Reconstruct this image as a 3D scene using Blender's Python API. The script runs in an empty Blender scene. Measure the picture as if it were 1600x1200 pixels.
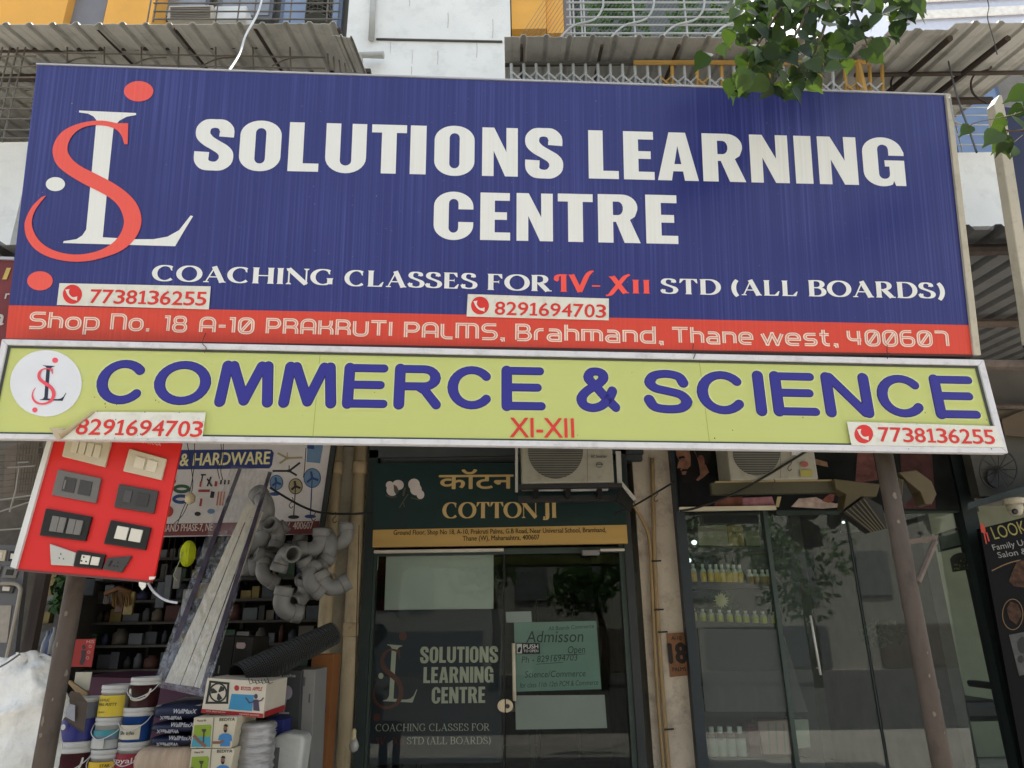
import bpy, math, random
from mathutils import Vector, Matrix
from mathutils.geometry import tessellate_polygon
RAD = math.radians
PI = math.pi
random.seed(7)
scene = bpy.context.scene
col = scene.collection

# ------------------------------------------------------------ camera
PITCH, ROLL, FPX = RAD(18.9), 0.0154, 1110.0
CAM = Vector((0, 0, 1.6))
_R = Vector((1, 0, 0)); _F = Vector((0, math.cos(PITCH), math.sin(PITCH))); _U = Vector((0, -math.sin(PITCH), math.cos(PITCH)))
CR = _R * math.cos(ROLL) - _U * math.sin(ROLL)
CU = _R * math.sin(ROLL) + _U * math.cos(ROLL)
cd = bpy.data.cameras.new('camera')
cam = bpy.data.objects.new('camera', cd); col.objects.link(cam)
cd.sensor_width = 36.0; cd.lens = 36.0 * FPX / 1600.0
cd.clip_start = 0.05; cd.clip_end = 500
m = Matrix((( CR.x, CU.x, -_F.x, CAM.x), (CR.y, CU.y, -_F.y, CAM.y), (CR.z, CU.z, -_F.z, CAM.z), (0, 0, 0, 1)))
cam.matrix_world = m
scene.camera = cam

# ------------------------------------------------------------ daylight
SUN_EL, SUN_AZ = RAD(66), RAD(14)          # azimuth measured from +Y (behind the facade) towards +X
w = bpy.data.worlds.new('World'); scene.world = w; w.use_nodes = True
nt = w.node_tree; nt.nodes.clear()
sky = nt.nodes.new('ShaderNodeTexSky'); sky.sky_type = 'NISHITA'; sky.sun_disc = False
sky.sun_elevation = SUN_EL; sky.sun_rotation = SUN_AZ; sky.air_density = 1.3; sky.dust_density = 3.0; sky.ozone_density = 1.0
bg = nt.nodes.new('ShaderNodeBackground'); bg.inputs[1].default_value = 0.15
wo = nt.nodes.new('ShaderNodeOutputWorld')
hz = nt.nodes.new('ShaderNodeHueSaturation'); hz.inputs['Saturation'].default_value = 0.55; hz.inputs['Value'].default_value = 1.0
nt.links.new(sky.outputs[0], hz.inputs['Color']); nt.links.new(hz.outputs[0], bg.inputs[0]); nt.links.new(bg.outputs[0], wo.inputs[0])
sl = bpy.data.lights.new('sun', 'SUN'); sl.energy = 3.6; sl.angle = RAD(0.5); sl.color = (1.0, 0.95, 0.87)
so = bpy.data.objects.new('sun', sl); col.objects.link(so)
sdir = Vector((math.sin(SUN_AZ) * math.cos(SUN_EL), math.cos(SUN_AZ) * math.cos(SUN_EL), math.sin(SUN_EL)))
so.rotation_euler = sdir.to_track_quat('Z', 'Y').to_euler(); so.location = (0, 8, 20)
scene.view_settings.view_transform = 'Standard'; scene.view_settings.look = 'None'
scene.view_settings.exposure = 1.34; scene.view_settings.gamma = 1.0
try:
    scene.cycles.max_bounces = 10; scene.cycles.transparent_max_bounces = 16
    scene.cycles.use_denoising = True
    scene.cycles.sample_clamp_indirect = 8
except Exception:
    pass

# ------------------------------------------------------------ pixel -> place
def ray(px, py):
    return _F + CR * ((px - 800.0) / FPX) + CU * ((600.0 - py) / FPX)
def W(px, py, Y):
    d = ray(px, py)
    return CAM + d * (Y / d.y)
class Board:
    """a flat real board: origin, two in-plane axes, outward normal (towards the street)"""
    def __init__(s, o, ex, ey):
        s.o = Vector(o); s.ex = Vector(ex).normalized()
        e = Vector(ey); s.ey = (e - s.ex * e.dot(s.ex)).normalized()
        s.n = s.ex.cross(s.ey)
        if s.n.y > 0: s.n = -s.n
    def loc(s, px, py):
        d = ray(px, py); t = (s.o - CAM).dot(s.n) / d.dot(s.n)
        q = CAM + d * t - s.o
        return (q.dot(s.ex), q.dot(s.ey))
    def pt(s, a, b, h=0.0):
        return s.o + s.ex * a + s.ey * b + s.n * h
    def px(s, x, y, h=0.0):
        a, b = s.loc(x, y); return s.pt(a, b, h)
def wallboard(Y, yaw=0.0, at=(800, 800), lean=0.0):
    o = W(at[0], at[1], Y)
    return Board(o, (math.cos(yaw), math.sin(yaw), 0), (math.sin(yaw) * math.sin(lean), -math.sin(lean), math.cos(lean)))

# ------------------------------------------------------------ materials
def lin(c):
    c = c / 255.0
    return c / 12.92 if c <= 0.04045 else ((c + 0.055) / 1.055) ** 2.4
def rgb(r, g, b): return (lin(r), lin(g), lin(b), 1.0)
MATS = {}
def mat(name, c, rough=0.6, metal=0.0, var=0.12, scale=6.0, bump=0.0, bscale=40.0, spec=0.35, stretch=(1, 1, 1), dirt=0.0, dirtc=(60, 52, 44), trans=0.0, coords='Object'):
    if name in MATS: return MATS[name]
    mt = bpy.data.materials.new(name); mt.use_nodes = True
    n = mt.node_tree.nodes; l = mt.node_tree.links
    b = n['Principled BSDF']; b.inputs['Roughness'].default_value = rough; b.inputs['Metallic'].default_value = metal
    b.inputs['Specular IOR Level'].default_value = spec
    tc = n.new('ShaderNodeTexCoord'); mp = n.new('ShaderNodeMapping'); mp.inputs['Scale'].default_value = stretch
    l.new(tc.outputs[coords], mp.inputs[0])
    base = rgb(*c)
    last = None
    if var > 0:
        no = n.new('ShaderNodeTexNoise'); no.inputs['Scale'].default_value = scale; no.inputs['Detail'].default_value = 5
        l.new(mp.outputs[0], no.inputs['Vector'])
        mr = n.new('ShaderNodeMapRange'); mr.inputs[1].default_value = 0.3; mr.inputs[2].default_value = 0.7
        mr.inputs[3].default_value = 1 - var; mr.inputs[4].default_value = 1 + var
        l.new(no.outputs[0], mr.inputs[0])
        hs = n.new('ShaderNodeMix'); hs.data_type = 'RGBA'; hs.blend_type = 'MULTIPLY'; hs.inputs[0].default_value = 1
        hs.inputs[6].default_value = base; l.new(mr.outputs[0], hs.inputs[7])
        last = hs.outputs[2]
    if dirt > 0:
        n2 = n.new('ShaderNodeTexNoise'); n2.inputs['Scale'].default_value = scale * 2.3; n2.inputs['Detail'].default_value = 9; n2.inputs['Roughness'].default_value = 0.7
        l.new(mp.outputs[0], n2.inputs['Vector'])
        r2 = n.new('ShaderNodeMapRange'); r2.inputs[1].default_value = 0.5; r2.inputs[2].default_value = 0.72; r2.inputs[3].default_value = 0; r2.inputs[4].default_value = dirt
        l.new(n2.outputs[0], r2.inputs[0])
        mx = n.new('ShaderNodeMix'); mx.data_type = 'RGBA'; l.new(r2.outputs[0], mx.inputs[0])
        if last is not None: l.new(last, mx.inputs[6])
        else: mx.inputs[6].default_value = base
        mx.inputs[7].default_value = rgb(*dirtc); last = mx.outputs[2]
    if last is not None: l.new(last, b.inputs['Base Color'])
    else: b.inputs['Base Color'].default_value = base
    if bump > 0:
        n3 = n.new('ShaderNodeTexNoise'); n3.inputs['Scale'].default_value = bscale; n3.inputs['Detail'].default_value = 6
        l.new(mp.outputs[0], n3.inputs['Vector'])
        bp = n.new('ShaderNodeBump'); bp.inputs['Strength'].default_value = bump; bp.inputs['Distance'].default_value = 0.01
        l.new(n3.outputs[0], bp.inputs['Height']); l.new(bp.outputs[0], b.inputs['Normal'])
    if trans > 0:
        tr = n.new('ShaderNodeBsdfTranslucent'); ms = n.new('ShaderNodeMixShader'); ms.inputs[0].default_value = trans
        if last is not None: l.new(last, tr.inputs[0])
        else: tr.inputs[0].default_value = base
        l.new(b.outputs[0], ms.inputs[1]); l.new(tr.outputs[0], ms.inputs[2]); l.new(ms.outputs[0], n['Material Output'].inputs[0])
    MATS[name] = mt
    return mt
def glassmat(name, tint=(215, 232, 226), refl=1.0, frost_veil=0.0):
    if name in MATS: return MATS[name]
    mt = bpy.data.materials.new(name); mt.use_nodes = True
    n = mt.node_tree.nodes; l = mt.node_tree.links; n.remove(n['Principled BSDF'])
    t = n.new('ShaderNodeBsdfTransparent'); t.inputs[0].default_value = rgb(*tint)
    g = n.new('ShaderNodeBsdfGlossy'); g.inputs['Roughness'].default_value = 0.015
    g.inputs[0].default_value = (0.9, 0.97, 0.94, 1)
    lw = n.new('ShaderNodeFresnel'); lw.inputs[0].default_value = 1.52
    mu = n.new('ShaderNodeMath'); mu.operation = 'MULTIPLY'; mu.inputs[1].default_value = refl; mu.use_clamp = True
    l.new(lw.outputs[0], mu.inputs[0])
    ms = n.new('ShaderNodeMixShader'); l.new(mu.outputs[0], ms.inputs[0]); l.new(t.outputs[0], ms.inputs[1]); l.new(g.outputs[0], ms.inputs[2])
    out = ms
    if frost_veil > 0:
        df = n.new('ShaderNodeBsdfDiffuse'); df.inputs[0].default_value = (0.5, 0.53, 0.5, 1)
        m2 = n.new('ShaderNodeMixShader'); m2.inputs[0].default_value = frost_veil
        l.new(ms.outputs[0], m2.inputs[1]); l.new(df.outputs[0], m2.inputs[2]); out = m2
    l.new(out.outputs[0], n['Material Output'].inputs[0])
    MATS[name] = mt
    return mt
def streakmat(name, c, c2, sx=260.0, rough=0.42, amt=0.5, trans=0.0, horiz=False):
    """flex banner over a ribbed core: fine streaks along the ribs (UV in metres on the board)"""
    if name in MATS: return MATS[name]
    mt = bpy.data.materials.new(name); mt.use_nodes = True
    n = mt.node_tree.nodes; l = mt.node_tree.links; b = n['Principled BSDF']
    b.inputs['Roughness'].default_value = rough; b.inputs['Specular IOR Level'].default_value = 0.4
    uv = n.new('ShaderNodeUVMap')
    mp = n.new('ShaderNodeMapping'); mp.inputs['Scale'].default_value = (1, 40, 1) if horiz else (105, 0.3, 1)
    l.new(uv.outputs[0], mp.inputs[0])
    no = n.new('ShaderNodeTexNoise'); no.inputs['Scale'].default_value = 1.0; no.inputs['Detail'].default_value = 3
    l.new(mp.outputs[0], no.inputs['Vector'])
    mr = n.new('ShaderNodeMapRange'); mr.inputs[1].default_value = 0.45; mr.inputs[2].default_value = 0.75; mr.inputs[4].default_value = amt
    l.new(no.outputs[0], mr.inputs[0])
    big = n.new('ShaderNodeTexNoise'); big.inputs['Scale'].default_value = 1.6; l.new(uv.outputs[0], big.inputs['Vector'])
    mb = n.new('ShaderNodeMapRange'); mb.inputs[1].default_value = 0.35; mb.inputs[2].default_value = 0.7; mb.inputs[3].default_value = 0.25; mb.inputs[4].default_value = 1.0
    l.new(big.outputs[0], mb.inputs[0])
    mm = n.new('ShaderNodeMath'); mm.operation = 'MULTIPLY'; l.new(mr.outputs[0], mm.inputs[0]); l.new(mb.outputs[0], mm.inputs[1])
    mx = n.new('ShaderNodeMix'); mx.data_type = 'RGBA'; l.new(mm.outputs[0], mx.inputs[0]); mx.inputs[6].default_value = rgb(*c); mx.inputs[7].default_value = rgb(*c2)
    # specks of dust
    sp = n.new('ShaderNodeTexNoise'); sp.inputs['Scale'].default_value = 90; sp.inputs['Detail'].default_value = 2; l.new(uv.outputs[0], sp.inputs['Vector'])
    sr = n.new('ShaderNodeMapRange'); sr.inputs[1].default_value = 0.735; sr.inputs[2].default_value = 0.78; sr.inputs[4].default_value = 0.5; l.new(sp.outputs[0], sr.inputs[0])
    m3 = n.new('ShaderNodeMix'); m3.data_type = 'RGBA'; l.new(sr.outputs[0], m3.inputs[0]); l.new(mx.outputs[2], m3.inputs[6]); m3.inputs[7].default_value = rgb(150, 145, 140)
    l.new(m3.outputs[2], b.inputs['Base Color'])
    bp = n.new('ShaderNodeBump'); bp.inputs['Strength'].default_value = 0.25; bp.inputs['Distance'].default_value = 0.004
    l.new(no.outputs[0], bp.inputs['Height'])
    b2 = n.new('ShaderNodeBump'); b2.inputs['Strength'].default_value = 0.35; b2.inputs['Distance'].default_value = 0.03; l.new(big.outputs[0], b2.inputs['Height']); l.new(bp.outputs[0], b2.inputs['Normal']); l.new(b2.outputs[0], b.inputs['Normal'])
    if trans > 0:
        tr = n.new('ShaderNodeBsdfTranslucent'); ms = n.new('ShaderNodeMixShader'); ms.inputs[0].default_value = trans
        l.new(m3.outputs[2], tr.inputs[0]); l.new(b.outputs[0], ms.inputs[1]); l.new(tr.outputs[0], ms.inputs[2]); l.new(ms.outputs[0], n['Material Output'].inputs[0])
    MATS[name] = mt
    return mt

# ------------------------------------------------------------ objects
def tag(o, label=None, cat=None, group=None, kind=None):
    if label: o['label'] = label
    if cat: o['category'] = cat
    if group: o['group'] = group
    if kind: o['kind'] = kind
    return o
def thing(name, label, cat, loc=(0, 0, 0), group=None):
    o = bpy.data.objects.new(name, None); col.objects.link(o); o.location = Vector(loc); o.empty_display_size = 0.1
    return tag(o, label, cat, group)
def origin_of(p):
    v = Vector((0, 0, 0))
    while p is not None:
        v += p.location; p = p.parent
    return v
class MB:
    def __init__(s): s.v = []; s.f = []; s.uv = {}; s.sm = set()
    def add(s, vs, fs, smooth=False):
        k = len(s.v); s.v += [Vector(q) for q in vs]
        for f in fs:
            if smooth: s.sm.add(len(s.f))
            s.f.append(tuple(i + k for i in f))
        return s
    def box(s, a, b):
        x0, x1 = sorted((a[0], b[0])); y0, y1 = sorted((a[1], b[1])); z0, z1 = sorted((a[2], b[2]))
        return s.hexa([(x0, y0, z0), (x1, y0, z0), (x1, y1, z0), (x0, y1, z0), (x0, y0, z1), (x1, y0, z1), (x1, y1, z1), (x0, y1, z1)])
    def hexa(s, p):
        return s.add(p, [(0, 3, 2, 1), (4, 5, 6, 7), (0, 1, 5, 4), (1, 2, 6, 5), (2, 3, 7, 6), (3, 0, 4, 7)])
    def prism(s, pts, d):
        """polygon pts (world), extruded by vector d"""
        n = len(pts); d = Vector(d)
        vs = [Vector(p) for p in pts] + [Vector(p) + d for p in pts]
        fs = [tuple(range(n)), tuple(range(2 * n - 1, n - 1, -1))]
        for i in range(n):
            j = (i + 1) % n; fs.append((j, i, n + i, n + j))
        return s.add(vs, fs)
    def poly(s, loops, board, h, th=0.0):
        """loops in board coords, first outer then holes, tessellated; optional rim of thickness th"""
        flat = [Vector((a, b, 0)) for lp in loops for (a, b) in lp]
        tris = tessellate_polygon([[Vector((a, b, 0)) for (a, b) in lp] for lp in loops])
        vs = [board.pt(p.x, p.y, h) for p in flat]
        fs = []
        for t in tris:
            a, b, c = (flat[i] for i in t)
            cr = (b - a).cross(c - a).z
            if abs(cr) < 1e-12: continue
            want = board.ex.cross(board.ey).dot(board.n) > 0
            fs.append(tuple(t) if (cr > 0) == want else tuple(reversed(t)))
        s.add(vs, fs)
        return s
    def tube(s, path, r, n=8, cap=True, smooth=True, closed=False):
        path = [Vector(p) for p in path]; m = len(path); rings = []
        rs = r if isinstance(r, (list, tuple)) else [r] * m
        up = None; vs = []
        for i, p in enumerate(path):
            if closed: t = path[(i + 1) % m] - path[i - 1]
            else: t = (path[min(i + 1, m - 1)] - path[max(i - 1, 0)])
            t = t.normalized() if t.length > 1e-9 else Vector((0, 0, 1))
            if up is None:
                up = Vector((0, 0, 1)) if abs(t.z) < 0.9 else Vector((1, 0, 0))
            a = (up - t * up.dot(t)).normalized(); b = t.cross(a); up = a
            for k in range(n):
                th = 2 * PI * k / n
                vs.append(p + (a * math.cos(th) + b * math.sin(th)) * rs[i])
        fs = []
        for i in range(m if closed else m - 1):
            for k in range(n):
                fs.append((i * n + k, i * n + (k + 1) % n, ((i + 1) % m) * n + (k + 1) % n, ((i + 1) % m) * n + k))
        s.add(vs, fs, smooth)
        if cap and not closed:
            b0 = len(s.v) - m * n
            s.f.append(tuple(b0 + k for k in range(n - 1, -1, -1))); s.f.append(tuple(b0 + (m - 1) * n + k for k in range(n)))
        return s
    def lathe(s, c, prof, n=20, axis=(0, 0, 1), smooth=True, ref=None):
        """prof: list of (radius, distance along axis)"""
        c = Vector(c); ax = Vector(axis).normalized()
        u = Vector(ref) if ref else (Vector((1, 0, 0)) if abs(ax.x) < 0.9 else Vector((0, 1, 0)))
        u = (u - ax * u.dot(ax)).normalized(); v = ax.cross(u)
        vs = []
        for (r, h) in prof:
            for k in range(n):
                th = 2 * PI * k / n
                vs.append(c + ax * h + (u * math.cos(th) + v * math.sin(th)) * r)
        fs = []
        for i in range(len(prof) - 1):
            for k in range(n):
                fs.append((i * n + k, i * n + (k + 1) % n, (i + 1) * n + (k + 1) % n, (i + 1) * n + k))
        b0 = len(s.v); s.add(vs, fs, smooth)
        s.f.append(tuple(b0 + k for k in range(n - 1, -1, -1))); s.f.append(tuple(b0 + (len(prof) - 1) * n + k for k in range(n)))
        return s
    def disc(s, board, a, b, ra, rb, h, n=28):
        vs = [board.pt(a + ra * math.cos(2 * PI * k / n), b + rb * math.sin(2 * PI * k / n), h) for k in range(n)]
        f = tuple(range(n))
        if board.ex.cross(board.ey).dot(board.n) < 0: f = f[::-1]
        return s.add(vs, [f])
    def build(s, name, m, parent=None, bevel=0.0, subd=0, uvboard=None, solid=0.0, loc=None):
        me = bpy.data.meshes.new(name)
        o0 = origin_of(parent) if parent is not None else (Vector(loc) if loc is not None else Vector((0, 0, 0)))
        if parent is None and loc is None and s.v:
            lo = Vector([min(q[i] for q in s.v) for i in range(3)]); hi = Vector([max(q[i] for q in s.v) for i in range(3)])
            o0 = Vector(((lo.x + hi.x) / 2, (lo.y + hi.y) / 2, lo.z))
        me.from_pydata([q - o0 for q in s.v], [], s.f)
        if s.sm:
            for i in s.sm:
                if i < len(me.polygons): me.polygons[i].use_smooth = True
        if uvboard is not None:
            ul = me.uv_layers.new(name='UVMap')
            for lp in me.loops:
                q = s.v[lp.vertex_index] - uvboard.o
                ul.data[lp.index].uv = (q.dot(uvboard.ex), q.dot(uvboard.ey))
        me.materials.append(m)
        me.validate(); me.update()
        o = bpy.data.objects.new(name, me); col.objects.link(o)
        if parent is not None: o.parent = parent
        else: o.location = o0
        if bevel > 0:
            b = o.modifiers.new('bevel', 'BEVEL'); b.width = bevel; b.segments = 2; b.limit_method = 'ANGLE'; b.angle_limit = RAD(40)
        if solid > 0:
            q = o.modifiers.new('solid', 'SOLIDIFY'); q.thickness = solid; q.offset = 0
        if subd:
            q = o.modifiers.new('sub', 'SUBSURF'); q.levels = subd; q.render_levels = subd
        return o
def copy_tree(o, parent=None):
    c = o.copy(); col.objects.link(c); c.parent = parent
    for ch in list(o.children): copy_tree(ch, c)
    return c
def crom(pts, n=6, closed=False):
    """Catmull-Rom through 2D/3D points (tuples)"""
    m = len(pts); out = []
    rng = range(m if closed else m - 1)
    for i in rng:
        if closed: p0, p1, p2, p3 = pts[i - 1], pts[i], pts[(i + 1) % m], pts[(i + 2) % m]
        else: p0, p1, p2, p3 = pts[max(i - 1, 0)], pts[i], pts[i + 1], pts[min(i + 2, m - 1)]
        for k in range(n):
            t = k / n
            out.append(tuple(0.5 * ((2 * b) + (c - a) * t + (2 * a - 5 * b + 4 * c - d) * t * t + (-a + 3 * b - 3 * c + d) * t ** 3) for a, b, c, d in zip(p0, p1, p2, p3)))
    if not closed: out.append(tuple(pts[-1]))
    return out

# ------------------------------------------------------------ lettering
def ribbon(pts, wf, cap='butt', closed=False):
    """outline(s) of a pen stroke; wf(dx,dy,t) -> full width"""
    P = []
    for p in pts:
        if not P or (abs(p[0] - P[-1][0]) + abs(p[1] - P[-1][1])) > 1e-5: P.append(p)
    if closed and abs(P[0][0] - P[-1][0]) + abs(P[0][1] - P[-1][1]) < 1e-5: P.pop()
    n = len(P); L = []; Rr = []
    for i in range(n):
        if closed: a, b = P[i - 1], P[(i + 1) % n]
        else: a, b = P[max(i - 1, 0)], P[min(i + 1, n - 1)]
        p = P[i]
        def unit(u, v):
            dx, dy = v[0] - u[0], v[1] - u[1]; l = math.hypot(dx, dy) or 1; return dx / l, dy / l
        if (i == 0 or i == n - 1) and not closed:
            tx, ty = unit(a, b); k = 1
        else:
            t1 = unit(a, p); t2 = unit(p, b); tx, ty = t1[0] + t2[0], t1[1] + t2[1]; l = math.hypot(tx, ty)
            if l < 1e-4: tx, ty = t1; k = 1
            else:
                tx, ty = tx / l, ty / l; k = 1 / max(0.45, tx * t1[0] + ty * t1[1])
        wd = wf(tx, ty, i / (n - 1 if n > 1 else 1)) * 0.5 * k
        L.append((p[0] - ty * wd, p[1] + tx * wd)); Rr.append((p[0] + ty * wd, p[1] - tx * wd))
    if closed: return [L, Rr] if area(L) ** 2 > area(Rr) ** 2 else [Rr, L]
    if cap == 'round':
        def arc(c, q0, flip):
            dx, dy = q0[0] - c[0], q0[1] - c[1]; out = []
            for k in range(1, 8):
                th = -PI * k / 8
                out.append((c[0] + dx * math.cos(th) - dy * math.sin(th), c[1] + dx * math.sin(th) + dy * math.cos(th)))
            return out
        return [L + arc(P[-1], L[-1], 0) + Rr[::-1] + arc(P[0], Rr[0], 0)]
    return [L + Rr[::-1]]
def area(l): return 0.5 * sum(l[i - 1][0] * l[i][1] - l[i][0] * l[i - 1][1] for i in range(len(l)))
def arcp(cx, cy, rx, ry, a0, a1, n=10):
    return [(cx + rx * math.cos(RAD(a0 + (a1 - a0) * k / n)), cy + ry * math.sin(RAD(a0 + (a1 - a0) * k / n))) for k in range(n + 1)]
def rrect(x0, y0, x1, y1, rx, ry, n=6):
    return (arcp(x1 - rx, y1 - ry, rx, ry, 0, 90, n) + arcp(x0 + rx, y1 - ry, rx, ry, 90, 180, n) +
            arcp(x0 + rx, y0 + ry, rx, ry, 180, 270, n) + arcp(x1 - rx, y0 + ry, rx, ry, 270, 360, n))

# ---- heavy condensed block letters
def heavy(ch):
    s, t = 0.31, 0.165
    if ch == 'L': return 0.64, [[[(0, 0), (.64, 0), (.64, t), (s, t), (s, 1), (0, 1)]]]
    if ch == 'I': return 0.31, [[[(0, 0), (s, 0), (s, 1), (0, 1)]]]
    if ch == 'T': return 0.73, [[[(.21, 0), (.52, 0), (.52, 1 - t), (.73, 1 - t), (.73, 1), (0, 1), (0, 1 - t), (.21, 1 - t)]]]
    if ch == 'E': return 0.64, [[[(0, 0), (.64, 0), (.64, t), (s, t), (s, .43), (.57, .43), (.57, .59), (s, .59), (s, 1 - t), (.63, 1 - t), (.63, 1), (0, 1)]]]
    if ch == 'N': return 0.87, [[[(0, 0), (.28, 0), (.28, .52), (.56, 0), (.87, 0), (.87, 1), (.59, 1), (.59, .5), (.29, 1), (0, 1)]]]
    if ch == 'A': return 0.88, [[[(0, 0), (.3, 0), (.335, .19), (.545, .19), (.58, 0), (.88, 0), (.62, 1), (.26, 1)], [(.365, .34), (.515, .34), (.44, .72)]]]
    if ch == 'U':
        w_ = .86
        return w_, [[[(0, 1), (0, .3)] + arcp(.43, .3, .43, .315, 180, 360, 14) + [(w_, 1), (w_ - s, 1), (w_ - s, .26)] + arcp(.43, .24, .12, .1, 0, -180, 8) + [(s, 1)]]]
    if ch == 'O': return .83, [[rrect(0, -.015, .83, 1.015, .40, .3, 9), rrect(s, .14, .83 - s, .86, .1, .1, 5)]]
    if ch == 'C':
        w_ = .82
        o = [(w_, .64), (w_, .70)] + arcp(.41, .70, .41, .315, 0, 180, 16)[1:] + arcp(.41, .30, .41, .315, 180, 360, 16) + [(w_, .37), (w_ - s, .37), (w_ - s, .25)]
        o += arcp(.41, .24, .1, .1, 0, -180, 8)[1:] + arcp(.41, .76, .1, .1, 180, 0, 8) + [(w_ - s, .64)]
        return w_, [[o]]
    if ch == 'G':
        w_ = .84
        o = [(w_, .63), (w_, .70)] + arcp(.41, .70, .41, .315, 0, 180, 16)[1:] + arcp(.38, .29, .38, .305, 180, 300, 12) + [(.60, .10), (.635, 0), (w_, 0), (w_, .53), (.44, .53), (.44, .40), (w_ - .31, .40), (w_ - .31, .25)]
        o += arcp(.42, .24, .11, .1, 0, -180, 8)[1:] + arcp(.42, .76, .11, .1, 180, 0, 8) + [(w_ - s, .63)]
        return w_, [[o]]
    if ch == 'R':
        o = [(0, 0), (s, 0), (s, .43), (.37, .43), (.54, 0), (.87, 0), (.66, .475), (.76, .54)] + arcp(.50, .73, .32, .27, -20, 90, 9) + [(0, 1)]
        return .87, [[o, [(s, .57), (.42, .57)] + arcp(.42, .71, .1, .14, -90, 90, 7) + [(s, .85)]]]
    if ch == 'S':
        pts = crom([(.645, .66), (.64, .80), (.54, .905), (.40, .93), (.25, .905), (.155, .80), (.165, .68), (.27, .575), (.42, .49), (.575, .40), (.655, .30), (.64, .175), (.53, .085), (.39, .065), (.24, .095), (.155, .2), (.15, .35)], 4)
        return .80, [ribbon(pts, lambda dx, dy, k: .175 + .135 * min(1, abs(dy) * 1.05) ** 1.2)]
    return .3, []
# ---- monoline strokes (rounded capitals) : lists of (points, closed)
def round_strokes(ch):
    a, b = .105, .895
    if ch == 'C': return 1.05, [(arcp(.53, .5, .42, .395, 40, 320, 22), 0)]
    if ch == 'O': return 1.17, [(arcp(.585, .5, .48, .395, 0, 360, 28), 1)]
    if ch == 'M': return 1.2, [([(.1, a), (.17, b), (.30, b), (.60, a + .03), (.90, b), (1.03, b), (1.10, a)], 0)]
    if ch == 'E': return .96, [([(.86, b), (.11, b), (.11, a), (.88, a)], 0), ([(.11, .52), (.80, .52)], 0)]
    if ch == 'R': return 1.02, [([(.11, a), (.11, b), (.62, b)] + arcp(.64, .70, .25, .195, 90, -90, 10) + [(.11, .505)], 0), ([(.52, .5), (.66, .42), (.92, a)], 0)]
    if ch == 'I': return .22, [([(.11, a), (.11, b)], 0)]
    if ch == 'N': return 1.0, [([(.1, a), (.1, b), (.17, b), (.83, a), (.9, a), (.9, b)], 0)]
    if ch == 'S': return .96, [(crom([(.83, .70), (.74, .84), (.50, .895), (.24, .85), (.14, .70), (.24, .57), (.50, .505), (.76, .43), (.87, .28), (.76, .14), (.49, .105), (.21, .15), (.10, .31)], 4), 0)]
    if ch == '&': return .96, [(crom([(.88, .12), (.66, .33), (.44, .58), (.29, .74), (.33, .87), (.46, .905), (.60, .86), (.62, .74), (.48, .61), (.24, .47), (.11, .31), (.16, .16), (.34, .10), (.55, .15), (.73, .31), (.82, .47)], 4), 0)]
    return .35, []
def chop(pts, closed, corner=40, total=120):
    """cut a stroke where it turns sharply or has turned a lot, so that no outline crosses itself"""
    P = []
    for p in pts:
        if not P or math.hypot(p[0] - P[-1][0], p[1] - P[-1][1]) > 1e-4: P.append(p)
    if closed: return [(P, True, False, False)]
    out = []; cur = [P[0]]; acc = 0; start_corner = False
    for i in range(1, len(P)):
        cur.append(P[i])
        if i == len(P) - 1: break
        a = math.atan2(P[i][1] - P[i - 1][1], P[i][0] - P[i - 1][0]); b = math.atan2(P[i + 1][1] - P[i][1], P[i + 1][0] - P[i][0])
        d = abs(math.degrees((b - a + PI) % (2 * PI) - PI)); acc += d
        if d > corner: out.append((cur, False, start_corner, True)); cur = [P[i]]; acc = 0; start_corner = True
        elif acc > total: out.append((cur, False, start_corner, False)); cur = [P[i - 1], P[i]]; acc = 0; start_corner = False
    out.append((cur, False, start_corner, False))
    return out
def ext(p, q, d):
    l = math.hypot(q[0] - p[0], q[1] - p[1]) or 1
    return (p[0] - (q[0] - p[0]) / l * d, p[1] - (q[1] - p[1]) / l * d)
def roundf(wd):
    def f(ch):
        adv, st = round_strokes(ch)
        return adv, [ribbon(p, lambda x, y, k: wd - .055 * abs(x) ** 1.5, 'round', c) for q, cl in st for p, c, s0, s1 in chop(q, bool(cl))]
    return f
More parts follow.
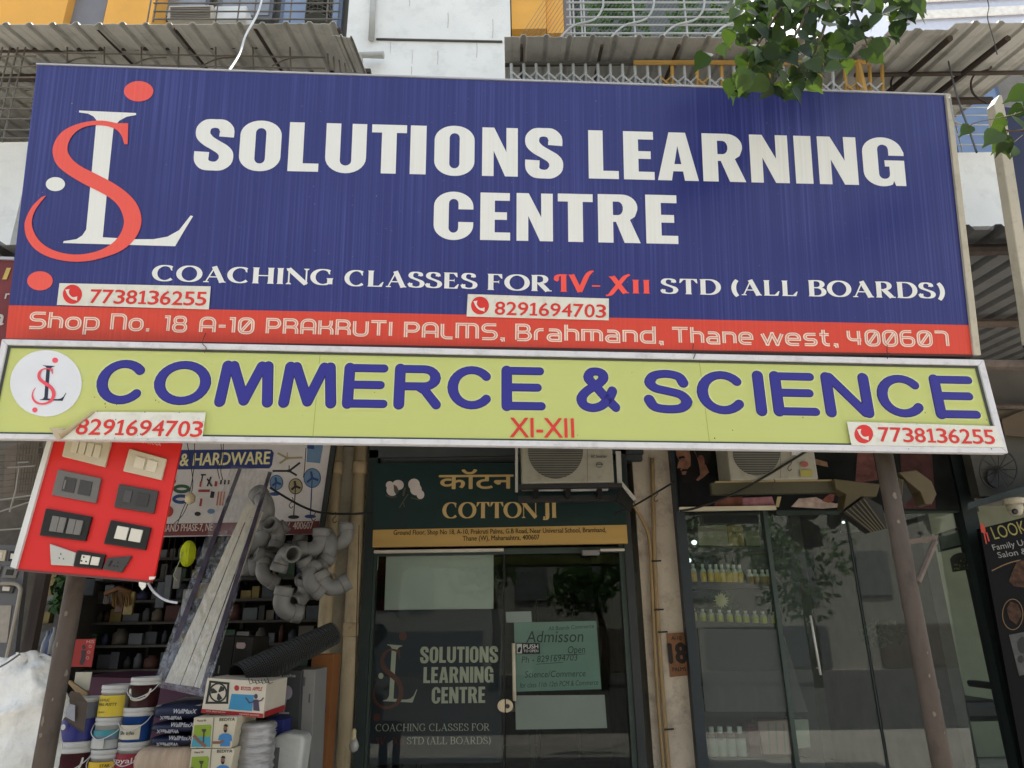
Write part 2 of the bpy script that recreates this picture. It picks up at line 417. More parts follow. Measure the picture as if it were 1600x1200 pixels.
# ---- squared techno letters, monoline
def techno_strokes(ch):
    e, t = .08, .92
    q = .24
    def bowl(x0, y0, x1, y1, r=q): return rrect(x0, y0, x1, y1, r, r, 4)
    xh = .68
    D = {
        'S': (.80, [([(.74, t), (.3, t)] + arcp(.3, .72, .2, .2, 90, 270, 6) + [(.52, .52)] + arcp(.52, .3, .22, .22, 90, -90, 6) + [(.06, e)], 0)]),
        'h': (.68, [([(e, e), (e, 1.0)], 0), ([(e, xh), (.4, xh)] + arcp(.4, xh - .2, .2, .2, 90, 0, 5) + [(.6, e)], 0)]),
        'o': (.74, [(bowl(e, e, .66, xh), 1)]),
        'p': (.74, [([(e, -.26), (e, xh), (.44, xh)] + arcp(.44, xh - .22, .22, .22, 90, 0, 5) + arcp(.44, e + .22, .22, .22, 0, -90, 5) + [(e, e)], 0)]),
        'N': (.80, [([(e, e), (e, t), (.5, t)] + arcp(.5, .7, .22, .22, 90, 0, 5) + [(.72, e)], 0)]),
        '.': (.25, [([(.04, e), (.2, e)], 0)]),
        ',': (.27, [([(.04, .1), (.17, .08), (.19, -.08)], 0)]),
        '1': (.36, [([(.03, t), (.25, t), (.25, e)], 0)]),
        '8': (.78, [(bowl(.12, .52, .66, t, .18), 1), (bowl(e, e, .70, .52, .2), 1)]),
        'A': (.80, [([(e, e), (e, .62)] + arcp(.34, .66, .26, .26, 180, 90, 5) + arcp(.46, .66, .26, .26, 90, 0, 5) + [(.72, e)], 0), ([(e, .4), (.72, .4)], 0)]),
        '-': (.42, [([(.04, .45), (.38, .45)], 0)]),
        '0': (.80, [(bowl(e, e, .72, t), 1), ([(.2, .2), (.6, .8)], 0)]),
        'P': (.76, [([(e, e), (e, t), (.46, t)] + arcp(.46, .68, .22, .24, 90, -90, 8) + [(e, .44)], 0)]),
        'R': (.78, [([(e, e), (e, t), (.46, t)] + arcp(.46, .7, .22, .22, 90, -90, 8) + [(e, .48)], 0), ([(.44, .48)] + arcp(.5, .28, .2, .2, 90, 0, 5) + [(.7, e)], 0)]),
        'K': (.78, [([(e, e), (e, t)], 0), ([(e, .5), (.48, .5)] + arcp(.48, .28, .22, .22, 90, 0, 5) + [(.7, e)], 0), ([(.44, .5)] + arcp(.44, .72, .2, .22, -90, 0, 5) + [(.64, t)], 0)]),
        'U': (.80, [([(e, t), (e, .3)] + arcp(.3, .3, .22, .22, 180, 270, 5) + arcp(.5, .3, .22, .22, 270, 360, 5) + [(.72, t)], 0)]),
        'T': (.82, [([(.02, t), (.80, t)], 0), ([(.41, t), (.41, e)], 0)]),
        'I': (.2, [([(.1, e), (.1, t)], 0)]),
        'L': (.62, [([(e, t), (e, .3)] + arcp(.3, .3, .22, .22, 180, 270, 5) + [(.58, e)], 0)]),
        'M': (1.12, [([(e, e), (e, t), (.84, t)] + arcp(.84, .7, .2, .22, 90, 0, 5) + [(1.04, e)], 0), ([(.56, t), (.56, e)], 0)]),
        'B': (.76, [([(e, e), (e, t), (.44, t)] + arcp(.44, .72, .18, .2, 90, -90, 7) + [(e, .52)], 0), ([(.44, .52)] + arcp(.46, .3, .22, .22, 90, -90, 7) + [(e, e)], 0)]),
        'r': (.48, [([(e, e), (e, .46)] + arcp(.3, .46, .22, .22, 180, 90, 5) + [(.44, xh)], 0)]),
        'a': (.72, [([(.1, xh), (.4, xh)] + arcp(.4, .46, .22, .22, 90, 0, 5) + [(.62, e), (.24, e)] + arcp(.24, .24, .16, .16, 270, 90, 6) + [(.62, .4)], 0)]),
        'm': (1.0, [([(e, e), (e, xh), (.72, xh)] + arcp(.72, .48, .2, .2, 90, 0, 5) + [(.92, e)], 0), ([(.5, xh), (.5, e)], 0)]),
        'n': (.70, [([(e, e), (e, xh), (.42, xh)] + arcp(.42, .48, .2, .2, 90, 0, 5) + [(.62, e)], 0)]),
        'd': (.74, [([(.66, 1.0), (.66, e), (.3, e)] + arcp(.3, .3, .22, .22, 270, 180, 5) + arcp(.3, .46, .22, .22, 180, 90, 5) + [(.66, xh)], 0)]),
        'e': (.74, [([(e, .38), (.66, .38), (.66, .46)] + arcp(.44, .46, .22, .22, 0, 90, 5) + arcp(.3, .46, .22, .22, 90, 180, 5) + arcp(.3, .3, .22, .22, 180, 270, 5) + [(.64, e)], 0)]),
        'w': (1.0, [([(.04, xh), (.27, e), (.5, xh), (.73, e), (.96, xh)], 0)]),
        's': (.66, [([(.6, xh), (.24, xh)] + arcp(.24, .53, .15, .15, 90, 270, 6) + [(.44, .38)] + arcp(.44, .23, .15, .15, 90, -90, 6) + [(.06, e)], 0)]),
        't': (.52, [([(.2, .95), (.2, .28)] + arcp(.4, .28, .2, .2, 180, 270, 5) + [(.48, e)], 0), ([(.02, xh), (.46, xh)], 0)]),
        '4': (.80, [([(e, t), (e, .6)] + arcp(.3, .6, .22, .22, 180, 270, 5) + [(.72, .38)], 0), ([(.6, t), (.6, e)], 0)]),
        '6': (.78, [([(.62, t), (.3, t)] + arcp(.3, .7, .22, .22, 90, 180, 5) + arcp(.3, .3, .22, .22, 180, 270, 5) + arcp(.48, .3, .22, .22, -90, 0, 5) + arcp(.48, .36, .22, .2, 0, 90, 5) + [(e, .56)], 0)]),
        '7': (.74, [([(.04, t), (.44, t)] + arcp(.44, .7, .22, .22, 90, 0, 5) + [(.66, e)], 0)]),
    }
    return D.get(ch, (.4, []))
def technof(wd):
    def f(ch):
        adv, st = techno_strokes(ch); out = []
        for q, cl in st:
            for p, c, s0, s1 in chop(q, bool(cl)):
                p = list(p)
                if s0: p[0] = ext(p[0], p[1], wd / 2)
                if s1: p[-1] = ext(p[-1], p[-2], wd / 2)
                out.append(ribbon(p, lambda x, y, k: wd, 'butt', c))
        return adv, out
    return f
# ---- wide roman capitals with contrast and serifs
def seriff(K=.24, t=.065):
    def f(ch):
        S = []
        def con(x, y, k): return t + (K - t) * abs(y) ** 1.3
        def cur(pts, closed=False): S.append(ribbon(pts, con, 'butt', closed))
        def stem(x, y0=0, y1=1, w_=K, foot=True, head=True, wd=.16):
            S.append([[(x - w_ / 2, y0), (x + w_ / 2, y0), (x + w_ / 2, y1), (x - w_ / 2, y1)]])
            h = t * .8
            if foot: S.append([[(x - wd, y0), (x + wd, y0), (x + wd * .8, y0 + h), (x + w_ / 2, y0 + h * 2.2), (x - w_ / 2, y0 + h * 2.2), (x - wd * .8, y0 + h)]])
            if head: S.append([[(x - wd, y1), (x - wd * .8, y1 - h), (x - w_ / 2, y1 - h * 2.2), (x + w_ / 2, y1 - h * 2.2), (x + wd * .8, y1 - h), (x + wd, y1)]])
        def bar(x0, y0, x1, y1, w_): S.append(ribbon([(x0, y0), (x1, y1)], lambda a, b, k: w_))
        def tri(*p): S.append([list(p)])
        if ch == 'C':
            cur(arcp(.54, .5, .46, .475, 48, 314, 22)); tri((.84, .97), (.86, .66), (.80, .70), (.72, .9)); return 1.0, S
        if ch == 'G':
            cur(arcp(.54, .5, .46, .475, 48, 300, 22)); tri((.84, .97), (.86, .66), (.80, .70), (.72, .9)); stem(.86, .06, .44, K, False, True); return 1.12, S
        if ch == 'O': cur(arcp(.55, .5, .47, .475, 0, 360, 30), True); return 1.1, S
        if ch == 'A':
            bar(.12, .02, .50, .98, t); bar(.46, 1.0, .86, 0, K); bar(.24, .34, .68, .34, t)
            tri((0, 0), (.27, 0), (.24, t), (.03, t)); tri((.70, 0), (1.03, 0), (1.0, t), (.73, t)); return 1.02, S
        if ch == 'H': stem(.17); stem(.85); bar(.17, .5, .85, .5, t); return 1.02, S
        if ch == 'I': stem(.17); return .34, S
        if ch == 'i': stem(.17, 0, .82); return .34, S
        if ch == 'N':
            stem(.13, w_=t * 1.1, wd=.13); stem(.93, w_=t * 1.1, foot=False, wd=.13); bar(.10, .98, .93, .02, K); return 1.06, S
        if ch == 'L': stem(.17); bar(.17, t / 2, .72, t / 2, t); tri((.72, 0), (.80, .3), (.75, .3), (.56, t)); return .82, S
        if ch == 'S':
            cur(crom([(.60, .74), (.58, .88), (.40, .965), (.20, .92), (.115, .76), (.2, .62), (.42, .51), (.62, .40), (.69, .25), (.60, .09), (.38, .035), (.14, .10), (.08, .27)], 4))
            tri((.62, .98), (.64, .70), (.59, .72), (.52, .9)); tri((.05, .02), (.03, .32), (.09, .3), (.16, .1)); return .78, S
        if ch in 'EF':
            stem(.17, foot=(ch == 'F')); bar(.17, 1 - t / 2, .66, 1 - t / 2, t); bar(.17, .51, .54, .51, t); tri((.68, 1), (.70, .72), (.65, .72), (.5, 1 - t)); tri((.55, .64), (.55, .38), (.5, .51))
            if ch == 'E': bar(.05, t / 2, .70, t / 2, t); tri((.70, 0), (.77, .28), (.72, .28), (.54, t))
            return (.80 if ch == 'E' else .74), S
        if ch in 'RB' or ch == 'D' or ch == 'P':
            stem(.17)
            if ch == 'D': cur([(.17, .975), (.45, .975)] + arcp(.45, .5, .45, .475, 90, -90, 16) + [(.17, .025)]); return 1.0, S
            y = .5 if ch != 'B' else .54
            cur([(.17, .975), (.42, .975)] + arcp(.42, (.975 + y) / 2, .27, (.975 - y) / 2, 90, -90, 12) + [(.17, y)])
            if ch == 'B': cur([(.17, y), (.44, y)] + arcp(.44, (.025 + y) / 2, .32, (y - .025) / 2, 90, -90, 12) + [(.17, .025)]); return .86, S
            if ch == 'R': bar(.40, .52, .78, .02, K); tri((.68, 0), (.98, 0), (.95, t), (.75, t)); return .94, S
            return .78, S
        if ch == 'T': stem(.43, head=False); bar(.03, 1 - t / 2, .83, 1 - t / 2, t); tri((.03, 1), (0, .72), (.05, .72), (.2, 1 - t)); tri((.83, 1), (.86, .72), (.81, .72), (.66, 1 - t)); return .86, S
        if ch == 'J': stem(.28, .2, 1, head=True); cur([(.28, .25)] + arcp(.14, .1, .14, .2, 0, -140, 8)); tri((.0, .08), (.12, .1), (.1, -.05), (.02, -.04)); return .5, S
        if ch == '(': cur(arcp(.62, .45, .5, .68, 130, 230, 12)); return .4, S
        if ch == ')': cur(arcp(-.22, .45, .5, .68, 50, -50, 12)); return .4, S
        if ch == '-': bar(.05, .36, .42, .36, t * 1.3); return .48, S
        if ch == 'V':
            bar(.14, 1, .52, 0, K); cur(crom([(.50, .02), (.68, .52), (.84, .95), (1.0, 1.16), (1.14, 1.22)], 5)); tri((0, 1), (.3, 1), (.27, 1 - t), (.03, 1 - t)); return .95, S
        if ch == 'Y':   # swash one
            stem(.34, head=False); cur(crom([(.40, .99), (.2, .97), (.05, .88), (.02, .72), (.1, .64)], 5)); bar(.2, .98, .5, .98, t); return .5, S
        if ch == 'X':
            bar(.20, 1, .78, 0, K); cur(crom([(-.1, -.16), (.1, -.08), (.30, .22), (.62, .74), (.8, 1.0), (1.0, 1.12)], 5)); tri((.04, 1), (.36, 1), (.33, 1 - t), (.07, 1 - t)); tri((.62, 0), (.96, 0), (.93, t), (.65, t)); return .95, S
        if ch == '.': tri((.05, 0), (.2, 0), (.2, .14), (.05, .14)); return .3, S
        return .42, S
    return f
# ---- skeleton handwriting for the paper notices uses the built-in face, sheared
_tcache = {}
def builtin(s):
    if s in _tcache: return _tcache[s]
    c = bpy.data.curves.new('t', 'FONT'); c.body = s; c.size = 1.0; c.resolution_u = 3
    o = bpy.data.objects.new('t', c); col.objects.link(o)
    bpy.context.view_layer.update()
    dg = bpy.context.evaluated_depsgraph_get()
    me = bpy.data.meshes.new_from_object(o.evaluated_get(dg))
    vs = [(v.co.x, v.co.y) for v in me.vertices]; fs = [tuple(p.vertices) for p in me.polygons]
    bpy.data.objects.remove(o); bpy.data.meshes.remove(me); bpy.data.curves.remove(c)
    _tcache[s] = (vs, fs); return vs, fs
def builtin_cap():
    vs, _ = builtin('H'); return max(v[1] for v in vs)

def line_frame(board, p0, p1, pt):
    A = board.loc(*p0); B = board.loc(*p1); T = board.loc(*pt)
    ux, uy = B[0] - A[0], B[1] - A[1]; L = math.hypot(ux, uy); ux /= L; uy /= L
    H = abs((T[0] - A[0]) * -uy + (T[1] - A[1]) * ux)
    return A, (ux, uy), L, H
def text_px(mb, board, s, p0, p1, ptop, font, h, gap=.1, space=.38, shear=0.0, bold=0.0):
    """set s from pixel p0 to p1 along the baseline; ptop is a pixel on the cap line above p0"""
    A, (ux, uy), L, H = line_frame(board, p0, p1, ptop)
    def mp(x, y): return (A[0] + ux * x - uy * y, A[1] + uy * x + ux * y)
    if font == 'digits':
        xs = 0; cells = []
        for ch in s: wd = .5 if ch == '1' else .62; cells.append((ch, xs, wd)); xs += wd + gap
        tot = xs - gap; k = L / tot
        for i, (ch, x, wd) in enumerate(cells):
            if ch == '1':
                mb.poly([[mp(a * k + (x + b * shear) * k, b * H) for a, b in ((.02, 0), (.5, 0), (.5, .13), (.36, .13), (.36, 1), (.22, 1), (.02, .86), (.02, .72), (.19, .80), (.19, .13), (.02, .13))]], board, h)
                continue
            vs, fs = builtin(ch); x0 = min(v[0] for v in vs); x1 = max(v[0] for v in vs); cap = builtin_cap(); kx = wd / (x1 - x0)
            for j, (ox, oy) in enumerate(((0, 0), (bold, 0), (-bold, 0), (0, bold * .7), (0, -bold * .7))):
                mb.add([board.pt(*mp((x + (v[0] - x0) * kx + v[1] / cap * shear) * k + ox * H, (v[1] / cap + oy) * H), h + j * .00012) for v in vs], fs)
        return
    if font == 'plain':
        vs, fs = builtin(s)
        x0 = min(v[0] for v in vs); x1 = max(v[0] for v in vs); cap = builtin_cap()
        kx = L / (x1 - x0); ky = H / cap
        flip = board.ex.cross(board.ey).dot(board.n) < 0
        offs = [(0, 0)] if not bold else [(0, 0), (bold, 0), (-bold, 0), (0, bold * .7), (0, -bold * .7)]
        for i, (ox, oy) in enumerate(offs):
            pts = [mp((v[0] - x0) * kx + v[1] * ky * shear + ox * H, v[1] * ky + oy * H) for v in vs]
            mb.add([board.pt(a, b, h + i * .00012) for a, b in pts], [f[::-1] if flip else f for f in fs])
        return
    xs = 0; items = []
    for i, ch in enumerate(s):
        if ch == ' ': xs += space; continue
        adv, shp = font(ch); items.append((xs, shp)); xs += adv + gap
    tot = xs - gap; k = L / tot; j = 0
    for (x, shp) in items:
        for lp in shp:
            mb.poly([[mp((x + a + b * shear) * k, b * H) for a, b in l] for l in lp], board, h + (j % 4) * .00015); j += 1
def letters_px(mb, board, spec, font, h):
    """spec: list of (char, (x0,ybase), (x1,ybase), ytop)"""
    for ch, p0, p1, pt in spec: text_px(mb, board, ch, p0, p1, pt, font, h)
def shape_px(mb, board, loops, h): mb.poly([[board.loc(*p) for p in l] for l in loops], board, h)
def rect_px(mb, board, x0, y0, x1, y1, h): shape_px(mb, board, [[(x0, y0), (x1, y0), (x1, y1), (x0, y1)]], h)
def ell_px(mb, board, cx, cy, rx, ry, h, n=28): shape_px(mb, board, [[(cx + rx * math.cos(2 * PI * k / n), cy + ry * math.sin(2 * PI * k / n)) for k in range(n)]], h)
def line_px(mb, board, pts, wpx, h, n=0):
    pts = crom(pts, n) if n else pts
    shape_px(mb, board, ribbon(pts, lambda a, b, k: wpx), h)

# ------------------------------------------------------------ common materials
M_WHITELET = streakmat('sign_white', (222, 222, 214), (206, 200, 186), amt=.45)
M_BLUE = streakmat('sign_blue', (36, 42, 104), (74, 80, 148), amt=.8, rough=.36)
M_RED = streakmat('sign_red', (204, 64, 46), (216, 90, 66), amt=.6)
M_YEL = streakmat('sign_yellow', (226, 233, 138), (230, 236, 160), amt=.4, trans=.4, horiz=True)
M_CREAMLET = mat('letter_cream', (226, 214, 196), .5, var=.05)
M_INDIGO = mat('letter_indigo', (46, 42, 130), .5, var=.04)
M_DKLINE = mat('dark_border', (66, 70, 58), .5, var=.05)
M_FRAMEW = mat('frame_white', (208, 205, 204), .4, var=.06, dirt=.35, dirtc=(120, 112, 104), scale=9)
M_CREAMFR = mat('frame_cream', (178, 170, 150), .45, var=.08, dirt=.4, dirtc=(110, 100, 84))
M_STICK = mat('sticker_paper', (214, 211, 196), .55, var=.05, bump=.25, bscale=22, dirt=.35, dirtc=(150, 142, 120), scale=11)
M_STRED = mat('sticker_red', (206, 50, 44), .55, var=.08)
M_LOGORED = streakmat('logo_red', (226, 84, 70), (232, 104, 88), amt=.5)
M_BLACK = mat('black_plastic', (22, 22, 22), .45, var=.1)
M_CHAR = mat('charcoal', (46, 46, 46), .5, var=.1)
M_GREYM = mat('grey_metal', (110, 110, 106), .45, .5, var=.12)
M_RUST = mat('rusty_steel', (96, 84, 74), .7, .2, var=.25, scale=14, bump=.3, dirt=.5, dirtc=(60, 40, 30))
M_WIRE = mat('wire_black', (26, 24, 22), .5, var=0)

# ------------------------------------------------------------ monogram, reused on three signs
LOGO_L = [(124, 173), (213, 177), (213, 180), (198, 183), (187, 189), (178, 199), (169, 285), (161, 371), (212, 374), (240, 374), (262, 370), (280, 360), (298, 337), (302, 338),
          (288, 361), (274, 385), (99, 380), (100, 377), (120, 374), (129, 368), (135, 359), (143, 276), (151, 188), (146, 182), (138, 178), (124, 176)]
LOGO_S = ([(201, 193), (200, 226), (195, 226)] + crom([(195, 226), (189, 210), (176, 200), (152, 196), (130, 200), (114, 212), (106, 230), (110, 245), (125, 259), (150, 272), (175, 285), (197, 300), (213, 317), (221, 337), (220, 356), (210, 375), (192, 391), (168, 401), (140, 408), (110, 409), (80, 403), (57, 391), (43, 373), (39, 354), (42, 340), (51, 323), (66, 308)], 3)[1:]
          + [(73, 306)] + crom([(73, 306), (60, 322), (52, 338), (51, 355), (60, 374), (77, 388), (100, 396), (125, 398), (152, 393), (174, 382), (188, 367), (194, 350), (192, 335), (183, 319), (165, 305), (130, 287), (104, 271), (89, 257), (83, 240), (85, 225), (95, 209), (112, 198), (135, 191), (160, 189), (183, 193)], 3)[1:])
def monogram(board, f, h, parent, mL, mS, mDotW, big=1.0):
    """f maps the big sign's logo pixels to this board's pixels"""
    a = MB(); shape_px(a, board, [[f(*p) for p in LOGO_L]], h); a.build('monogram_stroke', mL, parent, uvboard=board)
    b = MB(); shape_px(b, board, [[f(*p) for p in LOGO_S]], h + .0012); b.build('monogram_curve', mS, parent, uvboard=board)
    for (x, y, rx, ry) in ((217, 143, 23, 16), (63, 439, 20, 15)):
        c = MB(); shape_px(c, board, [[f(x + rx * math.cos(t * PI / 14), y + ry * math.sin(t * PI / 14)) for t in range(28)]], h)
        c.build('red_dot', mS, parent, uvboard=board)
    if mDotW:
        d = MB(); shape_px(d, board, [[f(87 + 15 * math.cos(t * PI / 14), 288 + 11 * math.sin(t * PI / 14)) for t in range(28)]], h); d.build('pale_dot', mDotW, parent, uvboard=board)

def phone_icon(board, cx, cy, r, h, parent):
    a = MB(); ell_px(a, board, cx, cy, r, r, h); o = a.build('phone_icon', M_STRED, parent)
    b = MB(); pts = crom([(cx - .52 * r, cy - .5 * r), (cx - .42 * r, cy - .02 * r), (cx - .05 * r, cy + .38 * r), (cx + .5 * r, cy + .45 * r)], 5)
    loops = ribbon(pts, lambda x, y, k: r * (.20 + .30 * abs(2 * k - 1) ** 3))
    shape_px(b, board, loops, h + .0008); b.build('receiver', M_STICK, o)
def phone_sticker(board, quad, digits, p0, p1, pt, icon, parent, h):
    a = MB(); pts = [board.px(*q, h) for q in quad]; a.prism(pts, board.n * .0012)
    s = a.build('phone_sticker', M_STICK, parent)
    if icon: phone_icon(board, *icon, h + .0022, s)
    t = MB(); text_px(t, board, digits, p0, p1, pt, 'digits', h + .0022, bold=.022, shear=.03); t.build('digits', M_STRED, s)
    return s

# ------------------------------------------------------------ big blue sign
_ex = _F + CR * 21.9 - CU * .309
_ey = _F + CU * 5.98 - CR * .04
BIG = Board(W(770, 545, 2.70), _ex, _ey)
big = thing('signboard', 'large dark blue signboard with white block capitals, red monogram and red foot strip', 'signboard', BIG.px(770, 545))
def strip_prism(mb, board, quad, h0, h1):
    pts = [board.px(*q, h0) for q in quad]; mb.prism(pts, board.n * (h1 - h0))
a = MB(); strip_prism(a, BIG, [(57, 100), (1482, 148), (1530, 556), (8, 531)], -.12, -.004); a.build('back_box', mat('sign_back', (120, 120, 118), .6), big)
TL, TR, BR_, BL_ = (58, 102), (1478, 150), (1520, 553), (9, 529)
a = MB(); shape_px(a, BIG, [[(58, 102), (1475, 150), (1513, 508), (14, 477)]], 0); a.build('blue_face', M_BLUE, big, uvboard=BIG)
a = MB(); shape_px(a, BIG, [[(14, 477), (1513, 508), (1519, 554), (9, 530)]], 0.001); a.build('address_strip', M_RED, big, uvboard=BIG)
a = MB(); strip_prism(a, BIG, [(1475, 149), (1483, 149), (1530, 556), (1519, 555)], -.003, .012); a.build('side_frame', M_CREAMFR, big, bevel=.002)
a = MB(); strip_prism(a, BIG, [(57, 99), (1483, 147), (1483, 149), (57, 101)], -.003, .004); a.build('edge_trim', mat('trim_grey', (176, 176, 180), .4, .1), big)
a = MB(); strip_prism(a, BIG, [(9, 529.5), (1519, 554.5), (1519, 557.5), (8, 532.5)], -.002, .004); a.build('bottom_lip', mat('lip_dark', (80, 40, 34), .6), big)
a = MB()
L1 = [('S', 302, 362), ('O', 372, 437), ('L', 449, 497), ('U', 507, 571), ('T', 579, 634), ('I', 640, 665), ('O', 678, 741), ('N', 753, 809), ('S', 821, 879), ('L', 920, 967), ('E', 975, 1023), ('A', 1028, 1092), ('R', 1099, 1166), ('N', 1174, 1234), ('I', 1244, 1271), ('N', 1281, 1342), ('G', 1351, 1416)]
def l1(x): return 264 + (x - 302) * (291 - 264) / (1416 - 302), 187 + (x - 302) * (217 - 187) / (1416 - 302)
spec = []
for ch, x0, x1 in L1:
    b0, t0 = l1(x0); b1, _ = l1(x1); spec.append((ch, (x0, b0), (x1, b1), (x0, t0)))
letters_px(a, BIG, spec, heavy, .0015)
L2 = [('C', 677, 739), ('E', 750, 797), ('N', 807, 864), ('T', 872, 927), ('R', 935, 1001), ('E', 1010, 1060)]
spec = []
for ch, x0, x1 in L2:
    g = lambda x: (373.5 + (x - 677) * 8 / 383, 300 + (x - 677) * 5 / 383)
    spec.append((ch, (x0, g(x0)[0]), (x1, g(x1)[0]), (x0, g(x0)[1])))
letters_px(a, BIG, spec, heavy, .0015)
a.build('block_lettering', M_WHITELET, big, uvboard=BIG)
sf = seriff()
for s, x0, b0, x1, b1, t0 in (('COACHING', 238, 439, 524, 446, 414), ('CLASSES', 539, 447, 745, 452, 422), ('FOR', 761, 453, 861, 455.5, 428), ('STD', 1033, 459, 1126, 461, 435), ('(ALL', 1143, 461, 1247, 463, 437), ('BOARDS)', 1263, 463, 1477, 467, 438)):
    a = MB(); text_px(a, BIG, s, (x0, b0), (x1, b1), (x0, t0), sf, .0018, gap=.09); a.build('roman_lettering', mat('roman_white', (222, 221, 214), .5, var=.04), big)
a = MB()
text_px(a, BIG, 'YV-', (869, 456), (940, 457), (869, 429), sf, .0018, gap=.06)
text_px(a, BIG, 'Xii', (950, 458), (1016, 459), (950, 432), sf, .0018, gap=.14)
a.build('red_numeral', mat('numeral_red', (236, 84, 70), .5, var=.04), big)
for wd, mm, nm, h in ((.17, M_CREAMLET, 'address_lettering', .0025), (.035, mat('inline_red', (214, 96, 74), .5), 'inline_stroke', .0042)):
    tf = technof(wd)
    for s, x0, b0, x1, b1, t0 in (('Shop', 44, 514, 155, 516.5, 487), ('No.', 172, 517, 235, 518, 490), ('18', 255, 519, 292, 520, 493), ('A-10', 311, 521, 397, 522.5, 495), ('PRAKRUTI', 415, 523, 613, 527, 497), ('PALMS,', 631, 529, 789, 532, 503), ('Brahmand,', 805, 533, 1037, 537.5, 506), ('Thane', 1050, 537.5, 1177, 539, 511), ('west,', 1190, 540, 1310, 541.5, 513), ('400607', 1324, 541, 1483, 543, 515)):
        a = MB(); text_px(a, BIG, s, (x0, b0), (x1, b1), (x0, t0), tf, h, gap=.10); a.build(nm, mm, big)
monogram(BIG, lambda x, y: (x, y), .002, big, M_WHITELET, M_LOGORED, M_WHITELET)
phone_sticker(BIG, [(94, 443), (330, 448), (327, 484), (90, 477)], '7738136255', (141, 474), (322, 478), (143, 453), (114.5, 460.5, 15), big, .004)
phone_sticker(BIG, [(731, 460), (951, 467), (951, 501), (729, 495)], '8291694703', (773, 492), (946, 497), (774, 472), (750, 478, 14), big, .004)

# ------------------------------------------------------------ lime sign below it
LIM = wallboard(2.66, RAD(4.2), (770, 690))
LIM = Board(W(770, 690, 2.66), (LIM.pt(1, 0) - LIM.o) + Vector((0, 0, -.012)), (0, 0, 1))
lime = thing('signboard', 'long lime yellow signboard with rounded indigo capitals in a white frame, under the blue sign', 'signboard', LIM.px(770, 690))
OUT = [(5, 531), (1535, 563), (1573, 709), (-26, 686)]
INN = [(13, 540), (1527, 572), (1560, 699), (-16, 678)]
IN2 = [(17, 544), (1523, 576), (1555, 696), (-11, 675)]
a = MB(); shape_px(a, LIM, [INN], -.001)
a.build('lime_face', M_YEL, lime, uvboard=LIM)
a = MB()
for i in range(4):
    j = (i + 1) % 4
    strip_prism(a, LIM, [OUT[i], OUT[j], INN[j], INN[i]], -.022, .010)
a.build('frame', M_FRAMEW, lime, bevel=.003)
a = MB()
for i in range(4):
    j = (i + 1) % 4
    shape_px(a, LIM, [[INN[i], INN[j], IN2[j], IN2[i]]], .0012)
a.build('dark_border', M_DKLINE, lime)
words = (('COMMERCE', 145, 632.5, 852, 642.5, 560.5), ('&', 902, 644.5, 968, 645.5, 573.5), ('SCIENCE', 1008, 646.5, 1533, 655.5, 576.5))
for wd, mm, nm, h in ((.285, mat('letter_halo', (218, 224, 160), .5, var=.03), 'letter_halo', .0005), (.24, mat('letter_edge', (40, 38, 74), .5), 'letter_edge', .0018), (.212, M_INDIGO, 'round_lettering', .0034)):
    rf = roundf(wd)
    for s, x0, b0, x1, b1, t0 in words: a = MB(); text_px(a, LIM, s, (x0, b0), (x1, b1), (x0, t0), rf, h, gap=.145); a.build(nm, mm, lime)
a = MB(); text_px(a, LIM, 'XI-XII', (797, 683), (897, 684), (797, 653), 'plain', .0015, bold=.012); a.build('red_numeral', M_STRED, lime)
a = MB(); ell_px(a, LIM, 72, 599, 56, 52, .001, 40); a.build('white_roundel', mat('roundel', (214, 214, 214), .5, var=.04), lime)
monogram(LIM, lambda x, y: (50 + (x - 39) * .205, 559 + (y - 127) * .262), .002, lime, mat('logo_ink', (40, 42, 60), .5), mat('logo_pink', (222, 78, 88), .5), None)
st = phone_sticker(LIM, [(150, 645), (323, 646), (318, 685), (98, 688), (112, 668)], '8291694703', (120, 680), (316, 684), (124, 656), None, lime, .011)
# the peeled flap of that sticker
fl = MB(); P = lambda x, y, h: LIM.px(x, y, h)
rows = []
for k in range(9):
    t = k / 8
    base = Vector((0, 0, 0))
    e = (152 - 52 * t, 645 + 42 * t)                     # the crease
    tip = (100 + 47 * (1 - t) - 30 * t * (1 - t) * 1.5, 650 + 24 * t + 12 * math.sin(PI * t) - 5 * (1 - t))
    row = []
    for j in range(7):
        s_ = j / 6
        x = e[0] + (tip[0] - e[0]) * s_; y = e[1] + (tip[1] - e[1]) * s_
        row.append(P(x, y, .014 + .02 * math.sin(PI * s_) * (.3 + t)))
    rows.append(row)
vs = [v for r in rows for v in r]; fs = [(i * 7 + j, i * 7 + j + 1, (i + 1) * 7 + j + 1, (i + 1) * 7 + j) for i in range(8) for j in range(6)]
fl.add(vs, fs, True)
fl.add([P(80, 670, .012), P(112, 672, .02), P(95, 692, .02)], [(0, 1, 2)])
fl.build('peeled_flap', mat('sticker_back', (186, 168, 136), .6, var=.1, dirt=.3, bump=.2), st, solid=.0008)
phone_sticker(LIM, [(1321, 660), (1552, 667), (1567, 700), (1328, 697)], '7738136255', (1372, 691), (1552, 695), (1370, 669), (1347, 679.5, 14.5), lime, .011)
q = MB(); r_ = random.Random(9)
for k in range(46):
    x = r_.choice((r_.uniform(150, 320), r_.uniform(150, 320), r_.uniform(1320, 1560), r_.uniform(100, 1500))); y = (r_.uniform(622, 690) if x < 330 or x > 1310 else r_.uniform(548, 690)) + (x - 200) * .012
    ell_px(q, LIM, x, y, r_.uniform(.4, 1.0), r_.uniform(.5, 1.5), .0135 if (x < 330 or x > 1310) else .0058, 6)
o = q.build('dirt_specks', mat('speck_dark', (54, 50, 42), .8, var=0), lime); o['kind'] = 'stuff'
q = MB()
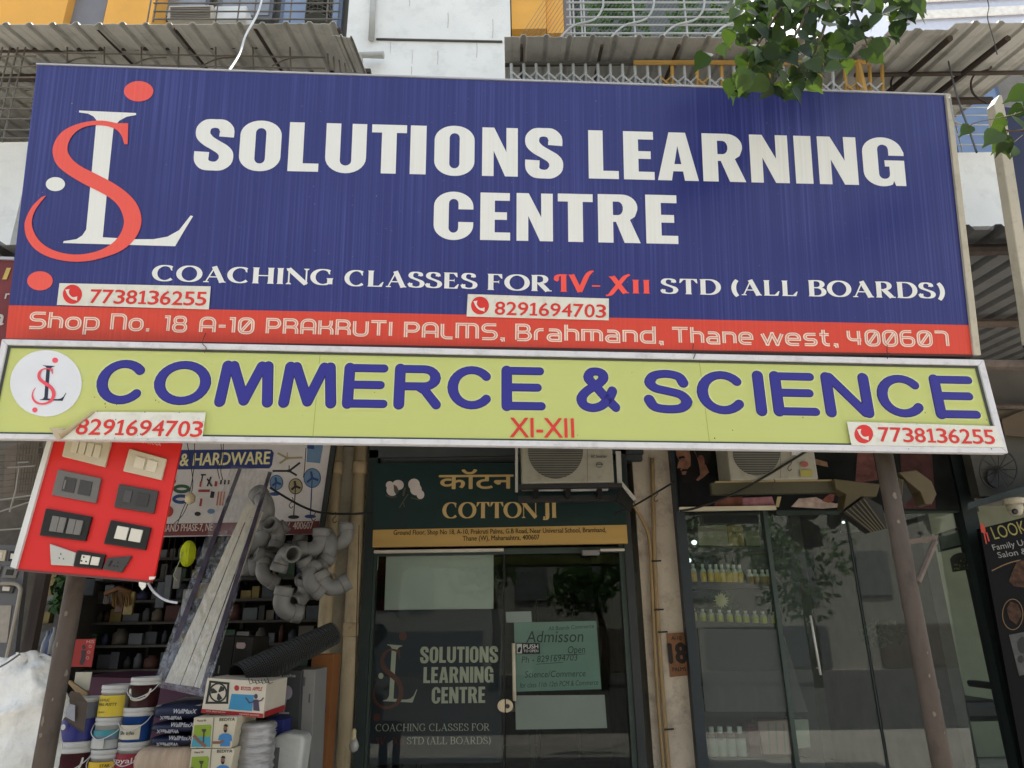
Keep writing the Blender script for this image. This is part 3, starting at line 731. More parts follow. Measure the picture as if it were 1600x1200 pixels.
for x in (500, 1093): line_px(q, LIM, [(x, 545 + x * .02), (x + (x - 750) * .045, 676 + x * .014)], .7, .0002)
q.build('sheet_joint', mat('joint_olive', (170, 176, 92), .6, var=0), lime)
# binding wires between the two signs
for i, (x, y0, y1) in enumerate(((322, 521, 553), (1083, 538, 562), (1385, 540, 562))):
    wr = MB(); wr.tube(crom([tuple(BIG.px(x, y0, .006)), tuple(LIM.px(x - 3, (y0 + y1) / 2 + 2, .02)), tuple(LIM.px(x + 2, y1 - 8, .014)), tuple(LIM.px(x - 1, y1, .012))], 4), .0016, 5)
    o = wr.build('binding_wire', mat('wire_rust', (70, 52, 44), .6), None)
    tag(o, ('rusty binding wire tying the signs together below the address words, near the left end', 'rusty binding wire tying the two signs together, under the middle of the red strip', 'rusty binding wire tying the two signs together, under the postcode digits')[i], 'wire', 'binding wires between the signs')

# ------------------------------------------------------------ ground
a = MB(); a.add([(-60, -60, 0), (60, -60, 0), (60, 60, 0), (-60, 60, 0)], [(0, 1, 2, 3)])
g = a.build('ground', mat('ground_mat', (200, 192, 180), .85, var=.15, scale=1.2, bump=.4, bscale=60, dirt=.15, dirtc=(150, 142, 132)), None, loc=(0, 0, 0)); tag(g, kind='structure')

# ------------------------------------------------------------ the building
M_WALLW = mat('wall_white', (240, 238, 230), .8, var=.05, scale=2.2, bump=.25, bscale=70, dirt=.22, dirtc=(150, 148, 140))
M_ORANGE = mat('wall_orange', (238, 176, 84), .8, var=.05, scale=3, bump=.2, bscale=70, dirt=.15, dirtc=(190, 140, 80))
M_GREYW = mat('wall_grey', (132, 132, 136), .8, var=.05, bump=.2, bscale=70)
M_DULL = mat('wall_dull', (120, 116, 110), .85, var=.12, bump=.2)
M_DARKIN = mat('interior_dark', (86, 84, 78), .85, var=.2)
def span(mb, x0, y0, x1, y1, Y, d):
    """upright box whose street face (at depth Y) covers the pixel rectangle, d deep"""
    xm, ym = (x0 + x1) / 2, (y0 + y1) / 2
    A = W(x0, ym, Y); B = W(x1, ym, Y); T = W(xm, y0, Y); L = W(xm, y1, Y)
    mb.box((A.x, Y, L.z), (B.x, Y + d, T.z)); return mb
bld = thing('apartment_building', 'apartment building with white, orange and grey upper walls above ground floor shops', 'building', (0, 6, 0))
a = MB(); a.box((-8, 6.05, 3.0), (8, 13, 7.2)); a.build('upper_wall', M_DULL, bld)
a = MB(); a.box((-8, 6.1, 7.2), (W(1168, 20, 6).x, 13, 10.5)); a.build('upper_wall', M_DULL, bld)
xa, xb = W(541, 60, 5.6).x, W(798, 60, 5.6).x
a = MB(); a.box((xa, 5.6, 3.9), (xb, 6.06, 10.6)); a.build('white_pier', M_WALLW, bld)
a = MB(); p0, p1 = W(588, 61, 5.59), W(785, 65, 5.59); a.tube([p0, p1], .012, 5); a.build('joint_line', mat('joint', (92, 90, 84), .8), bld)
a = MB(); p0, p1 = W(585, -30, 5.56), W(580, 62, 5.56); a.tube([p0, p1], .03, 8); a.tube([W(600, 86, 5.5), W(562, 86, 5.5), W(563, 130, 5.5)], .035, 8); a.build('drain_pipe', mat('pipe_white', (186, 184, 176), .5), bld)
def wallpatch(x0, x1, Y, m, nm, z0=7.35, z1=10.6, d=.4):
    A = W(x0, 15, Y); B = W(x1, 15, Y); q = MB(); q.box((A.x, Y, z0), (B.x, Y + d, z1)); return q.build(nm, m, bld)
wallpatch(-120, 103, 5.75, M_ORANGE, 'orange_wall'); wallpatch(103.5, 165, 5.85, M_GREYW, 'grey_wall'); wallpatch(165.5, 240, 5.75, M_ORANGE, 'orange_wall')
wallpatch(799, 853, 5.66, M_ORANGE, 'orange_wall'); wallpatch(853.5, 880, 5.72, M_ORANGE, 'orange_wall')
wallpatch(880.5, 892, 5.9, M_GREYW, 'window_reveal')
a = MB(); a.box((-8, 4.42, 4.02), (8, 6.04, 4.16)); a.build('balcony_slab', M_DULL, bld)
a = MB(); A = W(-700, 255, 4.3); B = W(46, 255, 4.3); T = W(20, 222, 4.3); L = W(20, 300, 4.3); a.box((A.x, 4.3, 4.02), (B.x, 4.41, T.z)); a.build('balcony_parapet', M_WALLW, bld)
a = MB(); A = W(1470, 255, 4.3); B = W(1800, 255, 4.3); T = W(1520, 238, 4.3); a.box((A.x, 4.3, 4.17), (B.x, 4.41, T.z)); a.build('balcony_parapet', M_WALLW, bld)
# windows behind the grilles
def windowpane(x0, y0, x1, y1, Y, c=(120, 134, 150)):
    f = MB(); span(f, x0, y0, x1, y1, Y, .06); o = f.build('window', mat('window_frame_%d' % c[0], tuple(int(v * .75) for v in c), .5), bld)
    q = MB(); A = (x0 + 6, y0 + 6, x1 - 6, y1 - 6); span(q, *A, Y - .008, .006); q.build('pane', mat('pane_%d' % c[0], c, .12, var=.2, scale=3, spec=.8), o)
windowpane(250, -60, 330, 30, 5.98, (134, 138, 144)); windowpane(345, -60, 430, 30, 5.98, (128, 132, 138)); windowpane(440, -60, 536, 60, 5.98, (120, 136, 160))
windowpane(900, -80, 1170, 80, 5.98, (70, 74, 66)); windowpane(1480, 120, 1575, 260, 5.98, (96, 118, 150))

# ------------------------------------------------------------ corrugated awnings
M_SHEET = mat('awning_sheet', (196, 193, 182), .55, .0, var=.1, scale=2.5, dirt=.45, dirtc=(104, 98, 84))
M_SHEETD = mat('canopy_sheet', (112, 112, 110), .6, .0, var=.12, scale=2.5, dirt=.5, dirtc=(70, 64, 56))
def sheet(nl, nr, Yf, slope, pitch=.152, amp=.019):
    """trapezoidal sheet: near edge nl-nr (world), rising inward to depth Yf"""
    nl, nr = Vector(nl), Vector(nr); L = (nr - nl).length; n = max(2, int(L / pitch)); q = MB(); prof = []
    for i in range(n):
        jit = random.uniform(-.004, .004)
        for (t, h) in ((0, 0), (.30, .0), (.34, .12), (.52, .12), (.56, 0), (.68, 0), (.76, 1), (.9, 1), (.98, 0)): prof.append(((i + t) / n, h * amp + jit))
    vs = []
    for k, yy in enumerate((0, .33, .66, 1)):
        for (t, h) in prof:
            p = nl.lerp(nr, t); Y = p.y + (Yf - p.y) * yy
            sag = random.uniform(-.002, .002)
            vs.append((p.x, Y, p.z + slope * (Y - p.y) + h + sag))
    m_ = len(prof); fs = [(r * m_ + i, r * m_ + i + 1, (r + 1) * m_ + i + 1, (r + 1) * m_ + i) for r in range(3) for i in range(m_ - 1)]
    return q.add(vs, fs)
M_CAGE = mat('cage_steel', (112, 106, 96), .5, .3, var=.2, dirt=.4)
SL = .235
def bars(name, m, parent, segs, r=.006, n=6):
    q = MB()
    for s_ in segs:
        q.tube([Vector(p) for p in s_], r, n, smooth=False)
    return q.build(name, m, parent)
def roofz(n0, Y): return n0.z + SL * (Y - n0.y)
# left
aw = thing('corrugated_awning', 'long grey corrugated awning over the upper left window cage', 'awning', W(270, 60, 4.5), 'corrugated awnings along the first floor')
n0, n1 = W(-640, 41, 3.7), W(526, 37, 3.7)
sheet(n0, n1, 5.55, SL).build('sheet', M_SHEET, aw, solid=.003)
e0, e1 = W(519, 51, 3.74), W(552, 54, 3.74)
sheet(e0 - Vector((0, 0, .02)), e1 - Vector((0, 0, .03)), 5.5, SL, .2).build('end_sheet', M_SHEET, aw, solid=.003)
bars('purlin', mat('purlin', (72, 62, 54), .7, .2, dirt=.5), aw, [[(n0.x, 4.0, roofz(n0, 4.0) - .035), (n1.x, 4.0, roofz(n0, 4.0) - .035)]], .016)
bars('purlin', mat('purlin', (72, 62, 54), .7), aw, [[(n0.x, 4.32, roofz(n0, 4.32) - .06), (n1.x + .1, 4.32, roofz(n0, 4.32) - .06)]], .03)
rf = []
for px in (155, 275, 400, 530): rf.append([W(px, 36, 3.75) - Vector((0, 0, .05)), Vector((W(px, 36, 3.75).x + .02, 5.5, roofz(n0, 5.5) - .06))])
for k, s_ in enumerate(rf): bars('rafter', mat('purlin', (72, 62, 54), .7), aw, [s_], .013)
fr = thing('window_grille', 'thin rod frame hanging under the left awning, above the blue sign monogram', 'grille', W(300, 110, 3.95))
for y in (86, 103): bars('crossbar', M_CAGE, fr, [[W(52, y - 4, 3.95), W(508, y + 4, 3.95)]], .006)
for k in range(7): bars('upright', M_CAGE, fr, [[W(105 + k * 58, 74, 3.95), W(107 + k * 58 - (k < 5) * 2, 128, 3.95)]], .006)
for k in range(4): bars('curved_rod', M_CAGE, fr, [crom([tuple(W(95 + k * 110, 103, 3.97)), tuple(W(120 + k * 110, 92, 3.97)), tuple(W(150 + k * 110, 90, 3.97))], 4)], .005)
for k in range(4): bars('upright', M_CAGE, fr, [[W(512 + k * 9, 84 + k * 5, 3.95), W(514 + k * 10, 128, 3.95)]], .006)
# middle
aw2 = thing('corrugated_awning', 'grey corrugated awning above the folding lattice screen, partly behind the leaves', 'awning', W(1000, 80, 4.5), 'corrugated awnings along the first floor')
m0, m1 = W(788, 57, 3.7), W(1405, 60, 3.7)
sheet(m0, m1, 5.55, SL).build('sheet', M_SHEET, aw2, solid=.003)
bars('purlin', mat('purlin', (72, 62, 54), .7), aw2, [[(m0.x, 3.98, roofz(m0, 3.98) - .04), (m1.x, 3.98, roofz(m0, 3.98) - .05)]], .014)
bars('purlin', mat('purlin', (72, 62, 54), .7), aw2, [[(m0.x, 4.36, roofz(m0, 4.36) - .06), (m1.x, 4.36, roofz(m0, 4.36) - .06)]], .024)
for px in (815, 940, 1060, 1180, 1300): bars('rafter', mat('purlin', (72, 62, 54), .7), aw2, [[W(px, 62, 3.75) - Vector((0, 0, .05)), Vector((W(px, 62, 3.75).x, 5.5, roofz(m0, 5.5) - .06))]], .012)
# right
aw3 = thing('corrugated_awning', 'grey corrugated awning under the pale far building at the right edge', 'awning', W(1500, 70, 4.4), 'corrugated awnings along the first floor')
r0, r1 = W(1388, 47, 3.55), W(1500, 47, 3.55)
sheet(r0, r1, 5.55, SL).build('sheet', M_SHEET, aw3, solid=.003)
r2, r3 = W(1493, 37, 3.5), W(1690, 34, 3.5)
sheet(r2, r3, 5.5, SL).build('sheet', M_SHEET, aw3, solid=.003)
bars('purlin', mat('purlin', (72, 62, 54), .7), aw3, [[(r0.x, 4.0, roofz(r0, 4.0) - .05), (r3.x, 4.0, roofz(r0, 4.0) - .05)]], .016)
bars('purlin', mat('purlin', (72, 62, 54), .7), aw3, [[(r0.x, 4.35, roofz(r0, 4.35) - .07), (r3.x, 4.35, roofz(r0, 4.35) - .07)]], .028)
for px in (1470, 1560): bars('rafter', mat('purlin', (72, 62, 54), .7), aw3, [[W(px + 12, 50, 3.6) - Vector((0, 0, .05)), Vector((W(px, 50, 3.6).x - .1, 5.5, roofz(r0, 5.5) - .08))]], .022)
bars('hanger', mat('purlin', (72, 62, 54), .7), aw3, [crom([tuple(W(1408, 95, 4.0)), tuple(W(1415, 110, 4.1)), tuple(W(1398, 118, 4.1)), tuple(W(1392, 130, 4.1)), tuple(W(1397, 150, 4.1))], 4)], .007)
bars('hanger', mat('purlin', (72, 62, 54), .7), aw3, [crom([tuple(W(1545, 95, 4.0)), tuple(W(1548, 107, 4.0)), tuple(W(1525, 115, 4.0)), tuple(W(1517, 130, 4.0)), tuple(W(1522, 148, 3.9)), tuple(W(1543, 162, 3.8))], 4)], .007)

# ------------------------------------------------------------ window cages
M_CAGEL = mat('cage_pale', (176, 176, 172), .45, .2, var=.1)
def cage(name, label, Y, xs, ys, x0, x1, y0, y1, r, m, depth=.0, extra=None):
    t_ = thing(name, label, 'grille', W((x0 + x1) / 2, y1, Y))
    for k, x in enumerate(xs): bars('upright', m, t_, [[W(x, y0, Y), W(x + (x - 750) * (y1 - y0) / 2900.0, y1, Y)]], r)
    for k, y in enumerate(ys): bars('crossbar', m, t_, [[W(x0, y, Y - r), W(x1, y - (x1 - x0) * .0154 * 0, Y - r)]], r)
    return t_
cg = cage('window_grille', 'rusty square mesh window cage at the left edge above the white parapet', 3.92, (-20, -8, 4, 16, 28, 40), (88, 104, 121, 137, 153, 170, 186, 203, 216), -30, 56, 74, 222, .006, M_CAGE)
side = []
for k in range(6):
    y = 100 + k * 20
    side.append([W(52, y, 3.92), W(36, y + 2, 4.8)])
for s_ in side: bars('side_bar', M_CAGE, cg, [s_], .005)
cage('window_grille', 'steel bar grille in front of the window with an air conditioner, top left', 4.7, (243, 252, 347, 380, 405, 460, 516), (-22, -8, 5, 18, 30), 240, 532, -40, 34, .007, M_CAGE)
tg = cage('window_grille', 'pale ornamental grille with curved bars in front of green mesh, top centre', 4.5, (888, 893, 905, 909, 985, 1064, 1142, 1150), (-20, -8, 4, 15, 27, 39, 52), 885, 1160, -40, 60, .008, M_CAGEL)
for k in range(4):
    x = 1020 + k * 79 - 79
    bars('scroll', M_CAGEL, tg, [crom([tuple(W(x, -12, 4.48)), tuple(W(x + 1, 10, 4.48)), tuple(W(x - 12, 30, 4.48)), tuple(W(x - 45, 40, 4.48)), tuple(W(x - 65, 58, 4.48))], 5)], .009)
q = MB()
for k in range(58):
    x = 880 + k * 6.2
    q.tube([W(x, -45, 4.62), W(x - 70, 62, 4.62)], .0022, 3, smooth=False)
for k in range(20): q.tube([W(890, -45 + k * 5.4, 4.63), W(1165, -45 + k * 5.4, 4.63)], .002, 3, smooth=False)
q.build('mesh_screen', mat('mesh_green', (110, 112, 104), .6), tg)
cage('window_grille', 'thin horizontal bars across the bluish window beside the blue sign, right', 4.5, (1482, 1560), (168, 180, 195, 210, 226), 1478, 1580, 150, 240, .005, M_CAGEL)
# air conditioner and wire basket behind the top left grille
def leafy(mb, c, r, n, size, sq=(1, 1, 1)):
    for i in range(n):
        d = Vector((random.gauss(0, 1), random.gauss(0, 1), random.gauss(0, 1))).normalized() * r * random.random() ** .4
        p = Vector(c) + Vector((d.x * sq[0], d.y * sq[1], d.z * sq[2]))
        u = Vector((random.gauss(0, 1), random.gauss(0, 1), random.gauss(0, 1))).normalized(); v = u.cross(Vector((random.gauss(0, 1), random.gauss(0, 1), random.gauss(0, 1)))).normalized()
        s_ = size * random.uniform(.6, 1.2)
        mb.add([p - u * s_, p + v * s_ * .5, p + u * s_, p - v * s_ * .5], [(0, 1, 2, 3)])
M_LEAFD = mat('leaf_dim', (74, 112, 48), .5, var=.35, scale=20, trans=.3)
for k, (x, y) in enumerate(((955, 10), (985, 35), (1075, 30), (1125, 40), (930, 40))):
    q = MB(); leafy(q, W(x, y, 5.3), .22, 90, .06); o = q.build('potted_plant', M_LEAFD, None)
    tag(o, 'green plant showing through the ornamental grille, top centre', 'plant', 'plants behind the ornamental grille')
t_ = thing('air_conditioner', 'beige air conditioner unit behind the bar grille, top left', 'air conditioner', W(300, 30, 4.95))
q = MB(); span(q, 262, 8, 332, 30, 4.95, .35); q.build('casing', mat('ac_beige', (186, 176, 158), .5), t_, bevel=.01)
q = MB(); span(q, 334, 9, 384, 30, 5.0, .3); q.build('side_casing', mat('ac_pale', (214, 212, 206), .5), t_, bevel=.01)
q = MB()
for k in range(7): span(q, 266, 10.5 + k * 2.6, 328, 11.6 + k * 2.6, 4.942, .006)
q.build('vent', mat('ac_slot', (120, 112, 100), .6), t_)
t_ = thing('wire_basket', 'dark round wire basket hanging in the window, top left of the white wall', 'basket', W(497, 34, 5.0))
q = MB(); c0 = W(497, 36, 5.0)
for k in range(9): q.lathe(c0 + Vector((0, 0, k * .045)), [(.115, 0), (.12, .006), (.115, .012)], 16)
q.build('rings', mat('basket_wire', (84, 84, 76), .6), t_)
q = MB()
for k in range(18):
    th = 2 * PI * k / 18; o = Vector((math.cos(th) * .115, math.sin(th) * .115, 0)); q.tube([c0 + o, c0 + o + Vector((0, 0, .4))], .004, 4)
q.build('stays', mat('basket_wire', (84, 84, 76), .6), t_)

# ------------------------------------------------------------ folding lattice screen above the sign
t_ = thing('lattice_gate', 'white and yellow folding lattice screen showing above the blue sign', 'screen', W(1080, 140, 3.9))
M_LW = mat('lattice_white', (178, 180, 178), .45, .1, var=.1); M_LY = mat('lattice_yellow', (186, 146, 78), .5, var=.1)
for k in range(31):
    x = 799 + k * 19.3
    if x > 1385: break
    y = 100 + (x - 800) * .006
    yel = x > 1020 and k % 4 in (1, 3) or x > 1330
    bars('upright', M_LY if yel else M_LW, t_, [[W(x, y, 3.9), W(x + 2, 152, 3.9)]], .011 if not yel else .013)
for k in range(31):
    x = 799 + k * 19.3
    if x > 1370: break
    yel = x > 1000 and k % 3 == 0
    q = MB()
    yt = 100 + .0337 * (x - 57); q.tube([W(x, yt - 14, 3.87), W(x + 19.3, yt + 3, 3.87)], .007, 4, smooth=False); q.tube([W(x, yt + 3, 3.885), W(x + 19.3, yt - 14, 3.885)], .007, 4, smooth=False)
    q.build('lattice', M_LY if yel else M_LW, t_)
bars('top_rail', mat('rail_dark', (92, 90, 84), .6), t_, [[W(796, 99, 3.91), W(1000, 99, 3.91)]], .012)
bars('top_rail', M_LY, t_, [[W(990, 98, 3.88), W(1356, 98, 3.88)]], .017)
bars('end_post', M_LY, t_, [[W(1340, 96, 3.88), W(1352, 150, 3.88)]], .022)

# ------------------------------------------------------------ neighbours' signs
t_ = thing('signboard', 'dark blue neighbouring signboard with a cream side post, at the right edge', 'signboard', BIG.px(1600, 330))
q = MB(); strip_prism(q, BIG, [(1541, 172), (1549, 158), (1553, 158), (1559, 185), (1604, 480), (1612, 540), (1596, 540), (1588, 478)], .0, .05); q.build('side_post', M_CREAMFR, t_, bevel=.004)
q = MB(); strip_prism(q, BIG, [(1556, 166), (1760, 176), (1826, 545), (1612, 540)], -.05, -.002); q.build('face', mat('neigh_blue', (38, 44, 74), .5, var=.15), t_)
t_ = thing('signboard', 'maroon neighbouring signboard with a yellow mark, peeping out at the left edge', 'signboard', W(0, 560, 2.95))
NB = wallboard(2.98, 0, (0, 480))
q = MB(); strip_prism(q, NB, [(-120, 402), (24, 406), (10, 560), (-140, 560)], -.05, 0); q.build('face', mat('neigh_red', (112, 40, 38), .5, var=.2), t_)
q = MB(); strip_prism(q, NB, [(-120, 399), (24, 403), (24, 407), (-120, 403)], -.05, .01); q.build('frame', mat('trim_grey', (150, 150, 148), .4), t_)
q = MB(); shape_px(q, NB, [[(4, 437), (11, 419), (18, 419), (11, 437)]], .003); q.build('yellow_mark', mat('mark_yellow', (196, 168, 84), .5), t_)
q = MB(); text_px(q, NB, 'a', (-8, 508), (5, 508), (-8, 484), 'plain', .003, bold=.03); text_px(q, NB, 'r', (8, 467), (14, 467), (8, 455), 'plain', .003, bold=.03); q.build('pale_lettering', mat('mark_pale', (190, 180, 170), .5), t_)

# ------------------------------------------------------------ far building, top right
t_ = thing('apartment_building', 'pale far building with white bands against the sky, top right corner', 'building', (14, 17, 0))
q = MB(); A = W(1385, 20, 17); q.box((A.x, 17, 0), (A.x + 14, 26, W(1500, -120, 17).z)); q.build('wall', mat('far_wall', (206, 212, 228), .8, var=.05), t_)
for y0, y1 in ((-60, -42), (-12, 2), (16, 28)):
    q = MB(); q.add([W(1385, y0 + 4, 16.9), W(1640, y0 - 9, 16.9), W(1640, y1 - 9, 16.9), W(1385, y1 + 4, 16.9)], [(0, 1, 2, 3)]); q.build('white_band', mat('far_band', (236, 232, 222), .8), t_, solid=.05)

# rain streaks on the white pier
r_ = random.Random(21); q = MB(); PB_ = wallboard(5.6, 0, (670, 60))
for x, y0, y1 in ((644, 78, 100), (643, 104, 117), (684, 80, 101), (745, 66, 90), (610, 66, 84), (700, 20, 44), (640, 0, 10), (770, 30, 60)):
    line_px(q, PB_, [(x, y0), (x + .4, (y0 + y1) / 2), (x - .3, y1)], r_.uniform(.5, 1.1), .003)
o = q.build('rain_stain', mat('stain', (188, 184, 172), .85, var=.1), bld); o['kind'] = 'stuff'
# ------------------------------------------------------------ loose cables up there
def cable(name, label, pts, r, m, group=None, n=6, cat='cable'):
    q = MB(); q.tube(crom([tuple(W(*p)) for p in pts], n), r, 6); o = q.build(name, m, None); return tag(o, label, cat, group)
cable('cable', 'white cable hanging down before the left awning to the blue sign top', [(414, -20, 3.0), (403, 20, 3.0), (384, 55, 2.95), (374, 85, 2.9), (357, 112, 2.7)], .006, mat('cable_white', (214, 214, 212), .5))
cable('cable', 'dark cable slanting down from the right awning past the blue sign edge', [(1482, 96, 3.7), (1490, 130, 3.6), (1500, 165, 3.5), (1513, 200, 3.4), (1526, 238, 3.3)], .006, mat('cable_dark', (70, 66, 62), .6))
cable('cable', 'thin wire hanging above the right awning before the far building', [(1540, -10, 3.4), (1545, 10, 3.4), (1543, 28, 3.4), (1552, 60, 3.4), (1558, 85, 3.4)], .003, mat('cable_dark', (70, 66, 62), .6))
cable('cable', 'loose thin wire beside the cream frame at the right of the blue sign', [(1484, 152, 2.4), (1488, 175, 2.4), (1492, 190, 2.4), (1502, 194, 2.4)], .004, mat('cable_pale', (150, 148, 140), .6))

# ------------------------------------------------------------ ground floor shell
YW = 5.6
M_PLASTER = mat('plaster', (196, 182, 162), .85, var=.14, scale=3, bump=.7, bscale=40, dirt=.7, dirtc=(120, 104, 92))
M_PLASTERP = mat('plaster_pale', (176, 168, 150), .85, var=.12, scale=3, bump=.4, bscale=45, dirt=.4, dirtc=(100, 92, 80))
q = MB(); q.box((-8, 5.62, 3.0), (8, 6.04, 4.0)); q.build('fascia', M_DULL, bld)
def pillar(x0, x1, m, nm='pillar', Y=YW, d=.5, y0=700, y1=1190, z1=3.0, z0=0.0):
    A = W(x0, 950, Y); B = W(x1, 950, Y); q = MB(); q.box((A.x, Y, z0), (B.x, Y + d, z1)); return q.build(nm, m, bld)
pillar(504, 568, M_PLASTERP, 'pillar'); pillar(1004, 1069, M_PLASTER, 'pillar')
q = MB()
xs_ = [-8, W(48, 950, 5.7).x, W(535, 950, YW).x, W(1035, 950, YW).x, W(1530, 950, YW).x, 8]
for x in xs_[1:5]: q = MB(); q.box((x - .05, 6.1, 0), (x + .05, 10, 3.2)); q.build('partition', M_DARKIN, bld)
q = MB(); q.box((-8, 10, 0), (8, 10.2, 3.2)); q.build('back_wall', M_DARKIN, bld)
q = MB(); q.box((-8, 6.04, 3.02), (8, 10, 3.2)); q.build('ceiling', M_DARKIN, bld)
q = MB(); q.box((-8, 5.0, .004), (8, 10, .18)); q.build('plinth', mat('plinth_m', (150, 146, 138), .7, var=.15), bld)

# ------------------------------------------------------------ canopy between signs and shops
cn = thing('corrugated_canopy', 'dark corrugated canopy roofing the pavement between the signs and the shops', 'canopy', (0, 4.2, 3.3))
sheetc = MB(); n = 60; prof = []
for i in range(n):
    for (t, h) in ((0, 0), (.55, 0), (.68, .03), (.86, .03)): prof.append((-4.6 + (i + t) * .155, h))
vs = [(x, Y, z + h) for (Y, z) in ((2.98, 3.36), (4.3, 3.47), (5.6, 3.58)) for (x, h) in prof]
k = len(prof); sheetc.add(vs, [(r * k + i, r * k + i + 1, (r + 1) * k + i + 1, (r + 1) * k + i) for r in range(2) for i in range(k - 1)])
sheetc.build('sheet', M_SHEETD, cn, solid=.003)
for Y, z in ((3.1, 3.32), (4.2, 3.40), (5.3, 3.5)): bars('purlin', M_RUST, cn, [[(-4.6, Y, z), (4.6, Y, z)]], .03, 8)
bars('front_rail', M_RUST, cn, [[W(-60, 556, 2.85), W(1720, 571, 2.85)]], .022, 8)
bars('rail', M_RUST, cn, [[W(1540, 634, 4.2), W(1720, 640, 4.2)]], .016, 8)
for nm, px, py, lab in (('canopy_post', 92, 1057, 'rusty round canopy post at the left, passing behind the red switch board'), ('canopy_post', 1435, 1000, 'rusty round canopy post at the right with a welded bracket')):
    p = W(px, py, 2.9); t_ = thing(nm, lab, 'post', (p.x, p.y, 0), 'canopy posts')
    q = MB(); q.lathe((p.x, p.y, 0), [(.036, 0), (.035, 1.6), (.036, 3.3)], 20); q.build('shaft', mat('post_rust', (76, 66, 57), .75, .0, var=.3, scale=6, bump=.5, bscale=26, dirt=.85, dirtc=(56, 46, 40), stretch=(1, 1, .5)), t_)
    r_ = random.Random(px); q = MB()
    cbp = Board((p.x, p.y, 0), (1, 0, 0), (0, 0, 1))
    for k in range(16):
        zc, ac, s_ = r_.uniform(1.0, 2.6), r_.uniform(-1.2, 1.2), r_.uniform(.003, .010); vv = []
        for i in range(9):
            th = 2 * PI * i / 9; a_ = ac + s_ / .038 * math.cos(th) * r_.uniform(.5, 1.1); z_ = zc + s_ * 1.7 * math.sin(th) * r_.uniform(.5, 1.2); vv.append((p.x + .0366 * math.sin(a_), p.y - .0366 * math.cos(a_), z_))
        q.add(vv, [tuple(range(9))])
    o = q.build('paint_chips', mat('chip', (112, 102, 88), .7, var=.2), t_); o['kind'] = 'stuff'
    q = MB(); q.box((p.x - .09, p.y - .09, .002), (p.x + .09, p.y + .09, .012)); q.build('base_plate', M_RUST, t_)
    if px > 1000:
        q = MB(); q.hexa([p_ + o for o in (Vector((0, -.012, 0)),) for p_ in ()] or [W(1418, 843, 2.92), W(1466, 836, 2.94), W(1466, 836, 2.98), W(1418, 843, 2.98), W(1416, 851, 2.92), W(1464, 846, 2.94), W(1464, 846, 2.98), W(1416, 851, 2.98)][4:] + [W(1418, 843, 2.92), W(1466, 836, 2.94), W(1466, 836, 2.98), W(1418, 843, 2.98)])
        q.build('bracket_arm', M_RUST, t_)
        bars('brace', M_RUST, t_, [[W(1461, 846, 2.94), W(1434, 910, 2.88)]], .012, 6)
        for x, y in ((1450, 869), (1449, 876)):
            q = MB(); q.lathe(W(x, y, 2.92), [(.004, 0), (.004, .006)], 8, (0, -1, 0)); q.build('bolt', M_FRAMEW, t_)

# ------------------------------------------------------------ red switch board in front of the left post
RB = wallboard(2.68, RAD(3), (150, 800))
t_ = thing('switch_display_board', 'red display board with nine electrical switch plates, tilted under the lime sign', 'display board', RB.px(140, 895))
q = MB(); strip_prism(q, RB, [(82, 676), (286, 680), (240, 904), (236, 908), (27, 889)], -.012, 0); q.build('red_panel', mat('board_red', (206, 38, 34), .45, var=.05, scale=4), t_)
q = MB(); strip_prism(q, RB, [(80, 676), (88, 676), (28, 889), (19, 886)], -.006, .012); q.build('white_edge', mat('edge_white', (206, 204, 198), .5), t_)
q = MB(); strip_prism(q, RB, [(27, 889), (236, 908), (236, 911), (26, 892)], -.016, .004); q.build('bottom_edge', mat('edge_dark', (96, 60, 56), .5), t_)
def plate(quad, c, mods, h=.012, bev=.003):
    nm = 'switch_plate'
    q = MB(); strip_prism(q, RB, quad, 0, h); o = q.build(nm, mat('plate_%d_%d_%d' % c, c, .35, var=.04), t_, bevel=bev)
    for (u0, v0, u1, v1, cc, hh) in mods:
        def bl(u, v):
            (ax, ay), (bx, by), (cx, cy), (dx, dy) = quad
            x = (ax * (1 - u) + bx * u) * (1 - v) + (dx * (1 - u) + cx * u) * v; y = (ay * (1 - u) + by * u) * (1 - v) + (dy * (1 - u) + cy * u) * v
            return (x, y)
        s_ = MB(); strip_prism(s_, RB, [bl(u0, v0), bl(u1, v0), bl(u1, v1), bl(u0, v1)], h - .002, h + hh)
        s_.build('switch', mat('plate_%d_%d_%d' % cc, cc, .35, var=.04), o, bevel=.0012)
CRM, CR2, GRY, DGR, BLK, MGR, WHT = (188, 176, 152), (200, 190, 168), (104, 100, 96), (62, 60, 58), (26, 25, 24), (112, 108, 102), (206, 200, 184)
plate([(107, 680), (176, 692), (166, 731), (99, 714)], CRM, [(.18 + i * .17, .2, .32 + i * .17, .72, CR2, .006) for i in range(4)])
plate([(204, 702), (262, 718), (254, 751), (194, 737)], CRM, [(.24, .24, .5, .74, CR2, .006), (.56, .24, .82, .74, CR2, .006)])
plate([(93, 734), (160, 748), (152, 787), (83, 774)], GRY, [(.2, .22, .48, .78, DGR, .003), (.56, .22, .84, .78, DGR, .003), (.23, .35, .27, .7, MGR, .006)])
plate([(188, 757), (249, 768), (242, 803), (180, 793)], DGR, [(.2, .2, .38, .72, (74, 72, 70), .004), (.52, .22, .82, .76, (54, 52, 50), .003)])
plate([(74, 795), (146, 808), (136, 846), (64, 837)], BLK, [(.2, .22, .35, .8, MGR, .006), (.36, .22, .5, .8, MGR, .006), (.56, .22, .71, .8, MGR, .006), (.72, .22, .86, .8, MGR, .006)])
plate([(175, 813), (238, 825), (229, 860), (164, 850)], BLK, [(.22, .18, .5, .72, WHT, .006), (.56, .18, .84, .72, WHT, .006)])
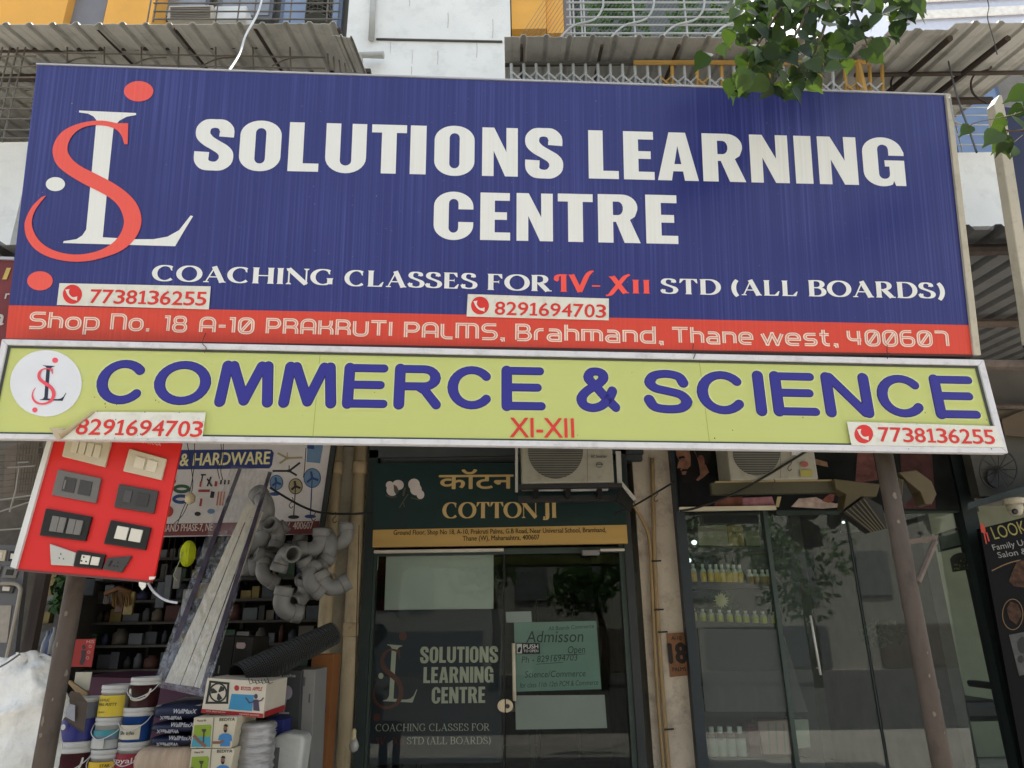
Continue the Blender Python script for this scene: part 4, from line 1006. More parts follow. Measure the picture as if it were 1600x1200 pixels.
plate([(80, 850), (121, 864), (117, 885), (82, 883)], (178, 176, 166), [(.42, .3, .46, .42, DGR, .001), (.36, .55, .4, .65, DGR, .001), (.54, .55, .58, .65, DGR, .001)])
plate([(123, 860), (167, 867), (161, 890), (117, 886)], BLK, [(.22, .22, .52, .78, WHT, .004), (.58, .24, .86, .78, WHT, .004)])
plate([(170, 872), (208, 869), (192, 895), (162, 890)], DGR, [(.2, .25, .3, .7, BLK, .002), (.55, .35, .6, .45, BLK, .002), (.45, .6, .5, .7, BLK, .002), (.62, .62, .67, .72, BLK, .002)])
q = MB()
for (x, y) in ((134.5, 871), (131, 877), (138, 878)): ell_px(q, RB, x, y, 1.5, 1.4, .0165, 10)
q.build('socket_hole', M_BLACK, t_)
q = MB(); text_px(q, RB, 'ETERNA', (222, 692), (251, 697), (223, 687), 'plain', .001); q.build('lettering', mat('pale_pink', (214, 176, 170), .5), t_)
t_ = thing('plastic_strip', 'curved white plastic strip poking out below the red switch board corner', 'strip', W(250, 930, 2.75))
q = MB(); q.tube(crom([tuple(W(x, y, 2.74)) for x, y in ((231, 910), (238, 922), (250, 933), (262, 939), (277, 942))], 4), .0045, 6); q.build('strip', mat('plastic_grey', (176, 176, 180), .4), t_)
q = MB(); q.prism([W(*p, 2.66) for p in ((217, 909), (228, 911), (227, 917), (222, 922), (217, 915))], (0, .004, 0)); q.prism([W(*p, 2.66) for p in ((233, 901), (243, 901), (240, 905), (233, 906))], (0, .004, 0)); q.build('torn_film', M_STICK, t_)

# ------------------------------------------------------------ hardware shop banner
HB = wallboard(5.35, 0, (330, 760))
t_ = thing('shop_banner', 'white banner with blue HARDWARE band, fan and tool pictures and maroon foot strip', 'banner', HB.px(320, 836))
q = MB(); strip_prism(q, HB, [(100, 670), (521, 670), (497, 834), (80, 842)], -.03, 0); q.build('face', mat('banner_face', (196, 190, 186), .6, var=.06, dirt=.3, dirtc=(150, 142, 132)), t_)
q = MB(); strip_prism(q, HB, [(521, 670), (529, 670), (504, 838), (497, 838)], -.03, .012); q.build('frame', mat('banner_frame', (44, 46, 44), .5), t_)
q = MB(); shape_px(q, HB, [[(180, 704), (418, 702), (425, 703), (428, 708), (425, 727), (421, 732), (412, 732), (175, 735)]], .002); q.build('blue_band', mat('band_blue', (36, 50, 104), .5), t_)
q = MB(); text_px(q, HB, '& HARDWARE', (281, 728), (421, 725), (283, 709), 'plain', .004, bold=.03); q.build('band_lettering', mat('band_letter', (214, 206, 150), .5), t_)
q = MB(); shape_px(q, HB, [[(70, 822), (499, 814), (497, 834), (60, 840)]], .002); q.build('maroon_strip', mat('strip_maroon', (104, 44, 44), .5), t_)
q = MB(); text_px(q, HB, 'MHAND PHASE-7, NE', (246, 831), (332, 829), (247, 820), 'plain', .004, bold=.02); text_px(q, HB, 'E (W. 400607', (431, 828), (489, 826), (432, 817), 'plain', .004, bold=.02); q.build('strip_lettering', mat('strip_letter', (196, 176, 166), .5), t_)
def pic(nm, m, fn):
    q = MB(); fn(q); return q.build(nm, m, t_)
PIC_D, PIC_G, PIC_R, PIC_N = mat('pic_dark', (34, 34, 34), .6), mat('pic_green', (44, 78, 58), .6), mat('pic_red', (150, 56, 48), .6), mat('pic_navy', (40, 62, 110), .6)
PIC_O, PIC_B, PIC_L = mat('pic_orange', (176, 96, 60), .6), mat('pic_beige', (150, 138, 104), .6), mat('pic_lightblue', (96, 124, 150), .6)
def ring(q, cx, cy, rx, ry, w_, h): shape_px(q, HB, ribbon([(cx + rx * math.cos(2 * PI * k / 24), cy + ry * math.sin(2 * PI * k / 24)) for k in range(24)], lambda a, b, c: w_, closed=True), h)
pic('hose_picture', PIC_G, lambda q: ring(q, 284, 764, 11, 4.5, 5, .003))
pic('hose_picture', PIC_N, lambda q: ring(q, 283, 780, 11, 5, 5, .004))
pic('wire_picture', PIC_D, lambda q: ell_px(q, HB, 268, 752, 7, 5, .003))
pic('wire_picture', PIC_R, lambda q: ell_px(q, HB, 262, 799, 9, 9, .003))
def tools(q):
    line_px(q, HB, [(314, 742), (322, 742)], 2.5, .003); line_px(q, HB, [(317, 742), (315, 752)], 2, .0035)
    line_px(q, HB, [(330, 745), (324, 760)], 2.4, .003); line_px(q, HB, [(324, 748), (331, 760)], 2.4, .0035)
    for k in range(3): line_px(q, HB, [(346 + k * 6, 750), (345 + k * 6, 757)], 2.6, .003)
    line_px(q, HB, [(333, 768), (331, 778)], 6, .003); ell_px(q, HB, 309, 803, 5, 3.5, .003, 12)
pic('tool_picture', PIC_D, tools)
for pts_, w_ in (([(314, 752), (313, 761)], 3), ([(310, 767), (328, 767)], 4), ([(315, 779), (313, 791)], 3.4), ([(338, 752), (337, 760)], 4)): pic('tool_picture', PIC_R, lambda q: line_px(q, HB, pts_, w_, .003))
def otools(q):
    for k in range(3): line_px(q, HB, [(342 + k * 4.5, 768), (339 + k * 4.5, 790)], 2.2, .003)
pic('tool_picture', PIC_O, otools)
pic('valve_picture', PIC_L, lambda q: ell_px(q, HB, 330, 799, 6, 4, .003, 14))
def cfan(q, cx, cy, s_=1):
    for dx, dy in ((-15, -8), (24, -1), (-12, 8)) if s_ > 0 else ((-26, 0), (17, -13), (12, 7)): line_px(q, HB, [(cx, cy), (cx + dx, cy + dy)], 3.2, .003)
    ell_px(q, HB, cx, cy, 4, 2.4, .004, 12); line_px(q, HB, [(cx, cy), (cx, cy - 9)], 1.4, .0035)
pic('ceiling_fan_picture', PIC_B, lambda q: cfan(q, 449, 716))
pic('ceiling_fan_picture', PIC_D, lambda q: cfan(q, 452, 736, -1))
def pfan(cx, cy, r, by, m, mf):
    pic('fan_picture', mf, lambda q: ell_px(q, HB, cx, cy, r, r * 1.15, .003, 20))
    def g_(q):
        ring(q, cx, cy, r, r * 1.15, 1.2, .0035); line_px(q, HB, [(cx, cy), (cx - 3, by)], 1.6, .0034); ell_px(q, HB, cx, cy, 2.4, 2.4, .005, 10)
        ell_px(q, HB, cx - 3, by, 9, 3, .0036, 14)
        for a_ in (20, 140, 260): line_px(q, HB, [(cx, cy), (cx + r * .8 * math.cos(RAD(a_)), cy + r * .8 * math.sin(RAD(a_)))], 3.4, .0045)
    pic('fan_picture', m, g_)
pfan(432, 754, 10, 772, PIC_N, PIC_L); pfan(462, 760, 10.5, 808, PIC_D, PIC_B); pfan(488, 747, 13, 807, PIC_N, PIC_L)
pic('cooler_picture', PIC_L, lambda q: shape_px(q, HB, [[(481, 690), (506, 690), (500, 724), (479, 722)]], .003))
pic('cooler_picture', PIC_N, lambda q: shape_px(q, HB, [[(481, 690), (491, 690), (491, 702), (480, 701)]], .004))
pic('box_picture', PIC_R, lambda q: [rect_px(q, HB, x, 690, x + 13, 694, .003) for x in (370, 391, 417, 445)])
# wires hanging before the banner
for k, pts in enumerate((((292, 690), (297, 720), (301, 760), (288, 800), (272, 818)), ((304, 690), (303, 730), (296, 770), (284, 800), (276, 822)), ((345, 690), (346, 715), (340, 730), (343, 748)), ((349, 690), (348, 720), (345, 735), (348, 750)), ((478, 700), (476, 730), (474, 746)))):
    cable('wire', ('thin black wire dangling across the hardware banner from under the lime sign', 'thin wire dangling just left of the hammer picture', 'short black wire crossing the R of HARDWARE', 'second short black wire crossing the R of HARDWARE', 'thin wire hanging by the fan pictures')[k], [(x, y, 5.2) for x, y in pts], .003, M_WIRE, 'wires before the hardware banner', cat='wire')
q = MB(); q.lathe(W(296, 788, 5.15), [(.01, 0), (.035, .02), (.036, .06), (.012, .085)], 12); tag(q.build('holder', mat('holder_cream', (206, 190, 150), .5), None), 'cream bulb holder hanging on wires before the blue hose picture', 'bulb holder')

# rope with S hooks across the shop fronts
M_ROPE = mat('rope', (34, 32, 28), .7)
cable('rope', 'black rope sagging across the left pillar and its pipes', [(422, 762, 5.1), (462, 786, 5.1), (497, 800, 5.1), (540, 803, 5.1), (583, 801, 5.1)], .008, M_ROPE, 'ropes along the shop fronts', cat='rope')
cable('rope', 'black rope rising across the right pillar towards the bearded man picture', [(960, 803, 5.2), (985, 793, 5.2), (1015, 776, 5.2), (1055, 752, 5.2)], .007, M_ROPE, 'ropes along the shop fronts', cat='rope')
cable('rope', 'black rope running up over the salon picture and air conditioner', [(1062, 798, 5.0), (1090, 793, 5.0), (1150, 770, 5.0), (1200, 742, 5.0), (1262, 704, 5.0)], .008, M_ROPE, 'ropes along the shop fronts', cat='rope')
for k, (x, y, lab) in enumerate(((455, 780, 'wire S hook on the black rope before the pedestal fan picture'), (490, 800, 'wire S hook on the black rope beside the banner edge'), (523, 803, 'wire S hook on the black rope before the left drain pipe'), (1025, 770, 'wire S hook on the rope at the yellow conduit'), (1234, 722, 'rusty wire S hook below the right air conditioner sticker'), (1208, 752, 'orange hook tied to the olive bracket of the salon'))):
    q = MB(); Y = 5.08 if x < 600 else 5.0
    q.tube(crom([tuple(W(x + dx, y + dy, Y)) for dx, dy in ((1, -3), (3, 0), (1, 4), (-2, 7), (-3, 11), (0, 14), (3, 11))], 3), .0032, 5)
    tag(q.build('hook', mat('hook_m', (70, 62, 52), .5, .3), None), lab, 'hook', 'S hooks on the ropes')

# ------------------------------------------------------------ drain pipes on the left pillar
for k, (x0, x1, lab) in enumerate(((527, 492, 'cream drain pipe on the left pillar, the one nearer the hardware shop'), (562, 538, 'cream drain pipe on the left pillar, the one nearer the glass door'))):
    t_ = thing('drain_pipe', lab, 'pipe', W(x1, 1190, 5.5), 'drain pipes on the left pillar')
    A = W((x0 + x1) / 2, 950, 5.52); q = MB(); q.lathe((A.x, 5.52, .18), [(.052, 0), (.052, 2.9)], 16)
    q.build('pipe', mat('pipe_cream', (176, 158, 126), .6, var=.14, scale=5, dirt=.5, dirtc=(104, 84, 60), stretch=(1, 1, .3)), t_)
    for zz in (2.76, 1.9 - k * .35):
        q = MB(); q.lathe((A.x, 5.52, zz), [(.053, 0), (.06, .01), (.06, .09), (.053, .1)], 16); q.build('coupling', mat('pipe_cream2', (164, 144, 112), .6, dirt=.5), t_)
t_ = thing('light_bulb', 'clear bulb in a cream holder hanging on a cord beside the left pillar', 'bulb', W(552, 1180, 5.25))
bars('cord', M_WIRE, t_, [[W(561, 820, 5.3), W(553, 1143, 5.25)]], .003)
q = MB(); c = W(552, 1160, 5.25); q.lathe(c, [(.012, 0), (.018, .02), (.016, .07), (.008, .085)], 12); q.build('holder', mat('holder_cream', (206, 190, 150), .5), t_)
q = MB(); q.lathe(W(552.5, 1176, 5.25), [(.004, 0), (.026, .014), (.034, .04), (.026, .065), (.012, .09)], 14); q.build('bulb', mat('bulb_glass', (170, 168, 160), .15, var=0, spec=.8), t_)

# ------------------------------------------------------------ curved boards for labels on buckets
class CylBoard(Board):
    def __init__(s, c, r, yaw=0.0, z0=0.0):
        s.c = Vector(c); s.r = r; s.yaw = yaw; s.o = s.c + Vector((math.sin(yaw) * r, -math.cos(yaw) * r, 0))
        s.ex = Vector((math.cos(yaw), math.sin(yaw), 0)); s.ey = Vector((0, 0, 1)); s.n = Vector((math.sin(yaw), -math.cos(yaw), 0))
    def pt(s, a, b, h=0.0):
        th = a / s.r + s.yaw; rr = (s.r(b) if callable(s.r) else s.r) + h
        return s.c + Vector((math.sin(th) * rr, -math.cos(th) * rr, b))
def cyl_patch(board, a0, a1, b0, b1, h, n=14):
    q = MB(); vs = []
    for k in range(n + 1):
        a = a0 + (a1 - a0) * k / n; vs += [board.pt(a, b0, h), board.pt(a, b1, h)]
    return q.add(vs, [(2 * k, 2 * k + 2, 2 * k + 3, 2 * k + 1) for k in range(n)], True)
def cyl_text(board, s, a0, a1, b, hh, h, m, parent, nm='lettering', font='plain', bold=.02):
    q = MB(); vs, fs = builtin(s); x0 = min(v[0] for v in vs); x1 = max(v[0] for v in vs); k = (a1 - a0) / (x1 - x0); ky = hh / builtin_cap()
    for i, (ox, oy) in enumerate(((0, 0), (bold * hh, 0), (-bold * hh, 0))):
        q.add([board.pt(a0 + (v[0] - x0) * k + ox, b + v[1] * ky + oy, h + i * .0001) for v in vs], fs)
    return q.build(nm, m, parent)
M_LID = mat('lid_white', (192, 190, 184), .4, var=.05)
def bucket(label, cx, y0, y1, wpx, Y, body, band=None, label_c=None, txt=None, txtc=(24, 24, 24), handle=True, lid=True, tall=1.0, arch=False):
    T = W(cx, y0, Y); Bt = W(cx, y1, Y); H = T.z - Bt.z; r = abs(W(cx + wpx / 2, (y0 + y1) / 2, Y).x - W(cx, (y0 + y1) / 2, Y).x)
    c = Vector((T.x, Y + r, Bt.z)); t_ = thing('paint_bucket', label, 'bucket', c, 'paint buckets stacked before the hardware shop')
    lh = H * .26 if lid else H * .1
    q = MB(); q.lathe(c, [(r * .86, 0), (r * .88, .004), (r * .94, H - lh), (r * .95, H - lh)], 28); q.build('body', mat('bk_%d_%d_%d' % body, body, .35, var=.05), t_)
    q = MB(); z = H - lh
    q.lathe(c, [(r * .95, z), (r * .99, z + .004), (r * .99, z + lh * .3), (r * .95, z + lh * .34), (r * .95, z + lh * .45), (r, z + lh * .5), (r, z + lh * .85), (r * .97, z + lh), (r * .86, z + lh), (r * .84, z + lh * .9)], 28); q.build('lid', M_LID, t_)
    cb = CylBoard(c, r * .915, yaw=math.atan2(-c.x, c.y) * -.0)
    if band:
        for b0, b1, cc in band: cyl_patch(cb, -r * 1.45, r * 1.45, H * b0, H * b1, .0035 + r * .03, 24).build('band', mat('bk_%d_%d_%d' % cc, cc, .4, var=.05), t_)
    if label_c:
        a0, a1, b0, b1, cc = label_c
        if arch:
            q = MB(); q.poly([[(r * (a0 + a1) / 2 + r * (a1 - a0) / 2 * math.cos(PI + PI * k / 14), H * b1 + (b0 - b1) * H * math.sin(PI * k / 14)) for k in range(15)]], cb, .006 + r * .035); q.build('label', mat('lb_%d_%d_%d' % cc, cc, .5, var=.05), t_)
        else: cyl_patch(cb, r * a0, r * a1, H * b0, H * b1, .006 + r * .035).build('label', mat('lb_%d_%d_%d' % cc, cc, .5, var=.05), t_)
    for (s, a0, a1, b, hh) in (txt or []): cyl_text(cb, s, r * a0, r * a1, H * b, H * hh, .0085 + r * .035, mat('tx_%d_%d_%d' % txtc, txtc, .5, var=0), t_)
    if handle:
        z = H - lh * .7
        q = MB(); q.tube(crom([tuple(c + Vector((-r * 1.0, -.01, z))), tuple(c + Vector((-r * .95, -r * .6, z - H * .3))), tuple(c + Vector((-r * .1, -r * 1.1, z - H * .5))), tuple(c + Vector((r * .8, -r * .75, z - H * .28))), tuple(c + Vector((r * 1.0, -.01, z)))], 6), .0028, 5); q.build('handle', M_FRAMEW, t_)
    return t_
BY = 4.1
bucket('white bucket with a yellow wall putty label and ribbed lid, top of the middle stack', 173, 1071, 1121, 46, BY, (186, 182, 172), None, (-.95, .95, .02, .68, (204, 178, 52)), [('ACRYLIC', -.7, .1, .5, .08), ('WALL PUTTY', -.7, .5, .36, .09), ('- 20 KG -', -.7, .0, .14, .05)], handle=False)
bucket('small dark maroon bucket with a rounded cream label and wire handle, top of its stack', 219, 1059, 1106, 46, BY, (58, 26, 28), None, (-.85, .75, .22, .62, (206, 200, 180)), [('opus.', -.7, .45, .36, .16), ], arch=True)
bucket('white bucket with teal and grey bands, under the yellow labelled bucket', 163, 1121.5, 1172, 46, BY, (176, 178, 174), [(.42, .6, (60, 138, 146)), (.3, .42, (96, 112, 128))], (-.9, .2, .04, .34, (190, 188, 180)), None)
bucket('blue bucket with a handwritten cream label, under the small maroon bucket', 207, 1106.5, 1160, 48, BY, (34, 72, 136), None, (-.85, .6, .08, .5, (196, 188, 164)), [('Sh Ele', -.6, .3, .22, .1)])
bucket('white bucket with a bright yellow label, bottom of the middle stack', 157, 1172.5, 1228, 50, BY, (178, 176, 170), None, (-1.0, .9, .05, .66, (214, 176, 44)), [('STAR', .1, .6, .52, .08)])
bucket('white bucket with a crimson label and wire handle, below the blue bucket', 200, 1160.5, 1214, 52, BY, (188, 184, 178), None, (-1.05, .95, .08, .66, (138, 30, 48)), [('royale', -.8, .65, .4, .15)], txtc=(214, 204, 196))
bucket('large maroon bucket with an arched cream label, beside the left post foot', 108, 1160, 1232, 60, BY, (74, 30, 38), None, (-.95, .75, .16, .64, (206, 202, 186)), [('opus.', -.75, .45, .34, .14)], arch=True)
t8 = bucket('large grey bucket with a blue foot band and a printed person in a vest', 116, 1092, 1160, 60, BY, (146, 148, 156), [(.02, .52, (44, 46, 116))], None, None, handle=False, lid=False)
c8 = t8.location; cb8 = CylBoard(c8, .11)
q = MB(); q.poly([[(-.035, .12), (.06, .05), (.075, .05), (.07, .19), (.03, .24), (-.01, .25), (-.05, .2)]], cb8, .012); q.build('vest_picture', mat('vest', (84, 72, 62), .6), t8)
q = MB(); q.poly([[(-.05, .13), (-.03, .13), (.03, .1), (.02, .18), (-.02, .19)]], cb8, .014); q.build('shirt_picture', mat('shirt_grey', (150, 150, 156), .6), t8)
q = MB(); q.poly([[(-.02 + .012 * math.cos(k * PI / 8), .075 + .014 * math.sin(k * PI / 8)) for k in range(16)]], cb8, .013); q.build('badge', M_LID, t8)
for b_ in (0,):
    q = MB(); q.box((-1.98, 3.95, .72), (-1.05, 4.75, .80)); t_ = thing('table', 'low wooden table under the stacked buckets, sacks and boxes', 'table', (-1.5, 4.3, .18))
    q.build('top', mat('table_wood', (110, 84, 60), .7), t_)
    for x in (-1.94, -1.1):
        for y in (4.0, 4.7): q = MB(); q.box((x - .03, y - .03, .184), (x + .03, y + .03, .719)); q.build('leg', mat('table_wood', (110, 84, 60), .7), t_)

# ------------------------------------------------------------ sacks
def pillow(x0, y0, x1, y1, Y, d, name, label, m, group=None, cat='sack', n=8, puff=.5):
    A = W(x0, (y0 + y1) / 2, Y); B_ = W(x1, (y0 + y1) / 2, Y); T = W((x0 + x1) / 2, y0, Y); L = W((x0 + x1) / 2, y1, Y)
    c = Vector(((A.x + B_.x) / 2, Y + d / 2, (T.z + L.z) / 2)); hx, hy, hz = (B_.x - A.x) / 2, d / 2, (T.z - L.z) / 2
    q = MB(); vs = []; nu, nv = 28, 12
    for i in range(nv + 1):
        ph = -PI / 2 + PI * i / nv
        for j in range(nu):
            th = 2 * PI * j / nu
            sg = lambda v, e: math.copysign(abs(v) ** e, v)
            x = sg(math.cos(ph), .35) * sg(math.cos(th), .3); y = sg(math.cos(ph), .35) * sg(math.sin(th), .3); z = sg(math.sin(ph), .6)
            w_ = 1 + random.uniform(-.02, .02)
            vs.append(c + Vector((x * hx * w_, y * hy * w_, z * hz * (1 - .12 * abs(x) ** 3))))
    fs = [(i * nu + j, i * nu + (j + 1) % nu, (i + 1) * nu + (j + 1) % nu, (i + 1) * nu + j) for i in range(nv) for j in range(nu)]
    q.add(vs, fs, True); t_ = thing(name, label, cat, (c.x, c.y, c.z - hz), group); q.build('bag', m, t_); return t_, c, hx, hy, hz
M_NAVY = mat('sack_navy', (30, 36, 62), .4, var=.15, bump=.2, bscale=20); M_SACKT = mat('sack_top', (150, 146, 140), .55, var=.2, bump=.3, bscale=14)
M_TXP = mat('txt_pale', (186, 186, 190), .5, var=0)
SK = (('topmost navy putty sack with pale lettering, greyish creased top', 235, 1098, 312, 1126), ('middle navy putty sack with pale lettering in the pile of three', 230, 1127, 308, 1147), ('lowest navy putty sack with pale lettering, resting on a beige sack', 229, 1148, 305, 1167))
for lab, x0, y0, x1, y1 in SK:
    t_, c, hx, hy, hz = pillow(x0, y0 + 2, x1, y1, 4.08, .42, 'putty_sack', lab, M_NAVY, 'navy putty sacks')
    bd = wallboard(4.075, 0, ((x0 + x1) / 2, (y0 + y1) / 2)); q = MB()
    h_ = min(20, y1 - y0)
    text_px(q, bd, 'WallMaxX', (x1 - 42, y1 - h_ * .58), (x1 - 6, y1 - h_ * .56), (x1 - 42, y1 - h_ * .92), 'plain', .004, bold=.03, shear=.2)
    A = (x0 + 50, y1 - h_ * .36); text_px(q, bd, 'WallMaxX', A, (x0 + 16, y1 - h_ * .36), (x0 + 50, y1 - h_ * .08), 'plain', .004, bold=.03)
    q.build('lettering', M_TXP, t_)
    if y0 < 1100:
        q = MB(); q.add([c + Vector((-hx * .9, -hy * .86, hz * .72)), c + Vector((hx * .9, -hy * .86, hz * .72)), c + Vector((hx * .85, hy * .8, hz * 1.06)), c + Vector((-hx * .85, hy * .8, hz * 1.06))], [(0, 1, 2, 3)]); q.build('pale_top', M_SACKT, t_, solid=.004)
pillow(200, 1167, 306, 1222, 4.05, .5, 'cement_sack', 'bulging beige sack with brown stripes below the navy putty sacks', mat('sack_beige', (186, 164, 140), .7, var=.2, scale=5, bump=.4, bscale=30, dirt=.4, dirtc=(130, 84, 56), stretch=(3, 1, .3)))
# big white sack in front, left
q = MB(); vs = []; nu, nv = 40, 26; p = W(-14, 1110, 3.25)
rr = random.Random(3); ph0 = [rr.uniform(0, 6.28) for _ in range(8)]
for i in range(nv + 1):
    t = i / nv; z = .35 + (W(30, 1022, 3.25).z - .35) * t
    r = (.205 if t < .72 else .205 * math.sqrt(max(.0, 1 - ((t - .72) / .28) ** 2.4)) + .004) * (.93 + .07 * math.sin(PI * min(1, t / .8)))
    for j in range(nu):
        th = 2 * PI * j / nu
        f = 1 + .035 * math.sin(3 * th + ph0[0] + 3 * t) + .03 * math.sin(7 * th + ph0[1] - 9 * t) * (.3 + t) + .022 * math.sin(11 * th + 14 * t + ph0[2]) * t
        vs.append(Vector((p.x + .02 + r * f * math.cos(th) + .05 * t * t, 3.32 + r * f * math.sin(th) * .9, z + .012 * math.sin(5 * th + ph0[3]) * t)))
q.add(vs, [(i * nu + j, i * nu + (j + 1) % nu, (i + 1) * nu + (j + 1) % nu, (i + 1) * nu + j) for i in range(nv) for j in range(nu)], True)
q.add(vs[-nu:], [tuple(range(nu))])
t_ = thing('white_sack', 'big creased white woven sack standing at the lower left corner', 'sack', (p.x, 3.3, .35))
bag = q.build('bag', mat('sack_white', (226, 224, 216), .6, var=.06, bump=.5, bscale=60, dirt=.3, dirtc=(160, 144, 116)), t_, subd=2)
tx = bpy.data.textures.new('folds', 'MUSGRAVE'); tx.musgrave_type = 'RIDGED_MULTIFRACTAL'; tx.noise_scale = .16; tx.octaves = 3
dm = bag.modifiers.new('folds', 'DISPLACE'); dm.texture = tx; dm.strength = .028; dm.mid_level = .6; dm.texture_coords = 'LOCAL'
tx = bpy.data.textures.new('creases', 'CLOUDS'); tx.noise_scale = .05; tx.noise_depth = 3; tx.cloud_type = 'GRAYSCALE'
dm = bag.modifiers.new('creases', 'DISPLACE'); dm.texture = tx; dm.strength = .018; dm.mid_level = .5; dm.texture_coords = 'LOCAL'
q = MB(); q.tube(crom([tuple(W(x, y, 3.13)) for x, y in ((-8, 1046), (4, 1040), (14, 1034), (24, 1027), (31, 1022))], 4), .004, 5); q.build('seam_cord', mat('cord_grey', (90, 90, 88), .6), t_)
q = MB(); q.prism([W(*s_, 3.2) for s_ in ((24, 1020), (29, 1027), (33, 1026), (26, 1019))], (0, .01, 0)); q.build('tie_end', mat('sack_white', (226, 225, 220), .6), t_)
q = MB(); q.box((p.x - .3, 3.05, .004), (p.x + .3, 3.6, .35)); tag(q.build('crate', mat('crate_m', (96, 92, 88), .7), None, bevel=.01), 'grey crate under the big white sack, lower left', 'crate')

# ------------------------------------------------------------ cartons
def carton(name, label, quad, depth, Y, c, group=None, m=None, cat='carton', yaw=0.0):
    bd = wallboard(Y, yaw, ((quad[0][0] + quad[2][0]) / 2, (quad[0][1] + quad[2][1]) / 2))
    t_ = thing(name, label, cat, bd.px((quad[2][0] + quad[3][0]) / 2, quad[3][1]), group)
    q = MB(); q.prism([bd.px(*p_) for p_ in quad], -bd.n * depth); q.build('box', m or mat('ct_%d_%d_%d' % c, c, .55, var=.08), t_, bevel=.003)
    return t_, bd
def art(t_, bd, nm, c, fn, rough=.5):
    q = MB(); fn(q); return q.build(nm, mat('art_%d_%d_%d' % c, c, rough, var=.04), t_)
t_, bd = carton('fan_carton', 'white carton with a black exhaust fan picture, blue panel and red foot strip', [(324, 1059), (417, 1065), (411, 1122), (314, 1114)], .36, 4.05, (206, 196, 178))
h = .0015
art(t_, bd, 'red_strip', (160, 34, 40), lambda q: shape_px(q, bd, [[(315, 1107.5), (411.5, 1115), (411, 1121.5), (314.2, 1113.6)]], h))
def fanart(q):
    shape_px(q, bd, ribbon([(329, 1065), (357, 1068), (355, 1098), (323, 1098)], lambda a, b, k: 3.5, closed=True), h)
    shape_px(q, bd, ribbon([(341 + 13 * math.cos(k * PI / 10), 1082 + 14 * math.sin(k * PI / 10)) for k in range(20)], lambda a, b, k: 2.5, closed=True), h * 1.3)
    for a_ in (80, 200, 320): shape_px(q, bd, [[(341 + r_ * math.cos(RAD(a_ + d_)), 1082 + r_ * 1.05 * math.sin(RAD(a_ + d_))) for r_, d_ in ((2, -40), (11, -28), (12.5, 5), (10, 22), (2, 30))]], h * (1.5 + a_ / 800))
art(t_, bd, 'fan_picture', (44, 48, 42), fanart)
art(t_, bd, 'blue_panel', (58, 136, 176), lambda q: shape_px(q, bd, [[(362, 1084), (397, 1086), (394, 1111), (357, 1108)]], h))
art(t_, bd, 'figure_picture', (72, 62, 84), lambda q: (ell_px(q, bd, 400, 1088, 3, 4, h * 1.6, 12), shape_px(q, bd, [[(396, 1093), (404, 1093), (406, 1111), (396, 1110)]], h * 1.6), line_px(q, bd, [(398, 1096), (390, 1098), (384, 1090)], 2, h * 2), line_px(q, bd, [(403, 1096), (409, 1094), (412, 1090)], 2, h * 2)))
def ga(q):
    text_px(q, bd, 'APPLE', (394, 1079), (409, 1079.5), (394, 1073), 'plain', h, bold=.03, shear=.15)
    ell_px(q, bd, 370, 1075, 4, 4.5, h, 12); shape_px(q, bd, [[(377, 1072.5), (392, 1073.5), (392, 1079), (376.5, 1078)]], h)
art(t_, bd, 'red_mark', (168, 44, 50), ga)
def ga2(q):
    text_px(q, bd, 'GREEN', (378.5, 1077.3), (391, 1077.8), (378.5, 1074), 'plain', h * 2, bold=.03)
    text_px(q, bd, 'COOL FRESH AIR FAN', (322, 1112), (352, 1114.2), (322, 1109.6), 'plain', h * 2); text_px(q, bd, 'FAN IS NOT INCLUDED', (374, 1116.4), (405, 1118.8), (374, 1114.2), 'plain', h * 2)
art(t_, bd, 'pale_lettering', (214, 206, 190), ga2)
sb = Board(W(417, 1090, 4.05), (0, 1, 0), (0, 0, 1)); sb.n = Vector((1, 0, 0))
cA = [v for v in (W(417, 1065, 4.05), W(411, 1122, 4.05))]
q = MB(); x_ = max(cA[0].x, cA[1].x) + .0015
q.add([(x_, 4.06, cA[1].z + .002), (x_, 4.40, cA[1].z + .002), (x_, 4.40, cA[1].z + .03), (x_, 4.06, cA[1].z + .03)], [(0, 1, 2, 3)]); q.build('side_red_strip', mat('art_160_34_40', (160, 34, 40), .5), t_)
t_, bd = carton('fan_carton', 'dark grey carton with a pale desk fan picture behind the white exhaust fan carton', [(424, 1046), (471, 1048), (466, 1150), (418, 1150)], .3, 4.55, (58, 60, 60))
def dfan(q):
    ell_px(q, bd, 449, 1082, 8, 11, h, 20); line_px(q, bd, [(447, 1092), (443, 1112)], 3, h * 1.4); line_px(q, bd, [(436, 1114), (452, 1114)], 3, h * 1.7)
art(t_, bd, 'desk_fan_picture', (150, 140, 150), dfan)
art(t_, bd, 'pale_lettering', (166, 166, 164), lambda q: (text_px(q, bd, 'usha', (443, 1058), (462, 1058), (443, 1053), 'plain', h, bold=.03), rect_px(q, bd, 434, 1053, 436, 1058, h), rect_px(q, bd, 437, 1052, 440, 1058, h)))
t_, bd = carton('carton', 'pale grey flat carton on end, right of the dark desk fan carton', [(472, 1046), (493, 1046), (484, 1228), (461, 1228)], .28, 4.6, (134, 132, 128))
art(t_, bd, 'dark_mark', (84, 84, 84), lambda q: (line_px(q, bd, [(476, 1058), (475, 1072)], 3, h), line_px(q, bd, [(484, 1084), (483, 1098)], 2.4, h)))
t_, bd = carton('carton', 'black carton with a pinkish plug sticker above the white fan carton', [(368, 994), (396, 996), (388, 1068), (358, 1066)], .3, 4.5, (36, 35, 33))
art(t_, bd, 'plug_sticker', (186, 166, 166), lambda q: shape_px(q, bd, [[(370, 1004), (382, 1004), (384, 1007), (383, 1012), (380, 1014), (370, 1013), (369, 1009)]], h))
